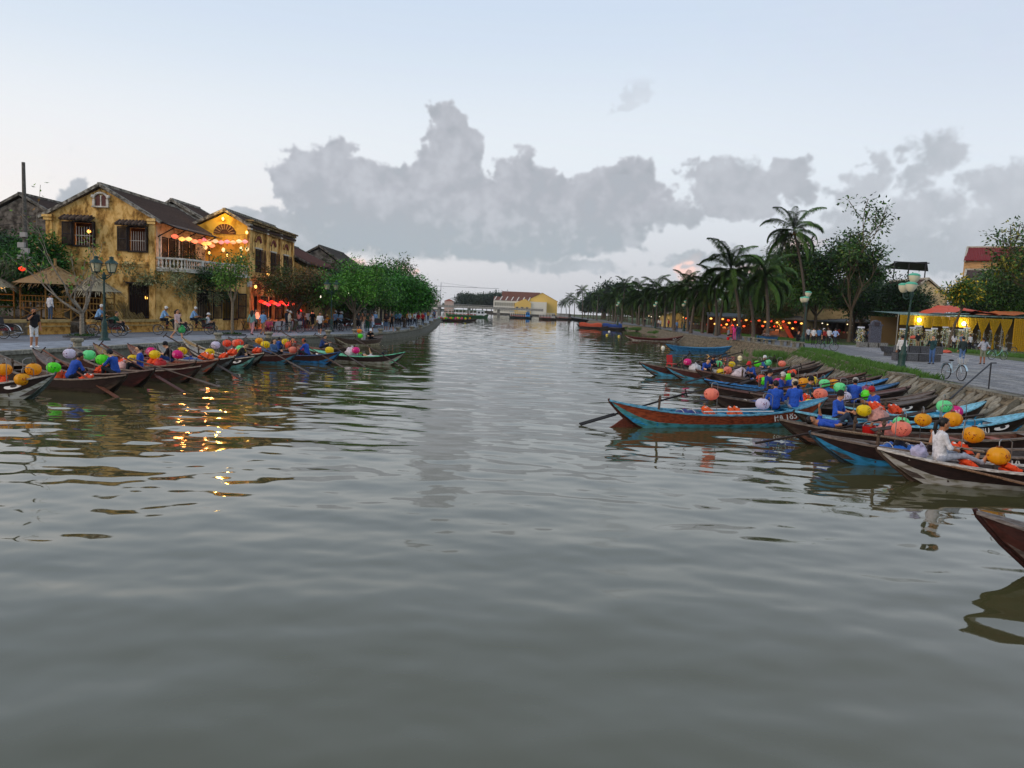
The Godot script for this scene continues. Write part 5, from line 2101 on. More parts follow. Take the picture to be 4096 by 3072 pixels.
	part(rd, "board", mb, mat("7a3a22", 0.6, "wood", 0.5, {"own": true}))
	mb = MB.new()
	mb.tube([V(0.42, 0.35, 0), V(0.2, 0.62, 0)], 0.02, 5)
	part(rd, "tiller", mb, mat("5a3020", 0.7))

	B = boat(V(10.5, 0.6, -24.7), V(15.7, 0.85, -25.4), "small sky blue sampan tucked against the bank behind the clear bag", "the small sky blue boat", ["3a2a22", "32393c", "2c2620", BL, "86cbe4", "58b0d4"], {"group": g, "beam": 0.5, "thwarts": [0.3, 0.5, 0.7]})
	crew(B, 0.26, 0.2, "row", -80, "man in blue shirt and red cap reaching forward", "2a58c0", "20242c", {"hat": ["cap", "b01c28"], "skin": 1})
	vest(B, 0.4, 0.3, "f2501c", 0.42, 0.3, " behind the red cap man")

	B = boat(V(6.7, 0.66, -25.9), V(14.9, 0.85, -26.9), "dark sampan with blue tarpaulin, just behind boat HA 183", "the dark tarpaulin boat", ["2c1e19", "3c332d", "30271f", "4a4038", "5f534a"], {"group": g, "eyes": [0.84], "text": "5", "text_at": 0.74})
	tarp(B, 0.2, 1.5, "1f4fa8", "long blue tarpaulin roll in the dark tarpaulin boat")
	boat_lantern(B, 0.475, 0.1, "salmon", 0.78, 1.08)
	vest(B, 0.42, 0.2, "f2501c", 0.52, 0.2, " beside the salmon lantern")
	boat_lantern(B, 0.41, 0.6, "yellow", 0.5, 0.8)
	boat_lantern(B, 0.585, 0.1, "silver", 0.7, 1.05)
	boat_lantern(B, 0.69, 0.1, "lime", 0.8, 1.0)
	oar(B.at(0.42, 0.6, 1.0), V(6.3, 0.05, -26.0), "pale grey oar resting on the dark tarpaulin boat", "6e6258")

	B = boat(V(8.6, 0.6, -27.6), V(15.6, 0.9, -28.3), "brown sampan where the grey capped man sits", "the grey capped man's boat", ["2f1f19", "45392f", "30271f", "55473c", "6a5b50"], {"group": g, "eyes": [0.82], "text": "9 12", "text_at": 0.66})
	crew(B, 0.31, 0.0, "sit", 60, "man in dark teal shirt and black cap", "1c4450", "22262c", {"hat": ["cap", "16161a"]})
	crew(B, 0.55, 0.2, "hold" if false else "sit", 150, "man in blue shirt and pale grey cap, seen from behind", "2a56bc", "2a2e38", {"hat": ["cap", "a8a49c"]})
	boat_lantern(B, 0.485, 0.0, "mint", 0.9, 1.0)
	boat_lantern(B, 0.63, 0.2, "plum", 0.85, 0.9)

	B = boat(V(7.6, 0.66, -29.1), V(15.5, 0.9, -29.9), "very dark sampan with maroon lined bow against the bank", "the maroon bow boat", ["2a1b16", "3a302a", "30271f", "4f2a28", "6a4a44"], {"group": g})
	crew(B, 0.4, 0.0, "sit", 175, "black haired man in blue shirt, partly hidden between two others", "2a58c0", "2a2e38", {})
	crew(B, 0.34, 0.0, "sit", 60, "man in dark blue shirt and white patterned cap", "2448a0", "2a2e38", {"hat": ["cap", "d0c8c0"]})
	boat_lantern(B, 0.46, 0.0, "gold", 0.92, 1.0)
	oar(B.at(0.48, 0.8, 0.95), V(6.9, 0.05, -28.9), "thin dark oar reaching left from the maroon bow boat", "3c332c")

	B = boat(V(7.9, 0.66, -30.6), V(15.9, 0.9, -31.6), "dark sampan with blue tip and three bright lanterns", "the three lantern boat", ["2a1c17", "382f2a", "30271f", "4a4038", "3a6a94"], {"group": g, "deck": "2f6aa8"})
	crew(B, 0.3, 0.0, "sit", 45, "man in navy shirt and black cap beside magenta lantern", "1f3c8c", "22262e", {"hat": ["cap", "14141a"]})
	boat_lantern(B, 0.35, 0.3, "magenta", 0.76, 1.0)
	boat_lantern(B, 0.55, -0.2, "yellow", 0.86, 1.0)
	boat_lantern(B, 0.585, 0.3, "mint", 0.78, 1.0)
	boat_lantern(B, 0.65, 0.1, "gold", 0.76, 1.1)

	B = boat(V(8.1, 0.66, -32.3), V(16.3, 0.92, -33.4), "sampan with bright blue inside and pointed blue bow", "the bright blue bow boat", ["24160f", "2f2a26", "2c2620", "2a74c0", "3a86c8", "2f7cc4"], {"group": g})
	boat_lantern(B, 0.31, 0.2, "lime", 0.66, 1.0)
	boat_lantern(B, 0.32, -0.5, "coral", 0.72, 1.0)
	boat_lantern(B, 0.46, 0.0, "lime", 0.84, 0.95, " in the middle")
	oar(B.at(0.22, 0.9, 0.75), V(7.2, 0.02, -32.0), "short black oar dipping left from the bright blue bow boat", "2a2420")

	B = boat(V(9.5, 0.66, -36.6), V(16.8, 0.95, -35.0), "dark sampan with red painted bow tip against the bank", "the red tipped boat", ["2c1c17", "3a302a", "30271f", "8a4a34", "5f5248"], {"group": g, "deck": "a03438"})
	boat_lantern(B, 0.5, 0.0, "coral", 0.86, 0.95)
	tarp(B, 0.3, 1.4, "24489c", "flat blue tarpaulin in the red tipped boat")

	B = boat(V(9.1, 0.66, -38.0), V(16.8, 0.95, -36.6), "sampan with orange planks and white bags behind the red tipped boat", "the orange planked boat", ["2c1c17", "3a302a", "30271f", "a85636", "6a4a3c"], {"group": g})
	bundle(B.at(0.27, 0.0, 0.3), V(0.45, 0.3, 0.28), "d9ccd0", "large white bag in the orange planked boat", "plastic_bag", 0.35, 21)
	boat_lantern(B, 0.2, 0.1, "salmon", 0.72, 1.0)
	boat_lantern(B, 0.155, 0.4, "yellow", 0.6, 1.0)
	crew(B, 0.35, 0.0, "lean", -60, "man in blue shirt and red cap bent forward", "2450a8", "22262e", {"hat": ["cap", "d02428"]})
	oar(B.at(0.42, -0.8, 1.25), V(8.4, 0.05, -37.3), "dark oar rising right over the orange planked boat", "2e2622")

	B = boat(V(7.9, 0.66, -39.7), V(16.0, 0.95, -38.3), "maroon sampan with light blue lower hull and a white bucket", "the white bucket boat", ["4a2420", "4a90b4", "3a2a22", "57463c", "7a6a5e"], {"group": g})
	crew(B, 0.235, 0.0, "lean", 20, "person in blue shirt curled forward beside white bucket", "2450b0", "22262e", {})
	bucket(B.at(0.3, 0.3, 0.3), "d8d4cc", "white bucket in the maroon sampan")
	bundle(B.at(0.36, 0.0, 0.28), V(0.2, 0.14, 0.18), "e8a090", "pink bag beside the white bucket", "plastic_bag", 0.35, 25)

	B = boat(V(6.9, 0.68, -41.7), V(14.8, 0.85, -41.1), "maroon sampan with sky blue lower hull, left tip of the right cluster", "the leftmost cluster boat", ["46211e", "4a9cc4", "3a2a22", "5a4a40", "6a5c50"], {"group": g, "deck": "3a6c9c"})
	boat_lantern(B, 0.31, 0.0, "magenta", 0.82, 1.0)
	bundle(B.at(0.37, 0.0, 0.28), V(0.32, 0.26, 0.24), "dcd8d8", "pale plastic bag beside the magenta lantern", "plastic_bag", 0.35, 27)
	chair(B.at(0.215, 0.1, 0.28), 0.6, "c02020", "red plastic chair in the leftmost cluster boat")
	oar(B.at(0.34, -0.6, 1.3), V(8.4, 0.3, -41.0), "black oar crossing behind the red plastic chair", "1e1a18")

	B = boat(V(9.4, 0.62, -43.4), V(17.2, 0.95, -42.7), "dark sampan with white capped man and green lanterns", "the white capped man's boat", ["2e1e19", "4a5a60", "30271f", "6a5040", "6a5c50"], {"group": g})
	crew(B, 0.21, 0.0, "lean", 30, "man in navy shirt bent over near the left end", "1c2c58", "1c1e26", {"hat": ["cap", "2a3040"]})
	boat_lantern(B, 0.27, 0.2, "mint", 0.7, 1.0)
	boat_lantern(B, 0.36, 0.0, "yellow", 0.7, 0.9)
	boat_lantern(B, 0.56, 0.2, "lime", 0.8, 1.0)
	boat_lantern(B, 0.63, 0.0, "mint", 0.9, 1.0, " near the bank")
	crew(B, 0.595, 0.0, "sit", 0, "man in pale blue shirt and white cap", "4a78b8", "22262e", {"hat": ["cap", "e0e0e0"]})

	B = boat(V(10.4, 0.6, -45.2), V(17.6, 0.95, -44.2), "brown sampan in the back row with one salmon lantern", "the back row salmon lantern boat", ["33221b", "453a32", "30271f", "55473c", "6a5c50"], {"group": g, "eyes": [0.84]})
	boat_lantern(B, 0.7, 0.0, "salmon", 0.78, 1.0)
	oar(B.at(0.4, 0.4, 1.35), V(10.2, 0.35, -44.8), "dark oar slanting over the back row", "2a2420")
	B = boat(V(11.2, 0.6, -47.0), V(18.0, 0.95, -45.9), "farthest brown sampan of the right cluster, empty", "the farthest cluster boat", ["3a231c", "453a32", "30271f", "55473c", "6a5c50"], {"group": g})

	B = boat(V(14.6, 0.6, -73.8), V(21.2, 0.62, -75.0), "lone bright blue skiff floating beyond the cluster", "the lone blue skiff", ["2a72a8", "3a82b4", "2a4a58", "2a6c9c", "4a94c4"], {"group": g, "posts": []})
	B = boat(V(14.3, 0.6, -99.4), V(21.9, 0.85, -99.9), "lone maroon sampan with white lower hull beside the reeds", "the lone maroon boat", ["5a2220", "b8b2aa", "4a2420", "6a3a34", "8a5a50"], {"group": g, "posts": [], "eyes": [0.84]})
	B = boat(V(17.4, 0.5, -158), V(22.2, 0.6, -157), "small dark boat near the orange covered boats", "the small dark boat", ["2a2420", "3a342e", "30271f", "3a342e", "4a443c"], {"group": g, "posts": []})
	for i in 2:
		B = boat(V(13.2 + i * 5.4, 0.9, -164 - i * 3.0), V(20.0 + i * 4.6, 0.7, -165 - i * 3.0), ["moored boat under an orange tarpaulin", "moored boat under a blue tarpaulin behind the orange one"][i], "covered boat", ["3a2a24", "4a3a30", "30271f", "4a443c", "5a4c40"], {"group": g, "posts": []})
		mb = MB.new()
		var rows := []
		for k in 9:
			var u := k / 8.0
			var row := PackedVector3Array()
			for q in 7:
				var a2 := PI * q / 6.0
				row.append(B.at(0.08 + u * 0.7, cos(a2) * 1.1, 0.45 + sin(a2) * (0.75 + 0.12 * sin(u * 9.0))))
			rows.append(row)
		mb.grid(rows)
		var c := thing("boat_cover", ["orange", "blue"][i] + " tarpaulin drawn over a moored boat", "tarpaulin")
		part(c, "sheet", mb, mat(["d0542c", "2c4a90"][i], 0.6, "cloth", 1.0))
		mb = MB.new()
		mb.tube([B.at(0.08, 0.0, 1.22), B.at(0.78, 0.0, 1.2)], 0.03, 5)
		part(c, "ridge_pole", mb, mat("5a4a3c", 0.8))
	# mooring floats and yellow buoys
	var fl := -1
	for q in [[V(15.17, 0, -78.17), "e8e4d0"], [V(17.17, 0, -75.86), "e8d8a0"], [V(18.85, 0, -63.93), "e4d8a8"], [V(14.05, 0, -116.56), "d8c040"], [V(17.29, 0, -140.33), "e8e4d8"], [V(15.33, 0, -112.6), "d8c050"]]:
		fl += 1
		var o := thing("mooring_float", "pale round float off the right bank, " + nth(fl), "buoy", q[0], 0.0, "floats off the right bank")
		mb = MB.new()
		mb.ball(V(0, 0.06, 0), V(0.2, 0.18, 0.2), 12, 8)
		part(o, "float_body", mb, mat(q[1], 0.5))
		mb = MB.new()
		mb.lathe([V2(0.02, 0.2), V2(0.05, 0.23), V2(0.02, 0.3), V2(0.001, 0.31)], 8)
		part(o, "eyelet", mb, mat("8a867c", 0.6))


	# loose oars lying across the right cluster
	var ox := [[V(13.6, 1.15, -29.6), V(9.4, 0.3, -28.2)], [V(14.6, 1.2, -31.2), V(10.2, 0.35, -30.0)], [V(12.6, 1.3, -33.6), V(8.6, 0.2, -32.0)], [V(14.4, 1.2, -36.4), V(10.6, 0.3, -35.6)], [V(13.2, 1.4, -38.8), V(9.6, 0.4, -37.6)], [V(12.0, 1.4, -42.6), V(8.2, 0.3, -41.2)], [V(13.8, 1.0, -26.8), V(10.0, 0.4, -25.6)], [V(12.9, 0.9, -20.9), V(9.2, 0.55, -19.4)]]
	for i in ox.size():
		oar(ox[i][0], ox[i][1], nth(i) + " loose dark oar lying across the right hand boats", ["3a302a", "4c4038", "2e2622"][i % 3], i % 2 == 0)


func V2(x: float, y: float) -> Vector2:
	return Vector2(x, y)


func bucket(p: Vector3, hex: String, label: String) -> void:
	var o := thing("bucket", label, "bucket", p)
	var mb := MB.new()
	mb.lathe([V2(0.001, 0), V2(0.13, 0), V2(0.17, 0.3), V2(0.18, 0.31), V2(0.165, 0.3), V2(0.125, 0.02)], 16)
	part(o, "pail", mb, mat(hex, 0.45))
	mb = MB.new()
	var pa := []
	for i in 9:
		pa.append(V(cos(PI * i / 8.0) * 0.17, 0.29 + sin(PI * i / 8.0) * 0.13, 0.03))
	mb.tube(pa, 0.008, 4)
	part(o, "handle", mb, mat("a8a49c", 0.5))


func chair(p: Vector3, turn: float, hex: String, label: String) -> void:
	var o := thing("plastic_chair", label, "chair", p, turn)
	var m := mat(hex, 0.45)
	var mb := MB.new()
	mb.box(V(0, 0.4, 0), V(0.42, 0.04, 0.42))
	part(o, "seat", mb, m)
	mb = MB.new()
	mb.box(V(0, 0.66, -0.2), V(0.4, 0.42, 0.035), Basis(Vector3.RIGHT, -0.15))
	part(o, "backrest", mb, m)
	for x in [-0.18, 0.18]:
		for z in [-0.18, 0.18]:
			mb = MB.new()
			mb.bar(V(x, 0.38, z), V(x * 1.15, 0, z * 1.15), 0.035)
			part(o, "leg", mb, m)


func fleet_left() -> void:
	rng.seed = 400
	var g := "sampans moored along the left quay"
	var B := boat(V(-20.1, 0.7, -23.4), V(-13.4, 0.8, -22.4), "dark sampan with white lower hull and painted eye at left edge", "the white bottomed eye boat", ["2a1a14", "b4b6b2", "5a6a68", "4a423c", "a8a49c"], {"group": g, "eyes": [0.82], "posts": [0.7], "deck": "6a5a4c"})
	boat_lantern(B, 0.76, 0.0, "gold", 0.82, 1.0)
	boat_lantern(B, 0.87, -0.4, "gold", 0.86, 1.0, " by the stem, upper one,")
	boat_lantern(B, 0.885, 0.5, "gold", 0.6, 1.0, " by the stem, lower one,")
	vest(B, 0.745, 0.4, "f2501c", 0.42, 0.3)

	B = boat(V(-18.4, 1.0, -27.0), V(-12.2, 0.66, -24.2), "dark brown sampan behind the eye boat with lime lantern", "the lime lantern boat", ["2e1d18", "3f342c", "30271f", "55402f", "7a6c5e"], {"group": g})
	boat_lantern(B, 0.53, 0.5, "lime", 0.68, 1.0)
	crew(B, 0.63, 0.2, "lean", 150, "person in blue shirt bent over, seen from behind", "2450b0", "22262e", {})
	vest(B, 0.55, 0.0, "f2501c", 0.32, 0.7, " left of the bent person")
	vest(B, 0.72, 0.2, "f2501c", 0.3, 0.2, " right of the bent person")
	oar(V(-16.3, 1.15, -26.6), V(-12.1, -0.05, -23.6), "long brown oar slanting down into the water at left", "7a4a34")

	B = boat(V(-18.0, 1.0, -28.8), V(-12.4, 0.66, -26.5), "maroon lined sampan with a hanging orange vest", "the hanging vest boat", ["3a1d1a", "45211e", "30271f", "5c2a24", "7c6a60"], {"group": g})
	boat_lantern(B, 0.32, 0.0, "silver", 0.95, 1.0)
	boat_lantern(B, 0.5, 0.0, "mint", 0.98, 1.0)
	boat_lantern(B, 0.63, 0.2, "lime", 0.86, 1.05)
	vest(B, 0.6, 0.4, "f2501c", 0.42, 0.0)
	crew(B, 0.71, 0.1, "row", -100, "man in blue shirt and dark cap rowing", "2450a8", "22262e", {"hat": ["cap", "20242a"]})
	oar(V(-15.2, 1.35, -28.3), V(-11.0, -0.05, -25.8), "reddish brown oar crossing the rowing man", "5a332a")

	B = boat(V(-17.4, 1.0, -30.3), V(-11.6, 0.66, -28.5), "maroon sampan carrying the woman in blue", "the boat of the woman in blue", ["451f1b", "3f342c", "38281f", "6a3a2c", "8a7a6c"], {"group": g})
	crew(B, 0.55, 0.1, "sit", -60, "smiling woman in blue shirt resting her arms on an oar", "2450b8", "1c1c22", {"hair": "bun", "skin": 2})
	boat_lantern(B, 0.48, -0.3, "yellow", 0.72, 0.95)
	vest(B, 0.4, 0.0, "f2501c", 0.5, 0.1)
	bundle(B.at(0.44, 0.3, 0.28), V(0.3, 0.2, 0.22), "e4b0a8", "pale pink bag beside the woman in blue", "plastic_bag", 0.35, 31)
	oar(V(-14.5, 0.8, -29.0), V(-10.2, -0.05, -27.4), "grey oar held by the woman in blue", "6a5a50", false)

	B = boat(V(-17.8, 1.05, -32.6), V(-12.5, 0.66, -30.2), "sampan with orange planks and tan scoop stern", "the tan stern boat", ["4a2420", "6a5a4c", "38281f", "b0522e", "8a6a58"], {"group": g, "deck": "b08a4c"})
	boat_lantern(B, 0.6, 0.0, "yellow", 0.8, 1.0)
	boat_lantern(B, 0.55, -0.4, "magenta", 0.9, 0.95)
	vest(B, 0.62, 0.4, "f2501c", 0.45, 0.2)
	bundle(B.at(0.7, 0.3, 0.28), V(0.24, 0.2, 0.2), "c8201c", "bright red tarpaulin bundle in the tan stern boat", "cloth_bundle", 0.5, 33)

	B = boat(V(-17.4, 0.95, -34.7), V(-12.2, 0.66, -31.8), "maroon sampan with man in black cap and magenta lantern", "the black capped man's boat", ["45201c", "6a6a66", "38281f", "a04a2c", "8a5a44"], {"group": g})
	crew(B, 0.5, 0.0, "row", -70, "man in black shirt and black cap holding an oar", "1a1a1e", "2a4a88", {"hat": ["cap", "16181c"], "skin": 2})
	boat_lantern(B, 0.58, 0.3, "magenta", 0.72, 1.08)
	boat_lantern(B, 0.6, -0.4, "yellow", 0.86, 1.0)
	bundle(B.at(0.45, 0.5, 0.28), V(0.34, 0.12, 0.18), "cfcac8", "white bundle beside the magenta lantern", "cloth_bundle", 0.6, 35)
	oar(V(-15.6, 1.45, -34.4), V(-10.8, -0.05, -30.8), "dark oar with cross grip before the black capped man", "3c2f28")

	B = boat(V(-16.8, 0.9, -36.4), V(-12.2, 0.66, -33.6), "dark sampan lettered HA with life vests on its thwarts", "the lettered dark boat", ["26201e", "5a6468", "30271f", "40403e", "9a968e"], {"group": g, "text": "HA", "text_at": 0.36})
	vest(B, 0.6, 0.2, "f2601c", 0.5, 0.0, " near the middle")
	vest(B, 0.7, 0.3, "f2601c", 0.46, 0.5, " near the stem")
	crew(B, 0.5, 0.0, "lie", 80, "person in pale jeans lying with one knee up", "2a4a90", "6a88a8", {})

	B = boat(V(-16.0, 0.8, -38.0), V(-11.8, 0.62, -35.0), "sampan with white scroll on its bow and teal lower hull", "the scroll bow boat", ["2c2320", "6fb0ac", "3a5a5c", "4a3f38", "a8a094"], {"group": g, "eyes": [0.84]})
	boat_lantern(B, 0.4, -0.2, "silver", 0.95, 1.0)
	boat_lantern(B, 0.44, 0.5, "yellow", 0.62, 1.0)
	vest(B, 0.55, 0.3, "f2501c", 0.4, 0.0)
	vest(B, 0.6, -0.3, "f2501c", 0.6, 0.3, " on the far side")
	crew(B, 0.76, 0.0, "lean", 100, "man in black shirt and jeans doubled over", "161618", "2c3e5c", {})

	B = boat(V(-17.2, 1.05, -40.0), V(-12.0, 0.66, -37.0), "long sampan with tan scoop stern and coral lanterns", "the coral lantern boat", ["332622", "77847f", "30271f", "5a544c", "b4aa98"], {"group": g, "deck": "b08a4c"})
	boat_lantern(B, 0.52, -0.3, "coral", 0.95, 1.0)
	boat_lantern(B, 0.64, -0.4, "salmon", 1.0, 1.0)
	boat_lantern(B, 0.72, 0.0, "coral", 1.05, 1.0, " hung high")
	boat_lantern(B, 0.75, 0.4, "mint", 0.78, 1.0)
	boat_lantern(B, 0.8, 0.5, "yellow", 0.66, 0.95)
	oar(V(-13.4, 1.3, -38.4), V(-8.9, -0.05, -34.2), "grey brown oar reaching over the scroll bow boat", "5c5048")

	B = boat(V(-15.8, 0.85, -41.6), V(-10.8, 0.62, -38.2), "maroon sampan carrying the woman in denim", "the denim woman's boat", ["451f1c", "3f7a94", "30404a", "4a3a34", "6a564c"], {"group": g})
	crew(B, 0.72, 0.1, "sit", 70, "woman in denim jacket sitting with folded arms", "4a6c98", "1a1a20", {"arm": "l", "hair": "long", "skin": 2})
	boat_lantern(B, 0.6, 0.0, "yellow", 0.9, 1.1)
	vest(B, 0.5, 0.2, "f2501c", 0.5, 0.3)

	B = boat(V(-14.4, 0.7, -42.6), V(-9.0, 0.68, -39.8), "sampan with vivid blue hull and blue rim", "the vivid blue boat", ["3a1f1c", "2a78b8", "2a4a68", "57463c", "2f4f7c"], {"group": g})
	crew(B, 0.48, 0.1, "sit", 30, "woman in brown top leaning back", "7a4a3c", "c0a890", {"hair": "long"})
	crew(B, 0.66, 0.2, "row", -110, "man in blue shirt and rust cap stretching out his arm", "2450b0", "1e2028", {"hat": ["cap", "a8502c"]})
	boat_lantern(B, 0.53, 0.5, "salmon", 0.62, 1.0)
	boat_lantern(B, 0.44, 0.3, "coral", 0.85, 1.0)
	boat_lantern(B, 0.88, -0.3, "yellow", 0.72, 1.05)
	bundle(B.at(0.58, -0.2, 0.28), V(0.26, 0.3, 0.2), "b8205c", "magenta bag between the two people in vivid blue boat", "cloth_bag", 0.5, 41)
	oar(V(-13.2, 1.5, -43.4), V(-8.3, -0.05, -38.2), "brown oar crossing the vivid blue boat", "5a4538")

	B = boat(V(-11.6, 0.56, -43.4), V(-5.8, 0.74, -41.2), "sampan with mint green inside and grey hull, farthest right of the left boats", "the mint green boat", ["2a1a18", "9a9c94", "5a544a", "6fd0a8", "6cc8a4", "8ad8b8"], {"group": g, "deck": "7fd8b4", "eyes": [0.18]})
	boat_lantern(B, 0.52, 0.1, "magenta", 0.66, 1.0)
	bundle(B.at(0.46, 0.0, 0.28), V(0.34, 0.3, 0.26), "dccfd4", "large white bag beside magenta lantern in mint green boat", "plastic_bag", 0.35, 43)
	crew(B, 0.72, 0.0, "lie", 90, "person lying flat in the mint green boat", "d4d4d4", "20242c", {"arm": "s"})
	oar(V(-8.9, 1.25, -43.0), V(-5.4, -0.05, -39.4), "dark oar propped on the mint green boat", "4a3a32")
	oar(V(-10.9, 1.2, -43.3), V(-7.4, -0.05, -39.0), "thin oar standing off the mint green boat's left end", "4a3a32", false)

	B = boat(V(-16.9, 0.9, -45.6), V(-11.8, 0.62, -43.6), "brown sampan by the quay with two children aboard", "the children's boat", ["3a2621", "4a4038", "30271f", "5a4a40", "6a5c50"], {"group": g})
	crew(B, 0.66, 0.0, "sit", 160, "child in blue shirt with dark cap", "2450a0", "2a2e38", {"size": 0.8, "hat": ["cap", "2a2e38"]})
	crew(B, 0.6, 0.2, "sit", 150, "small child in mustard shirt", "b07a2c", "2a2e38", {"size": 0.72})
	boat_lantern(B, 0.74, 0.0, "yellow", 0.86, 1.0)
	boat_lantern(B, 0.82, 0.2, "coral", 0.8, 1.0)
	boat_lantern(B, 0.4, 0.0, "gold", 0.8, 1.1)

	B = boat(V(-14.6, 0.8, -48.4), V(-9.6, 0.66, -46.4), "dark sampan with orange boards behind the vivid blue boat", "the orange board boat", ["332622", "4a4038", "30271f", "b0583a", "6a5c50"], {"group": g})
	crew(B, 0.55, 0.0, "row", 100, "man in navy shirt turned to the right", "20407c", "22262e", {"skin": 2})
	oar(V(-12.3, 1.2, -47.5), V(-8.2, 0.0, -44.6), "straight dark oar behind the man in navy", "4a3a32")

	B = boat(V(-13.1, 0.72, -56.2), V(-10.7, 0.75, -62.6), "weathered wooden boat with cream lower hull tied along the quay", "the cream bottomed boat", ["5a4638", "c0b498", "6a5c48", "6a5a4c", "5a4a40"], {"group": g, "beam": 0.75, "mid": 0.46})
	crew(B, 0.72, 0.0, "lean", 20, "man in black shirt and white cap sitting in the cream bottomed boat", "18181c", "20222a", {"hat": ["cap", "e8e8e8"], "y": 0.45})
	boat_lantern(B, 0.5, 0.2, "lime", 0.75, 0.95)
	boat_lantern(B, 0.55, -0.3, "orange", 1.1, 0.95)
	bundle(B.at(0.58, 0.0, 0.3), V(0.16, 0.4, 0.16), "b8bcc0", "grey upright sack in the cream bottomed boat", "cloth_bag", 0.6, 45)



# ---------------------------------------------------------------- trees
var leafy: StandardMaterial3D
func leaf_mat() -> StandardMaterial3D:
	if leafy == null:
		leafy = StandardMaterial3D.new()
		leafy.vertex_color_use_as_albedo = true
		leafy.roughness = 0.55
		leafy.metallic_specular = 0.35
		leafy.backlight_enabled = true
		leafy.backlight = Color("5c6a30")
		leafy.cull_mode = BaseMaterial3D.CULL_DISABLED
	return leafy


# grows limbs; tips collect where leaves sit
func limb(mb: MB, p: Vector3, d: Vector3, long: float, r: float, depth: int, tips: Array, o: Dictionary) -> void:
	var path := [p]
	var rads := [r]
	var n := 4
	for i in n:
		d = (d + V(rng.randfn(0, 1), rng.randfn(0, 0.6), rng.randfn(0, 1)) * o.get("wander", 0.12) + V(0, o.get("rise", 0.05), 0)).normalized()
		p += d * long / n
		path.append(p)
		rads.append(maxf(lerpf(r, r * 0.62, (i + 1.0) / n), o.get("twig", 0.012)))
		if depth <= o.get("leaf_from", 2) and i >= 1:
			tips.append(p)
	mb.tube(path, rads, 7 if depth > 2 else 5, false)
	if depth <= 1:
		tips.append(p)
		return
	var kids: int = o.get("kids", 3)
	var turn := rng.randf() * TAU
	for k in kids:
		var a := turn + TAU * k / kids + rng.randf_range(-0.4, 0.4)
		var side := d.cross(Vector3.UP if absf(d.y) < 0.9 else Vector3.RIGHT).normalized()
		side = side.rotated(d, a)
		var sp: float = o.get("open", 0.65) * rng.randf_range(0.7, 1.25)
		limb(mb, path[n if k else n - 1], (d * cos(sp) + side * sin(sp)).normalized(), long * o.get("shrink", 0.72) * rng.randf_range(0.6, 1.4), rads[n] * 0.85, depth - 1, tips, o)


# a tree with trunk and crown; leaves cluster round the limb tips
func tree(called: String, label: String, at: Vector3, o: Dictionary, group := "") -> Node3D:
	rng.seed = o.get("seed", 1)
	var t := thing(called, label, o.get("category", "tree"), at, 0.0, group)
	var wood := MB.new()
	var tips := []
	var lean: Vector3 = o.get("lean", Vector3.ZERO)
	var h: float = o.get("trunk", 2.0)
	var r: float = o.get("thick", 0.14)
	var top := V(lean.x, h, lean.z)
	wood.tube([V(0, -0.15, 0), V(lean.x * 0.15, h * 0.12, lean.z * 0.15), V(lean.x * 0.4, h * 0.5, lean.z * 0.4) + V(rng.randfn(0, 0.06), 0, 0), top], [r * 1.5, r * 1.05, r * 0.92, r * 0.85], 9)
	var kids: int = o.get("limbs", 4)
	for k in kids:
		var a := TAU * k / kids + rng.randf() * 0.8
		var op: float = o.get("fork", 0.6) * rng.randf_range(0.6, 1.2)
		limb(wood, top + V(0, rng.randf_range(-0.3, 0.0) * h * 0.2, 0), V(cos(a) * sin(op), cos(op), sin(a) * sin(op)), o.get("long", 1.4) * rng.randf_range(0.7, 1.3), r * 0.6, o.get("depth", 3), tips, o)
	part(t, "trunk", wood, mat(o.get("bark", "6a5c4c"), 0.9, "blotch", 0.8))
	var cr := MB.new()
	var hues: Array = o.get("hues", ["2f4a1c", "3c5c22", "4a6e28", "27401a"])
	var cols := []
	for x in hues:
		cols.append(Color(x).srgb_to_linear())
	var size: float = o.get("leaf", 0.2)
	var spread: float = o.get("spread", 0.4)
	for p in tips:
		var base: Color = cols[rng.randi() % cols.size()]
		for k in o.get("leaves", 12):
			var q: Vector3 = p + V(rng.randfn(0, 1), rng.randfn(0, 0.75), rng.randfn(0, 1)) * spread * 0.55
			if q.y < o.get("skirt", 0.5):
				continue
			var out: Vector3 = (q - p).normalized()
			var d := (out + V(rng.randfn(0, 0.5), rng.randfn(-0.25, 0.4), rng.randfn(0, 0.5))).normalized() * size * rng.randf_range(0.7, 1.35)
			var s: Vector3 = d.cross(V(rng.randfn(0, 0.5), 1, rng.randfn(0, 0.5))).normalized() * size * o.get("wide", 0.26)
			cr.leaf(q, d, s, base * rng.randf_range(0.9, 1.8))
	if cr.v.size():
		part(t, "crown", cr, leaf_mat())
	return t


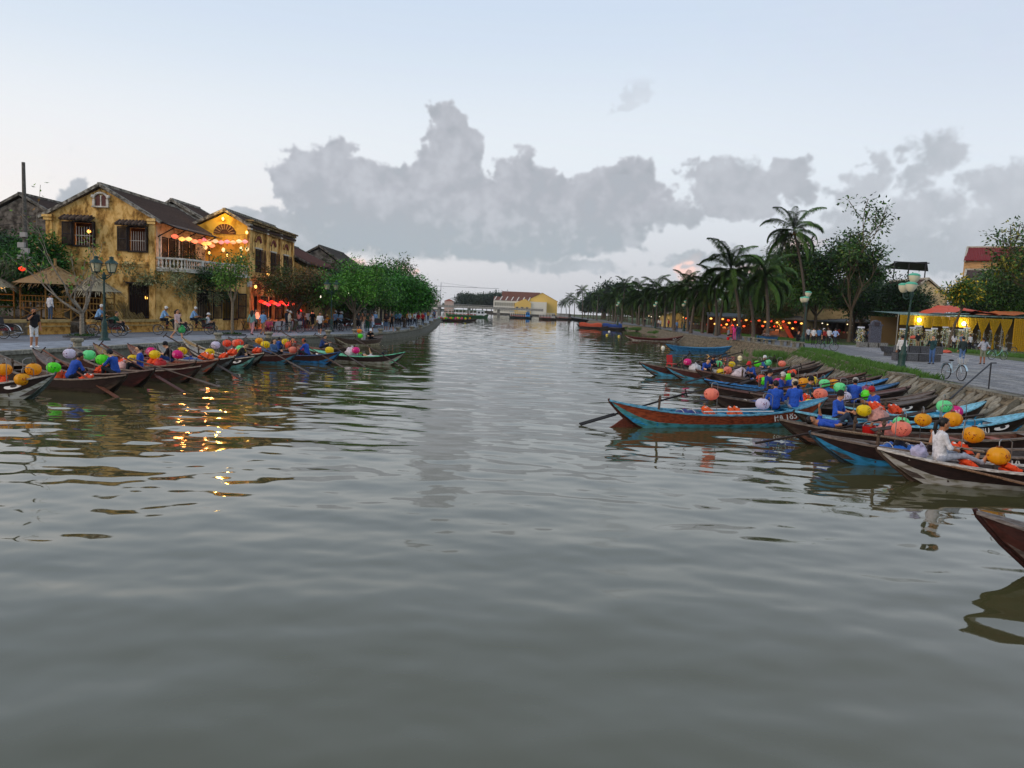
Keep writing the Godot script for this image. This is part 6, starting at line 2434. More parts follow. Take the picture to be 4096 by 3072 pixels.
# one palm frond: arched rib with drooping leaflets
func frond_mesh(rise: float, droop: float, sd: int) -> Mesh:
	var rr := RandomNumberGenerator.new()
	rr.seed = sd
	var mb := MB.new()
	var n := 26
	var p := Vector3.ZERO
	var e := rise
	var rib := []
	var dirs := []
	for i in n:
		rib.append(p)
		var d := V(0, sin(e), cos(e))
		dirs.append(d)
		p += d * 4.5 / n
		e -= droop / n * (0.5 + 1.2 * i / n)
	var c1 := Color("4c6a2c").srgb_to_linear()
	var c2 := Color("6a7a3a").srgb_to_linear()
	# rib
	for i in n - 1:
		var w := lerpf(0.045, 0.008, float(i) / n)
		var k := mb.v.size()
		var up := Vector3.RIGHT.cross(dirs[i]).normalized()
		for q in [rib[i] - V(w, 0, 0), rib[i] + V(w, 0, 0), rib[i + 1] + V(w, 0, 0), rib[i + 1] - V(w, 0, 0)]:
			mb.v.append(q); mb.n.append(up); mb.col.append(c2)
		for j in [0, 1, 2, 0, 2, 3]:
			mb.ix.append(k + j)
	for i in range(3, n):
		for sub in 4:
			var f := (i + sub / 4.0) / n
			var b: Vector3 = rib[i].lerp(rib[mini(i + 1, n - 1)], sub / 4.0)
			for s in [-1, 1]:
				var long := 0.95 * sin(PI * clampf(f * 0.85 + 0.12, 0, 1)) + 0.15
				long *= rr.randf_range(0.8, 1.1)
				var d: Vector3 = (V(s, 0, 0) * 0.75 + dirs[i] * 0.62 + V(0, rr.randf_range(-0.35, 0.05), 0)).normalized()
				var mid := b + d * long * 0.5
				var tip := mid + (d + V(0, -1.1, 0)).normalized() * long * 0.5
				var w: Vector3 = V(0, 0.0, 0.02) + dirs[i] * 0.014
				var c := c1 * rr.randf_range(0.8, 1.6)
				var k := mb.v.size()
				var up := d.cross(w).normalized() * (1.0 if s < 0 else -1.0)
				for q in [b - w * 0.5, b + w * 0.5, mid + w, mid - w, tip]:
					mb.v.append(q); mb.n.append(up); mb.col.append(c)
				for j in [0, 1, 2, 0, 2, 3, 3, 2, 4]:
					mb.ix.append(k + j)
	return mb.done()


var fronds := []
func palm(base: Vector3, crown: Vector3, size: float, label: String, group: String, n := 20, nuts := false) -> void:
	if fronds.is_empty():
		fronds = [frond_mesh(1.35, 1.5, 1), frond_mesh(0.85, 1.9, 2), frond_mesh(0.35, 2.1, 3), frond_mesh(-0.25, 1.6, 4)]
	var t := thing("coconut_palm", label, "palm tree", base, 0.0, group)
	var c := crown - base
	var mb := MB.new()
	var path := []
	var rads := []
	for i in 9:
		var u := i / 8.0
		path.append(V(c.x * u * u, -0.1 + (c.y + 0.1) * u, c.z * u * u))
		rads.append(lerpf(0.22, 0.13, u) + (0.12 if i == 0 else 0.0))
	mb.tube(path, rads, 8)
	part(t, "trunk", mb, mat("6b6157", 0.9, "blotch", 0.6))
	for i in n:
		var f := i / float(n)
		var kind := 0 if f < 0.2 else (1 if f < 0.45 else (2 if f < 0.72 else 3))
		var o := part(t, "frond", fronds[kind], leaf_mat())
		o.position = c + V(0, 0.05 * (3 - kind), 0)
		o.rotation = V(rng.randf_range(-0.12, 0.12), i * 2.4 + rng.randf_range(-0.3, 0.3), rng.randf_range(-0.2, 0.2))
		o.scale = Vector3.ONE * size * rng.randf_range(0.85, 1.1)
	if nuts:
		for i in 7:
			var nb := MB.new()
			nb.ball(Vector3.ZERO, V(0.16, 0.2, 0.16), 8, 6)
			var o := part(t, "coconut", nb, mat("5c4a24", 0.7))
			o.position = c + V(cos(i * 0.9) * 0.35, -0.35 - 0.1 * (i % 2), sin(i * 0.9) * 0.35)


func left_trees() -> void:
	var g := "trees along the left promenade"
	tree("frangipani_tree", "nearly bare frangipani with pale forked branches by the lamp post", V(-23.95, 0.7, -42.66), {"seed": 3, "trunk": 1.35, "thick": 0.13, "limbs": 5, "fork": 0.8, "long": 1.35, "depth": 4, "kids": 2, "open": 0.5, "shrink": 0.8, "rise": 0.1, "leaves": 2, "leaf_from": 1, "leaf": 0.22, "spread": 0.35, "bark": "9a9082", "hues": ["4a6a24", "5a7a2c", "7a5a2c"]}, g)
	tree("frangipani_tree", "grey green frangipani leaning over the low wall beside the barred house", V(-26.01, 0.7, -57.13) + V(-0.6, 0.6, -1.2), {"seed": 5, "trunk": 1.0, "thick": 0.13, "limbs": 5, "fork": 0.9, "long": 1.3, "depth": 4, "kids": 3, "open": 0.55, "shrink": 0.72, "rise": 0.06, "leaves": 9, "leaf_from": 1, "leaf": 0.28, "spread": 0.4, "wide": 0.15, "bark": "8a8072", "hues": ["6a7450", "7a7c58", "5a6640", "8a8460"]}, g)
	tree("round_shrub_tree", "dark dense rounded tree below the white balustrade", V(-24.55, 0.7, -59.6) + V(-0.8, 0, -0.6), {"seed": 8, "trunk": 1.6, "thick": 0.15, "limbs": 7, "fork": 0.85, "long": 1.5, "depth": 3, "kids": 4, "open": 0.7, "leaves": 30, "leaf_from": 2, "leaf": 0.17, "spread": 0.55, "hues": ["1c3414", "24401a", "2e4c1e", "182c10"]}, g)
	tree("young_street_tree", "slender young tree with airy crown before the arcaded house", V(-19.13, 0.7, -52.29), {"seed": 12, "trunk": 2.2, "thick": 0.1, "limbs": 4, "fork": 0.4, "long": 1.15, "depth": 4, "kids": 2, "open": 0.42, "rise": 0.12, "shrink": 0.75, "leaves": 9, "leaf_from": 2, "leaf": 0.2, "spread": 0.5, "bark": "8a7c68", "hues": ["3e5e22", "4f7429", "5d8230", "35501c"]}, g)
	tree("rusty_leaf_tree", "round tree with rusty brown patches before the last arcade bay", V(-19.46, 0.7, -68.22), {"seed": 15, "trunk": 1.5, "thick": 0.15, "limbs": 6, "fork": 0.9, "long": 1.5, "depth": 3, "kids": 4, "open": 0.65, "leaves": 22, "leaf_from": 2, "leaf": 0.2, "spread": 0.6, "hues": ["3a4a1e", "5a4426", "4c5a24", "6a4c2c", "2e4418"]}, g)
	tree("almond_tree", "tall dark leafy tree in front of the brown tiled house", V(-19.8, 0.6, -80.5), {"seed": 18, "trunk": 1.8, "thick": 0.2, "limbs": 6, "fork": 0.75, "long": 1.6, "depth": 3, "kids": 4, "open": 0.6, "leaves": 34, "leaf_from": 2, "leaf": 0.28, "spread": 0.9, "hues": ["203a16", "2c4c1c", "3a5e24", "1a3012"]}, g)
	tree("almond_tree", "second dark leafy tree in front of the grey gable", V(-18.6, 0.6, -88.0), {"seed": 19, "trunk": 1.6, "thick": 0.2, "limbs": 6, "fork": 0.75, "long": 1.4, "depth": 3, "kids": 4, "open": 0.6, "leaves": 32, "leaf_from": 2, "leaf": 0.28, "spread": 0.9, "hues": ["203a16", "2c4c1c", "3a5e24", "1a3012"]}, g)
	tree("street_tree", "bright green tree with pale limbs beside the second lamp post", V(-14.4, 0.7, -69.48), {"seed": 21, "trunk": 1.6, "thick": 0.14, "limbs": 6, "fork": 0.7, "long": 1.6, "depth": 3, "kids": 4, "open": 0.6, "leaves": 24, "leaf_from": 1, "leaf": 0.24, "spread": 0.75, "bark": "8a7c6a", "hues": ["3c6a22", "4c7c28", "2e5a1c", "5a8a30"]}, g)
	tree("street_tree", "full round green tree at the quay corner", V(-12.68, 0.7, -89.02), {"seed": 24, "trunk": 1.7, "thick": 0.2, "limbs": 7, "fork": 0.85, "long": 1.65, "depth": 3, "kids": 4, "open": 0.65, "leaves": 36, "leaf_from": 2, "leaf": 0.28, "spread": 0.95, "hues": ["2a5a1c", "387024", "477e2c", "224a18"]}, g)
	tree("street_tree", "green tree behind the corner tree, to its left", V(-14.96, 0.7, -89.99) + V(-2.5, 0, -2), {"seed": 25, "trunk": 2.0, "thick": 0.2, "limbs": 7, "fork": 0.85, "long": 2.2, "depth": 3, "kids": 4, "open": 0.65, "leaves": 34, "leaf_from": 2, "leaf": 0.28, "spread": 0.95, "hues": ["264f1a", "325f20", "3e6e28", "1c3c14"]}, g)
	var proto := tree("row_tree", "first rusty green tree of the far promenade row", V(-17.5, 0.6, -116.0), {"seed": 27, "trunk": 1.9, "thick": 0.2, "limbs": 6, "fork": 0.85, "long": 2.3, "depth": 3, "kids": 4, "open": 0.65, "leaves": 24, "leaf_from": 2, "leaf": 0.36, "spread": 1.1, "hues": ["2f4a1c", "4a4a20", "3a5622", "5a4a28"]}, g)
	var names := ["second", "third", "fourth", "fifth", "sixth", "last"]
	for i in 6:
		copy(proto, V(-18.4 - i * 0.9, 0.6, -126.0 - i * 11.0), i * 1.1, 0.82 - 0.02 * i, names[i] + " tree of the far promenade row")
	for q in [[V(-19.72, 0.7, -107.06), "low leafy tree between the street and shop houses"], [V(-19.37, 0.7, -89.48) + V(-4, 0, -4), "leafy tree behind the second lamp post"]]:
		copy(proto, q[0], 2.2, 0.8, q[1])
	# creeper hedge climbing beside the ochre house, and bushes at the far left
	tree("creeper_hedge", "tall bright green creeper climbing beside the ochre house", V(-35.3, 0.6, -56.5), {"category": "hedge", "seed": 31, "trunk": 4.6, "thick": 0.16, "limbs": 7, "fork": 1.1, "long": 1.2, "depth": 3, "kids": 3, "open": 0.9, "rise": -0.05, "leaves": 34, "leaf_from": 2, "leaf": 0.24, "spread": 0.7, "hues": ["2c5a1a", "3a6e20", "24481a"]})
	tree("creeper_hedge", "broad dark green bush spreading under the utility pole", V(-34.2, 0.6, -54.0), {"category": "hedge", "seed": 33, "trunk": 2.4, "thick": 0.16, "limbs": 7, "fork": 1.15, "long": 1.35, "depth": 3, "kids": 3, "open": 0.8, "rise": -0.02, "leaves": 36, "leaf_from": 2, "leaf": 0.24, "spread": 0.75, "hues": ["24481a", "2e5a1e", "1c3a14"]})
	tree("creeper_hedge", "dark leafy mass at the left edge below the grey gable", V(-39.0, 0.6, -58.0), {"category": "hedge", "seed": 35, "trunk": 3.2, "thick": 0.18, "limbs": 7, "fork": 1.1, "long": 1.7, "depth": 3, "kids": 3, "open": 0.8, "leaves": 36, "leaf_from": 2, "leaf": 0.26, "spread": 0.95, "hues": ["1c3414", "26441a", "223c18"]})
	tree("frangipani_tree", "leafless grey frangipani at the left edge above the straw roofs", V(-34.4, 1.3, -50.3), {"seed": 37, "trunk": 1.6, "thick": 0.12, "limbs": 5, "fork": 0.8, "long": 1.0, "depth": 4, "kids": 3, "open": 0.6, "rise": 0.08, "leaves": 1, "leaf_from": 1, "leaf": 0.2, "spread": 0.3, "bark": "7c7468", "hues": ["4a5a34"]})


func right_trees() -> void:
	rng.seed = 77
	var g := "palms along the right bank"
	palm(V(35.8, 1.0, -95), V(33.46, 14.18, -95), 1.02, "tallest coconut palm with slender leaning trunk and coconuts", g, 22, true)
	palm(V(25.7, 1.0, -88), V(24.27, 8.63, -88), 1.12, "big bushy coconut palm left of the tallest palm", g, 26)
	palm(V(27.6, 1.0, -84), V(26.92, 7.81, -84), 1.02, "coconut palm with wide drooping fronds before the market lights", g, 20)
	palm(V(28.5, 1.0, -92), V(27.24, 7.63, -92), 1.0, "coconut palm squeezed between the two biggest palms", g, 18)
	var rowp := [V(25.63, 7.21, -100), V(28.74, 7.01, -106), V(25.75, 6.98, -110), V(28.34, 6.3, -116), V(26.76, 7.9, -122), V(25.87, 6.97, -126), V(28.11, 7.26, -146), V(28.04, 8.43, -155), V(28.05, 7.15, -168), V(27.88, 8.69, -176), V(27.67, 10.15, -197), V(29.58, 7.08, -198), V(27.79, 7.91, -214), V(29.45, 7.74, -248), V(27.55, 9.02, -257), V(29.14, 8.44, -301), V(27.17, 11.8, -316), V(28.83, 8.81, -375), V(26.95, 10.69, -384), V(28.61, 8.6, -442), V(28.5, 8.43, -473), V(30.39, 6.47, -150), V(29.72, 6.41, -168), V(29.65, 6.38, -192), V(29.47, 6.66, -235), V(29.29, 6.93, -294)]
	for i in rowp.size():
		var c: Vector3 = rowp[i]
		palm(V(c.x + rng.randf_range(-0.8, 0.8), 0.95, c.z), c, rng.randf_range(0.8, 1.0), "%s coconut palm counting back along the right bank row" % nth(i), g, 21)
	g = "broadleaf trees behind the right walk"
	var o := {"seed": 51, "trunk": 4.0, "thick": 0.2, "limbs": 6, "fork": 0.6, "long": 3.5, "depth": 4, "kids": 3, "open": 0.5, "rise": 0.11, "shrink": 0.7, "leaves": 11, "leaf_from": 1, "leaf": 0.42, "spread": 0.95, "wide": 0.3, "bark": "7a6c58", "twig": 0.045, "skirt": 2.2, "hues": ["24401a", "30501f", "3c5f26", "1c3214", "4a5c24"]}
	tree("street_tree", "large open crowned tree behind the group of white shirts", V(41.98, 1, -96.68), o, g)
	o.seed = 52
	o.trunk = 3.4
	o.long = 2.9
	tree("street_tree", "leafy tree left of the large open crowned tree", V(37.14, 1, -94.73) + V(0, 0, -4), o, g)
	o.seed = 53
	o.long = 1.9
	o.trunk = 2.4
	tree("street_tree", "low leafy tree behind the carved stele", V(49.89, 1, -107.33) + V(0, 0, -4), o, g)
	tree("golden_shower_tree", "small tree with hanging yellow blossoms before the curtained pavilion", V(45.49, 1, -81.01), {"seed": 55, "trunk": 4.4, "thick": 0.13, "lean": V(1.2, 0, 0), "limbs": 5, "fork": 0.8, "long": 1.15, "depth": 3, "kids": 3, "open": 0.6, "leaves": 18, "leaf_from": 2, "leaf": 0.32, "spread": 0.7, "hues": ["35501c", "456424", "2c4418", "a89020"]}, g)
	tree("street_tree", "big tree reaching in from the right edge above red roof", V(59.0, 1.0, -86.0), {"seed": 58, "trunk": 5.0, "thick": 0.24, "limbs": 6, "fork": 0.75, "long": 3.3, "depth": 4, "kids": 3, "open": 0.55, "rise": 0.06, "shrink": 0.7, "leaves": 9, "leaf_from": 1, "leaf": 0.42, "spread": 0.9, "twig": 0.045, "skirt": 3.0, "hues": ["2c4a1c", "3a5a24", "243c16", "6a6a24"]}, g)
	tree("street_tree", "dark tree between tallest palm and market roofs", V(35.6, 1, -103.25) + V(3, 0, -14), {"seed": 60, "trunk": 3.0, "thick": 0.2, "limbs": 6, "fork": 0.8, "long": 2.6, "depth": 3, "kids": 4, "open": 0.65, "leaves": 34, "leaf_from": 2, "leaf": 0.34, "spread": 1.1, "hues": ["1e3816", "284819", "20401a"]}, g)
	tree("street_tree", "tall leafy tree behind the tallest palm's trunk", V(41.65, 1, -112.37) + V(2, 0, -10), {"seed": 61, "trunk": 4.6, "thick": 0.22, "limbs": 6, "fork": 0.65, "long": 3.2, "depth": 4, "kids": 3, "open": 0.55, "leaves": 14, "leaf_from": 2, "leaf": 0.36, "spread": 1.0, "hues": ["284a1c", "345a22", "203c16"]}, g)
	for q in [[V(61.5, 1.0, -96.0), 66, "dense leafy tree over the right end of the marquee"], [V(38.5, 1.0, -99.0), 67, "dense leafy tree behind the group of white shirts"], [V(46.5, 1.0, -106.0), 68, "dense leafy tree behind the carved stele"]]:
		tree("street_tree", q[2], q[0], {"seed": q[1], "trunk": 3.2, "thick": 0.2, "limbs": 6, "fork": 0.8, "long": 2.5, "depth": 3, "kids": 4, "open": 0.62, "leaves": 24, "leaf_from": 2, "leaf": 0.38, "spread": 1.05, "hues": ["24401a", "30501f", "3c5f26", "4a5c24"]}, g)
	for i in 2:
		tree("leafy_shrub", ["dark leafy shrub under the pale gable on the right", "dark leafy shrub behind the curtained pavilion"][i], [V(64.0, 1.0, -104.0), V(49.5, 1.0, -101.0)][i], {"category": "shrub", "seed": 63 + i, "trunk": 2.5, "thick": 0.16, "limbs": 7, "fork": 1.0, "long": 2.2, "depth": 3, "kids": 4, "open": 0.7, "leaves": 30, "leaf_from": 2, "leaf": 0.34, "spread": 1.1, "hues": ["1a3012", "223c18", "2a461c"]})
	var fill := get_node("row_tree")
	for i in 18:
		copy(fill, V(36.0 + rng.randf() * 6.0 - i * 0.2, 0.95, -112.0 - i * 8.0), rng.randf() * TAU, rng.randf_range(0.75, 1.05), nth(i) + " leafy tree filling in behind the right palm row", "leafy trees behind the palm row")



# ---------------------------------------------------------------- left street
var wheel_parts := []
func wheel(parent: Node3D, at: Vector3, r: float) -> void:
	if wheel_parts.is_empty():
		var a := MB.new()
		a.ring(Vector3.ZERO, 0.32, 0.022, 28, 6)
		var b := MB.new()
		b.ring(Vector3.ZERO, 0.295, 0.012, 24, 4)
		b.tube([V(-0.05, 0, 0), V(0.05, 0, 0)], 0.025, 6)
		for i in 14:
			var t := TAU * i / 14
			b.tube([V(0.02 * (1 if i % 2 else -1), 0, 0), V(0, cos(t) * 0.29, sin(t) * 0.29)], 0.004, 3, false)
		wheel_parts = [a.done(), b.done()]
	var w := Node3D.new()
	w.name = "wheel"
	parent.add_child(w, true)
	w.position = at
	w.scale = Vector3.ONE * r / 0.34
	part(w, "tyre", wheel_parts[0], mat("1a1a1a", 0.8))
	part(w, "rim", wheel_parts[1], mat("a8a8aa", 0.35, "", 1.0, {"metal": 0.7}))


func fender(mb: MB, c: Vector3, r: float, a0: float, a1: float) -> void:
	var r1 := PackedVector3Array()
	var r2 := PackedVector3Array()
	for i in 11:
		var a := lerpf(a0, a1, i / 10.0)
		var p := c + V(0, sin(a) * r, cos(a) * r)
		r1.append(p - V(0.045, 0, 0))
		r2.append(p + V(0.045, 0, 0))
	mb.grid([r1, r2])


# three wheeled cycle taxi: passenger seat before the rider; it heads along +z
func cyclo(at: Vector3, turn: float, label: String, canopy := true) -> void:
	var t := thing("cyclo_taxi", label, "cyclo", at, turn, "cyclo taxis on the left promenade")
	var black := mat("1c1c1e", 0.5)
	var chrome := mat("c4c6c8", 0.25, "", 1.0, {"metal": 0.8})
	wheel(t, V(0, 0.34, -0.8), 0.34)
	wheel(t, V(0.44, 0.34, 0.72), 0.34)
	wheel(t, V(-0.44, 0.34, 0.72), 0.34)
	var mb := MB.new()
	mb.tube([V(0, 0.34, -0.8), V(0, 0.85, -0.55), V(0, 0.4, -0.25), V(0, 0.34, -0.8)], 0.022, 6)
	mb.tube([V(0, 0.85, -0.55), V(0, 0.8, -0.1), V(0, 0.45, 0.2), V(0, 0.34, 0.72)], 0.024, 6)
	mb.tube([V(0, 0.4, -0.25), V(0, 0.4, 0.3)], 0.024, 6)
	mb.tube([V(-0.44, 0.34, 0.72), V(0.44, 0.34, 0.72)], 0.022, 6)
	mb.tube([V(-0.36, 0.4, 0.1), V(-0.36, 0.42, 1.1)], 0.018, 5)
	mb.tube([V(0.36, 0.4, 0.1), V(0.36, 0.42, 1.1)], 0.018, 5)
	part(t, "frame", mb, black)
	mb = MB.new()
	mb.tube([V(-0.3, 1.0, -0.02), V(0.3, 1.0, -0.02)], 0.018, 6)
	part(t, "push_bar", mb, chrome)
	mb = MB.new()
	mb.ball(V(0, 0.94, -0.56), V(0.11, 0.05, 0.15), 10, 6)
	part(t, "saddle", mb, black)
	mb = MB.new()
	mb.box(V(0, 0.5, 0.5), V(0.66, 0.14, 0.5))
	part(t, "passenger_seat", mb, mat("7a1c20", 0.6))
	mb = MB.new()
	mb.box(V(0, 0.78, 0.22), V(0.68, 0.62, 0.09), Basis(Vector3.RIGHT, -0.2))
	for x in [-0.36, 0.36]:
		mb.box(V(x, 0.64, 0.48), V(0.06, 0.22, 0.5))
	part(t, "seat_back", mb, mat("2c2a2c", 0.6))
	mb = MB.new()
	mb.box(V(0, 0.26, 1.12), V(0.5, 0.03, 0.34), Basis(Vector3.RIGHT, -0.35))
	mb.tube([V(-0.26, 0.34, 1.3), V(0.26, 0.34, 1.3)], 0.02, 5)
	part(t, "foot_board", mb, chrome)
	for c in [V(0, 0.34, -0.8), V(0.44, 0.34, 0.72), V(-0.44, 0.34, 0.72)]:
		mb = MB.new()
		fender(mb, c, 0.39, 0.2, 2.7)
		part(t, "mudguard", mb, chrome)
	if canopy:
		mb = MB.new()
		var rows := []
		for i in 7:
			var u := i / 6.0
			var a := lerpf(2.6, 1.3, u)
			var row := PackedVector3Array()
			for k in 9:
				var x := lerpf(-0.4, 0.4, k / 8.0)
				row.append(V(x, 0.62 + sin(a) * 0.52 * (1.0 - 0.25 * pow(x / 0.4, 2)), 0.42 + cos(a) * 0.6))
			rows.append(row)
		mb.grid(rows)
		part(t, "canopy", mb, mat("12402c", 0.6, "cloth", 0.6, {"own": true}))


func bicycle(at: Vector3, turn: float, label: String, hex: String, basket := true) -> void:
	var t := thing("bicycle", label, "bicycle", at, turn)
	var m := mat(hex, 0.35)
	wheel(t, V(0, 0.34, -0.52), 0.34)
	wheel(t, V(0, 0.34, 0.54), 0.34)
	var mb := MB.new()
	mb.tube([V(0, 0.34, -0.52), V(0, 0.32, -0.08), V(-0.0, 0.78, -0.2)], 0.017, 6)
	mb.tube([V(0, 0.34, -0.52), V(0, 0.72, -0.18)], 0.012, 5)
	mb.tube([V(0, 0.32, -0.08), V(0, 0.5, 0.2), V(0, 0.8, 0.36)], 0.02, 6)
	mb.tube([V(0, 0.34, 0.54), V(0, 0.62, 0.42), V(0, 0.98, 0.32)], 0.017, 6)
	part(t, "frame", mb, m)
	mb = MB.new()
	mb.tube([V(-0.28, 1.06, 0.1), V(-0.22, 1.05, 0.28), V(0, 0.98, 0.32), V(0.22, 1.05, 0.28), V(0.28, 1.06, 0.1)], 0.013, 6)
	part(t, "handlebar", mb, mat("b0b2b4", 0.3, "", 1.0, {"metal": 0.8}))
	mb = MB.new()
	mb.ball(V(0, 0.84, -0.24), V(0.1, 0.045, 0.14), 10, 6)
	part(t, "saddle", mb, mat("1c1a1a", 0.6))
	mb = MB.new()
	fender(mb, V(0, 0.34, -0.52), 0.38, 0.4, 2.9)
	part(t, "mudguard", mb, m)
	mb = MB.new()
	fender(mb, V(0, 0.34, 0.54), 0.38, 0.3, 2.2)
	part(t, "mudguard", mb, m)
	mb = MB.new()
	mb.box(V(0, 0.74, -0.56), V(0.14, 0.02, 0.36))
	part(t, "rack", mb, mat("6a6c6e", 0.4))
	if basket:
		mb = MB.new()
		for i in 5:
			var y := 0.72 + i * 0.055
			var s := 0.13 + i * 0.012
			mb.tube([V(-s, y, 0.42), V(s, y, 0.42), V(s, y, 0.68), V(-s, y, 0.68), V(-s, y, 0.42)], 0.008, 4)
		for i in 12:
			var a := TAU * i / 12
			mb.tube([V(cos(a) * 0.11, 0.7, 0.55 + sin(a) * 0.11), V(cos(a) * 0.18, 0.95, 0.55 + sin(a) * 0.15)], 0.007, 4)
		part(t, "basket", mb, mat("b8b8b4", 0.5))


func street_lamp(at: Vector3, turn: float, label: String) -> void:
	var t := thing("street_lamp", label, "lamp post", at, turn, "green iron lamp posts on the left quay")
	var green := mat("2a4a44", 0.5, "blotch", 0.8)
	var mb := MB.new()
	mb.lathe([V2(0.3, 0), V2(0.28, 0.1), V2(0.18, 0.16), V2(0.2, 0.4), V2(0.14, 0.5), V2(0.15, 0.9), V2(0.09, 1.05), V2(0.06, 1.15), V2(0.045, 3.2), V2(0.09, 3.25), V2(0.12, 3.4), V2(0.05, 3.55), V2(0.04, 3.62)], 12)
	part(t, "post", mb, green)
	for s in [-1, 1]:
		mb = MB.new()
		mb.tube([V(0, 3.2, 0), V(s * 0.18, 3.3, 0), V(s * 0.34, 3.45, 0), V(s * 0.38, 3.6, 0)], 0.03, 6)
		mb.tube([V(0, 3.5, 0), V(s * 0.2, 3.42, 0), V(s * 0.3, 3.55, 0)], 0.02, 5)
		part(t, "arm", mb, green)
		var h := Node3D.new()
		h.name = "lamp_head"
		t.add_child(h, true)
		h.position = V(s * 0.38, 3.6, 0)
		mb = MB.new()
		mb.lathe([V2(0.17, 0), V2(0.29, 0.46)], 4)
		part(h, "pane", mb, mat("c9c2a0", 0.3))
		mb = MB.new()
		mb.lathe([V2(0.36, 0.46), V2(0.26, 0.58), V2(0.12, 0.66), V2(0.11, 0.76), V2(0.15, 0.78), V2(0.02, 0.84)], 8)
		mb.lathe([V2(0.02, -0.06), V2(0.17, -0.01), V2(0.175, 0.02)], 8)
		for k in 4:
			var a := PI / 2 * k
			mb.bar(V(cos(a) * 0.17, 0, sin(a) * 0.17), V(cos(a) * 0.295, 0.47, sin(a) * 0.295), 0.03)
		part(h, "hood", mb, green)


func bollard(at: Vector3, label: String) -> void:
	var t := thing("stone_bollard", label, "bollard", at, 0.0, "stone bollards along the quay edge")
	var m := mat("a39c88", 0.85, "blotch", 0.9)
	var mb := MB.new()
	mb.lathe([V2(0.19, 0), V2(0.18, 0.03), V2(0.175, 0.24)], 16)
	part(t, "base", mb, m)
	mb = MB.new()
	mb.lathe([V2(0.1, 0.225), V2(0.24, 0.24), V2(0.275, 0.3), V2(0.27, 0.37), V2(0.23, 0.41), V2(0.001, 0.42)], 18)
	part(t, "cushion_top", mb, m)


func hut(at: Vector3, w: float, d: float, floor_y: float, eave: float, apex: float, label: String, shaggy: bool) -> void:
	var t := thing("bamboo_hut", label, "hut", at)
	var bam := mat("a8823e", 0.6, "wood", 0.6)
	var straw := mat("a3987c" if shaggy else "a6865a", 0.95, "grain", 0.5)
	for sx in [-1, 0, 1]:
		for sz in [-1, 1]:
			if sx == 0 and sz == -1:
				continue
			var mb := MB.new()
			var p := V(sx * w * 0.5, 0, sz * d * 0.5)
			mb.tube([p, p + V(0, eave + 0.15, 0)], 0.055, 7)
			for k in 6:
				mb.lathe([V2(0.055, 0.3 + k * 0.45), V2(0.066, 0.32 + k * 0.45), V2(0.055, 0.34 + k * 0.45)], 7, p)
			part(t, "bamboo_post", mb, bam)
	var mb := MB.new()
	mb.box(V(0, floor_y, 0), V(w + 0.1, 0.08, d + 0.1))
	part(t, "platform", mb, mat("8a6a3a", 0.7, "wood", 0.6))
	for y in [floor_y + 0.42, floor_y + 0.8]:
		for sz in [-1, 1]:
			mb = MB.new()
			mb.tube([V(-w * 0.5, y, sz * d * 0.5 + 0.05), V(w * 0.5, y, sz * d * 0.5 + 0.05)], 0.035, 6)
			part(t, "rail", mb, bam)
	for i in int(w / 0.22):
		mb = MB.new()
		var x := -w * 0.5 + 0.15 + i * 0.22
		mb.tube([V(x, floor_y, d * 0.5 + 0.04), V(x, floor_y + 0.8, d * 0.5 + 0.04)], 0.022, 5)
		part(t, "baluster", mb, bam)
	mb = MB.new()
	for s in [-1, 1]:
		mb.tube([V(s * w * 0.5, 0.05, d * 0.5 + 0.06), V(s * w * 0.05, floor_y, d * 0.5 + 0.06)], 0.03, 5)
		mb.tube([V(s * w * 0.05, 0.05, d * 0.5 + 0.09), V(s * w * 0.5, floor_y, d * 0.5 + 0.09)], 0.03, 5)
	var br := part(t, "brace", mb, bam)
	br.set_meta("kind", "stuff")
	# straw roof
	mb = MB.new()
	var over := 0.45
	mb.lathe([V2((w * 0.5 + over) * 1.2, eave), V2(w * 0.3, lerpf(eave, apex, 0.6)), V2(0.05, apex)], 14)
	var rf := part(t, "roof", mb, straw)
	mb = MB.new()
	var mb2 := MB.new()
	for k in 700 if shaggy else 520:
		var a := rng.randf() * TAU
		var u := rng.randf()
		var r0 := lerpf(0.05, (w * 0.5 + over) * 1.1, u)
		var y0 := lerpf(apex, eave, u) + 0.06
		var p := V(cos(a) * r0, y0, sin(a) * r0)
		var out := V(cos(a + rng.randfn(0, 0.15)), -(apex - eave) / (w * 0.5 + over) - rng.randf() * 0.5, sin(a + rng.randfn(0, 0.15))).normalized()
		var s := V(-sin(a), 0, cos(a)) * rng.randf_range(0.02, 0.05)
		var l := rng.randf_range(0.35, 0.8)
		var lift := V(0, rng.randf_range(0.0, 0.08), 0)
		(mb if k % 3 else mb2).quad(p - s, p + s, p + out * l + s * 0.4 + lift, p + out * l - s * 0.4 + lift)
	mb.lathe([V2(0.12, apex - 0.1), V2(0.07, apex + 0.25), V2(0.1, apex + 0.5)], 8)
	var st := part(rf, "straw", mb, mat("b6a888" if shaggy else "b08c58", 0.95, "grain", 0.4))
	st.set_meta("kind", "stuff")
	st = part(rf, "dark_straw", mb2, mat("6e6048" if shaggy else "7a5c34", 0.95, "grain", 0.4))
	st.set_meta("kind", "stuff")


